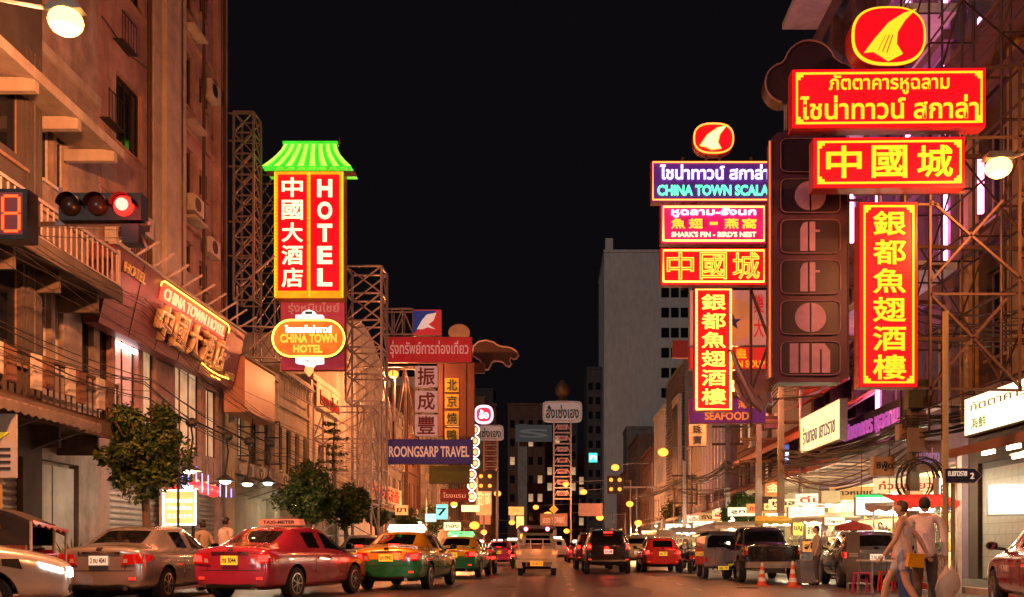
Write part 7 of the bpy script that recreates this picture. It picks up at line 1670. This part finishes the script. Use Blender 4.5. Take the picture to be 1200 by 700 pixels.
t = thing('water_dispenser', 'grey metal water box on the road edge between the pickup and the dark hatchback', 'box', (P(950, 0, 23.5).x, 23.5, 0)); G().b(-.28, .28, 0, .4, .05, .62).obj('body', mat('bluegrey_metal', (.25, .28, .32), .4, .4), t); G().b(-.3, .3, -.02, .42, .622, .68).obj('lid', STEEL, t); [G().b(sx*.24-.03, sx*.24+.03, .1, .3, 0, .05).obj('foot', BLACK, t) for sx in (-1, 1)]
# shop interiors: warm tube lights of the open kitchens
for i, (x, y, z, p_) in enumerate(((10.6, 24.5, 2.9, 90), (10.8, 28, 3, 150), (10.8, 33, 3, 150), (10.6, 37, 3, 130), (10.4, 43, 3, 140), (10., 52, 3, 160), (9.5, 62, 3, 160), (9.6, 17.2, 2.9, 90), (-10.8, 25.5, 2.8, 60), (-10.8, 36, 2.8, 60), (-10.6, 52, 3, 90), (-10.3, 66, 3, 110), (-10.2, 80, 3, 120), (9.2, 76, 3, 150), (9, 92, 3, 150))):
    t = thing('shop_lamp', ('bare tube lamp under the %s awning, ' % ('right' if x > 0 else 'left')) + ['beside the green and white light box', 'above the glowing cart', 'above the yellow-awning cart', 'behind the orange and gold sign', 'by the round tree', 'beyond the round tree', 'beside the parasols', 'by the walking man', 'over the lanterns', 'behind the left trees', 'under the classical building', 'by the cyan light box', 'by the neon ovals', 'by the louvred building', 'at the far end of the row'][i], 'lamp', (x, y, z), 0, 'tube lamps under the awnings')
    G().tube([(0, -.6, 0), (0, .6, 0)], .035).obj('tube', WARMTUBE, t); G().b(-.05, .05, -.65, .65, .04, .08).obj('batten', WHITEPL, t); point((-.15 if x > 0 else .15, 0, -.12), p_*SHOPPW*(1 if x > 0 else .5), (1, .80, .46) if i % 3 else (1, .88, .62), .2, t)
for i, (x0, y0, z, l) in enumerate(((9.2, 23, 2.55, 'string of bare bulbs over the stalls nearest the green and white light box'), (8.9, 29.5, 2.5, 'string of bare bulbs over the glowing cart'), (8.4, 40, 2.5, 'string of bare bulbs by the round tree'), (8.2, 52, 2.5, 'far string of bare bulbs on the right'))):
    t = thing('bulb_string', l, 'lights', (x0, y0, z), 0, 'strings of bare bulbs'); G().tube([(.3*math.sin(k), k*.9, -.12*math.sin(math.pi*k/7)) for k in range(8)], .008).obj('wire', CABLE, t)
    for k in range(8): G().ball((.3*math.sin(k), k*.9, -.12*math.sin(math.pi*k/7)-.08), .055, 8).obj('bulb', glow('lamp_white', (1, .88, .62), 14.), t)
for i in range(9):
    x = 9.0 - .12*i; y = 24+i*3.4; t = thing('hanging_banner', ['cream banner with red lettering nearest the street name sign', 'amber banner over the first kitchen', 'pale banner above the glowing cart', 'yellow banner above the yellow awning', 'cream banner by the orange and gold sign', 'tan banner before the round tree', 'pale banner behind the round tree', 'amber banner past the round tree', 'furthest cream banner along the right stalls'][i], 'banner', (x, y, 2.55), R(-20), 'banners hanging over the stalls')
    G().b(0, 1.7, 0, .03, 0, .42).obj('cloth', [mat('glowing_cream_cloth', (.6, .5, .3), .8, emis=(1, .75, .35), es=.9), mat('glowing_amber_cloth', (.6, .36, .12), .8, emis=(1, .5, .15), es=.4), mat('glowing_pale_cloth', (.62, .58, .46), .8, emis=(1, .85, .55), es=1.)][i % 3], t)  # emission put into the cloth to brighten the stalls
    text(['ก๋วยเตี๋ยว', 'ข้าวหมูแดง', 'ติ่มซำ', 'หูฉลาม', 'กระเพาะปลา', 'ลูกชิ้น', 'ผัดไทย', 'รังนก', 'เป็ดย่าง'][i], t, (.15, 1.55, .1, .34), -.012, [mat('red_letters', (.6, .05, .03)), INK][i % 2], bold=.02)

for i, (px0, px1, py0, py1, Y, l, c, st) in enumerate(((924, 966, 594, 607, 29, 'long white light box over the bright kitchen behind the pickup', (1, .88, .55), 3.), (929, 941, 612, 628, 28.6, 'yellow upright light box inside the bright kitchen', (1, .72, .10), 1.3), (944, 962, 612, 632, 29.4, 'amber menu light box beside the yellow upright one', (1, .60, .25), 1.2),
    (966, 990, 606, 616, 26.5, 'cream light box above the dark hatchback', (1, .8, .45), 2.), (902, 922, 601, 612, 34, 'pale light box below the yellow striped stall board', (1, .85, .5), 1.8), (940, 958, 634, 648, 29.2, 'low orange light box on the kitchen counter', (1, .35, .08), 1.2),
    (1100, 1112, 560, 590, 20, 'narrow white light box behind the street name post', (1, .9, .8), 2.), (1066, 1082, 575, 592, 21, 'dim amber lit window behind the walking man', (1, .5, .2), .8), (812, 834, 612, 622, 46, 'pale light box over the stalls before the round tree', (1, .8, .5), 2.2),
    (780, 806, 614, 624, 60, 'white light box over the furthest stalls', (1, .85, .6), 2.4), (752, 774, 622, 630, 74, 'small warm light box at the far right kerb', (1, .75, .4), 2.2), (520, 540, 612, 622, 58, 'warm light box low on the far left pavement', (1, .7, .35), 2.), (463, 478, 592, 604, 46, 'orange light box under the left scaffold towers', (1, .4, .12), 1.1))):
    t, W, H = red_sign('light_box', l, px0, px1, py0, py1, Y, face=glow('stall_box_%s' % ['cream', 'lemon', 'amber', 'ivory', 'pale', 'tangerine', 'white', 'dim_amber', 'butter', 'milk', 'honey', 'peach', 'orange', 'red'][i], c, st, .25), corner=None, edge=STEEL)
    if H > .25: text(['ข้าวต้ม ก๋วยเตี๋ยว', 'เมนู', 'อาหาร', 'น้ำผลไม้', 'ขนม', 'สด', 'ยา', 'บะหมี่', 'ติ่มซำ', 'ผลไม้', 'ชา', 'ทอง', 'ยา', 'ร้าน'][i], t, (W*.12, W*.88, H*.3, H*.72), -.03, INK if st > 1 else PLATEY, bold=.02)
# ---------------------------------------------------------------- utility poles and cables
def util_pole(label, x, y, h=9.5, mt=None):
    t = thing('utility_pole', label, 'pole', (x, y, .13)); G().box((0, 0, h/2), (.26, .26, h), mt=None, taper=.7).obj('pole', mt or GREYPL, t)
    for k in range(3): G().b(-.8, .8, -.06, .06, h-1.0-k*.9, h-.9-k*.9).obj('crossarm', RUST, t)
    for k in range(5): G().lathe((-.7+k*.35, 0, h-.9), [(.04, 0), (.06, .05), (.03, .12)], 8).obj('insulator', WHITEPL, t)
    return t
t = util_pole('concrete utility pole with transformer box and cable coils, right of the hanging red vertical sign', 9.2, 21.8, 9.)
g = G(); g.b(-.3, .3, -.45, -.15, 4.4, 5.1); g.obj('transformer_box', mat('dark_green_box', (.05, .07, .06), .5), t); G().b(-.22, .12, -.42, -.14, 3.3, 3.9).obj('junction_box', GREYPL, t)
for k in range(9):
    r_ = .42+.05*(k % 3); g = G(); g.tube([(r_*math.cos(a)+.03*k-.1, -.25-.03*k, 2.55+r_*1.1*math.sin(a)+.05*(k % 2)) for a in [2*math.pi*q/22 for q in range(23)]], .018); g.obj('cable_coil', CABLE, t)
util_pole('concrete utility pole left of the green and white light box', P(875+40, 0, 33).x, 33, 8.5); util_pole('slim pole rising in front of the yellow striped stall board', P(889, 0, 35).x, 35, 7.2, STEEL); util_pole('slim utility pole in front of the louvred building', P(802, 0, 56).x, 56, 6.6, PALESTEEL); util_pole('utility pole behind the dark column sign', 9.0, 44, 9.)
def cables(name, label, pts, n, spread, sag, r=.014, seed=0, mt=CABLE):
    rnd = random.Random(seed); t = thing(name, label, 'cables', pts[0])
    o = Vector(pts[0])
    for k in range(n):
        off = [V(rnd.uniform(-1, 1)*.12, 0, rnd.uniform(-1, 1)*spread) for _ in pts]; path = []
        for i in range(len(pts)-1):
            a, b_ = Vector(pts[i])+off[i], Vector(pts[i+1])+off[i+1]; sg = sag*rnd.uniform(.6, 1.5)
            for q in range(9 if i == len(pts)-2 else 8): u = q/8; path.append(a.lerp(b_, u) - V(0, 0, sg*4*u*(1-u)) - o)
        G().tube(path, r*rnd.uniform(.7, 1.4), 5).obj('cable', mt, t)
    return t
cables('cable_bundle', 'thick bundle of cables sweeping from the transformer pole past the yellow shop sign', [(11.2, 17, 4.9), (9.1, 21.8, 4.1), (8.9, 33, 4.6), (8.9, 44, 5.2), (8.8, 56, 5.6), (8.4, 90, 6.5)], 16, .32, .35, .02, 1)
cables('cable_bundle', 'upper cables from the right frame edge to the transformer pole', [(9.6, 14, 5.0), (9.1, 21.8, 6.8), (8.9, 33, 7.4), (8.9, 44, 7.4)], 9, .5, .4, .016, 2)
cables('cable_bundle', 'sagging cables low over the stall awnings on the right', [(9.2, 21.8, 3.6), (8.9, 33, 3.9), (7.6, 56, 5.0)], 8, .22, .6, .016, 3, mat('brown_cable', (.10, .05, .03), .7))
cables('cable_bundle', 'many thin cables slanting across the pale shophouse and the slanted hotel sign on the left', [(-10.4, 12, 7.4), (-10.5, 22, 6.9), (-10.5, 32, 6.0), (-10.4, 48, 6.2), (-10.4, 70, 6.5)], 9, .6, .25, .009, 4)
cables('cable_bundle', 'lower cables across the left balcony and behind the tree', [(-10.2, 12, 5.2), (-10.4, 22, 5.0), (-10.5, 34, 4.6), (-10.5, 60, 4.8)], 8, .4, .35, .011, 5)
cables('cross_wire', 'single pale wire crossing near the traffic light', [(-12, 16, 7.3), (-8, 16, 7.0)], 2, .2, .1, .010, 7)
# right edge scaffolding
t = thing('scaffolding', 'brown pipe scaffolding climbing the building at the right edge behind the street lamp', 'scaffolding', (8.9, 17.4, .13), R(-90)); t.location = (10.4, 22.8, 3.9)
PIPE = mat('brown_pipe', (.06, .035, .022), .5, .4, scale=9)
for k in range(5):
    for dy in (0, -1.1):
        G().tube([(k*1.7, dy, 0), (k*1.7, dy, 12)], .03, 6).obj('standard', PIPE, t)
for l_ in range(7):
    z = .6+l_*1.8
    for dy in (0, -1.1): G().tube([(-.2, dy, z), (7, dy, z)], .028, 6).obj('ledger', PIPE, t)
    for k in range(5): G().tube([(k*1.7, 0, z), (k*1.7, -1.1, z)], .025, 6).obj('transom', PIPE, t)
    for k in range(4):
        if (k+l_) % 2: G().tube([(k*1.7, -1.12, z), ((k+1)*1.7, -1.12, z+1.8)], .025, 6).obj('brace', PIPE, t)
        else: G().tube([((k+1)*1.7, -1.12, z), (k*1.7, -1.12, z+1.8)], .025, 6).obj('brace', PIPE, t)
# potted plants and boxes along the left pavement
for i, (x, y, l) in enumerate(((-9.9, 24.2, 'potted plant by the shopfront with blue neon tubes'), (-9.9, 29, 'potted plant under the pendant lamps'), (-10, 17.8, 'potted plant beside the white arched doorway'))):
    t = thing('potted_plant', l, 'plant', (x, y, .13), 0, 'potted plants on the left pavement'); G().lathe((0, 0, 0), [(.14, 0), (.2, .35), (.17, .34)], 14).obj('pot', BROWNPL, t); g = G(); rr = random.Random(i)
    for k in range(60): a = rr.uniform(0, 6.28); q = rr.uniform(.1, .4); g.add([(0, 0, .3), (q*math.cos(a)*.5-.03, q*math.sin(a)*.5, .7), (q*math.cos(a), q*math.sin(a), .6+rr.random()*.5), (q*math.cos(a)*.5+.03, q*math.sin(a)*.5, .7)], [(0, 1, 2, 3)])
    g.obj('leaves', LEAF, t)

for i, q_ in enumerate(PINKPTS): point(q_, 65, (1., .22, .62), .2, bpy.data.objects['pink_lit_building']).matrix_parent_inverse = bpy.data.objects['pink_lit_building'].matrix_basis.inverted()
point((0, 0, 0), 1, (1, .4, .4), .2, None, name='lamp_light') if 0 else None

def copy_tree(o, parent=None):
    c = o.copy(); COL.objects.link(c)
    if parent: c.parent = parent
    for ch in o.children: copy_tree(ch, c)
    return c
src = [bpy.data.objects[n] for n in ('queued_car.001', 'queued_car.003', 'queued_car.004', 'queued_car.007')]
for i, (x, y) in enumerate(((-5.9, 72), (-3.6, 74), (4.9, 78), (-.6, 74), (2.2, 74), (-5.6, 85), (4.8, 92), (-1.0, 97), (2.6, 101), (-3.3, 106), (.6, 126), (3.9, 112), (-2.2, 120), (-5.2, 112))):
    c = copy_tree(src[i % 4]); c.location = (x, y, 0)
    c['label'] = ['silver or pale car', 'van-like car', 'pink car', 'white car'][i % 4] + ' deep in the far queue, ' + ['outer left lane, nearest', 'second left lane', 'kerb lane right of the cream car', 'centre lane behind the cage truck', 'lane of the black SUV', 'outer left lane, second', 'kerb lane, second', 'centre lane, second', 'black SUV lane, second', 'second left lane, next', 'centre lane, furthest', 'kerb lane, furthest', 'left centre, furthest', 'outer left lane, furthest'][i]
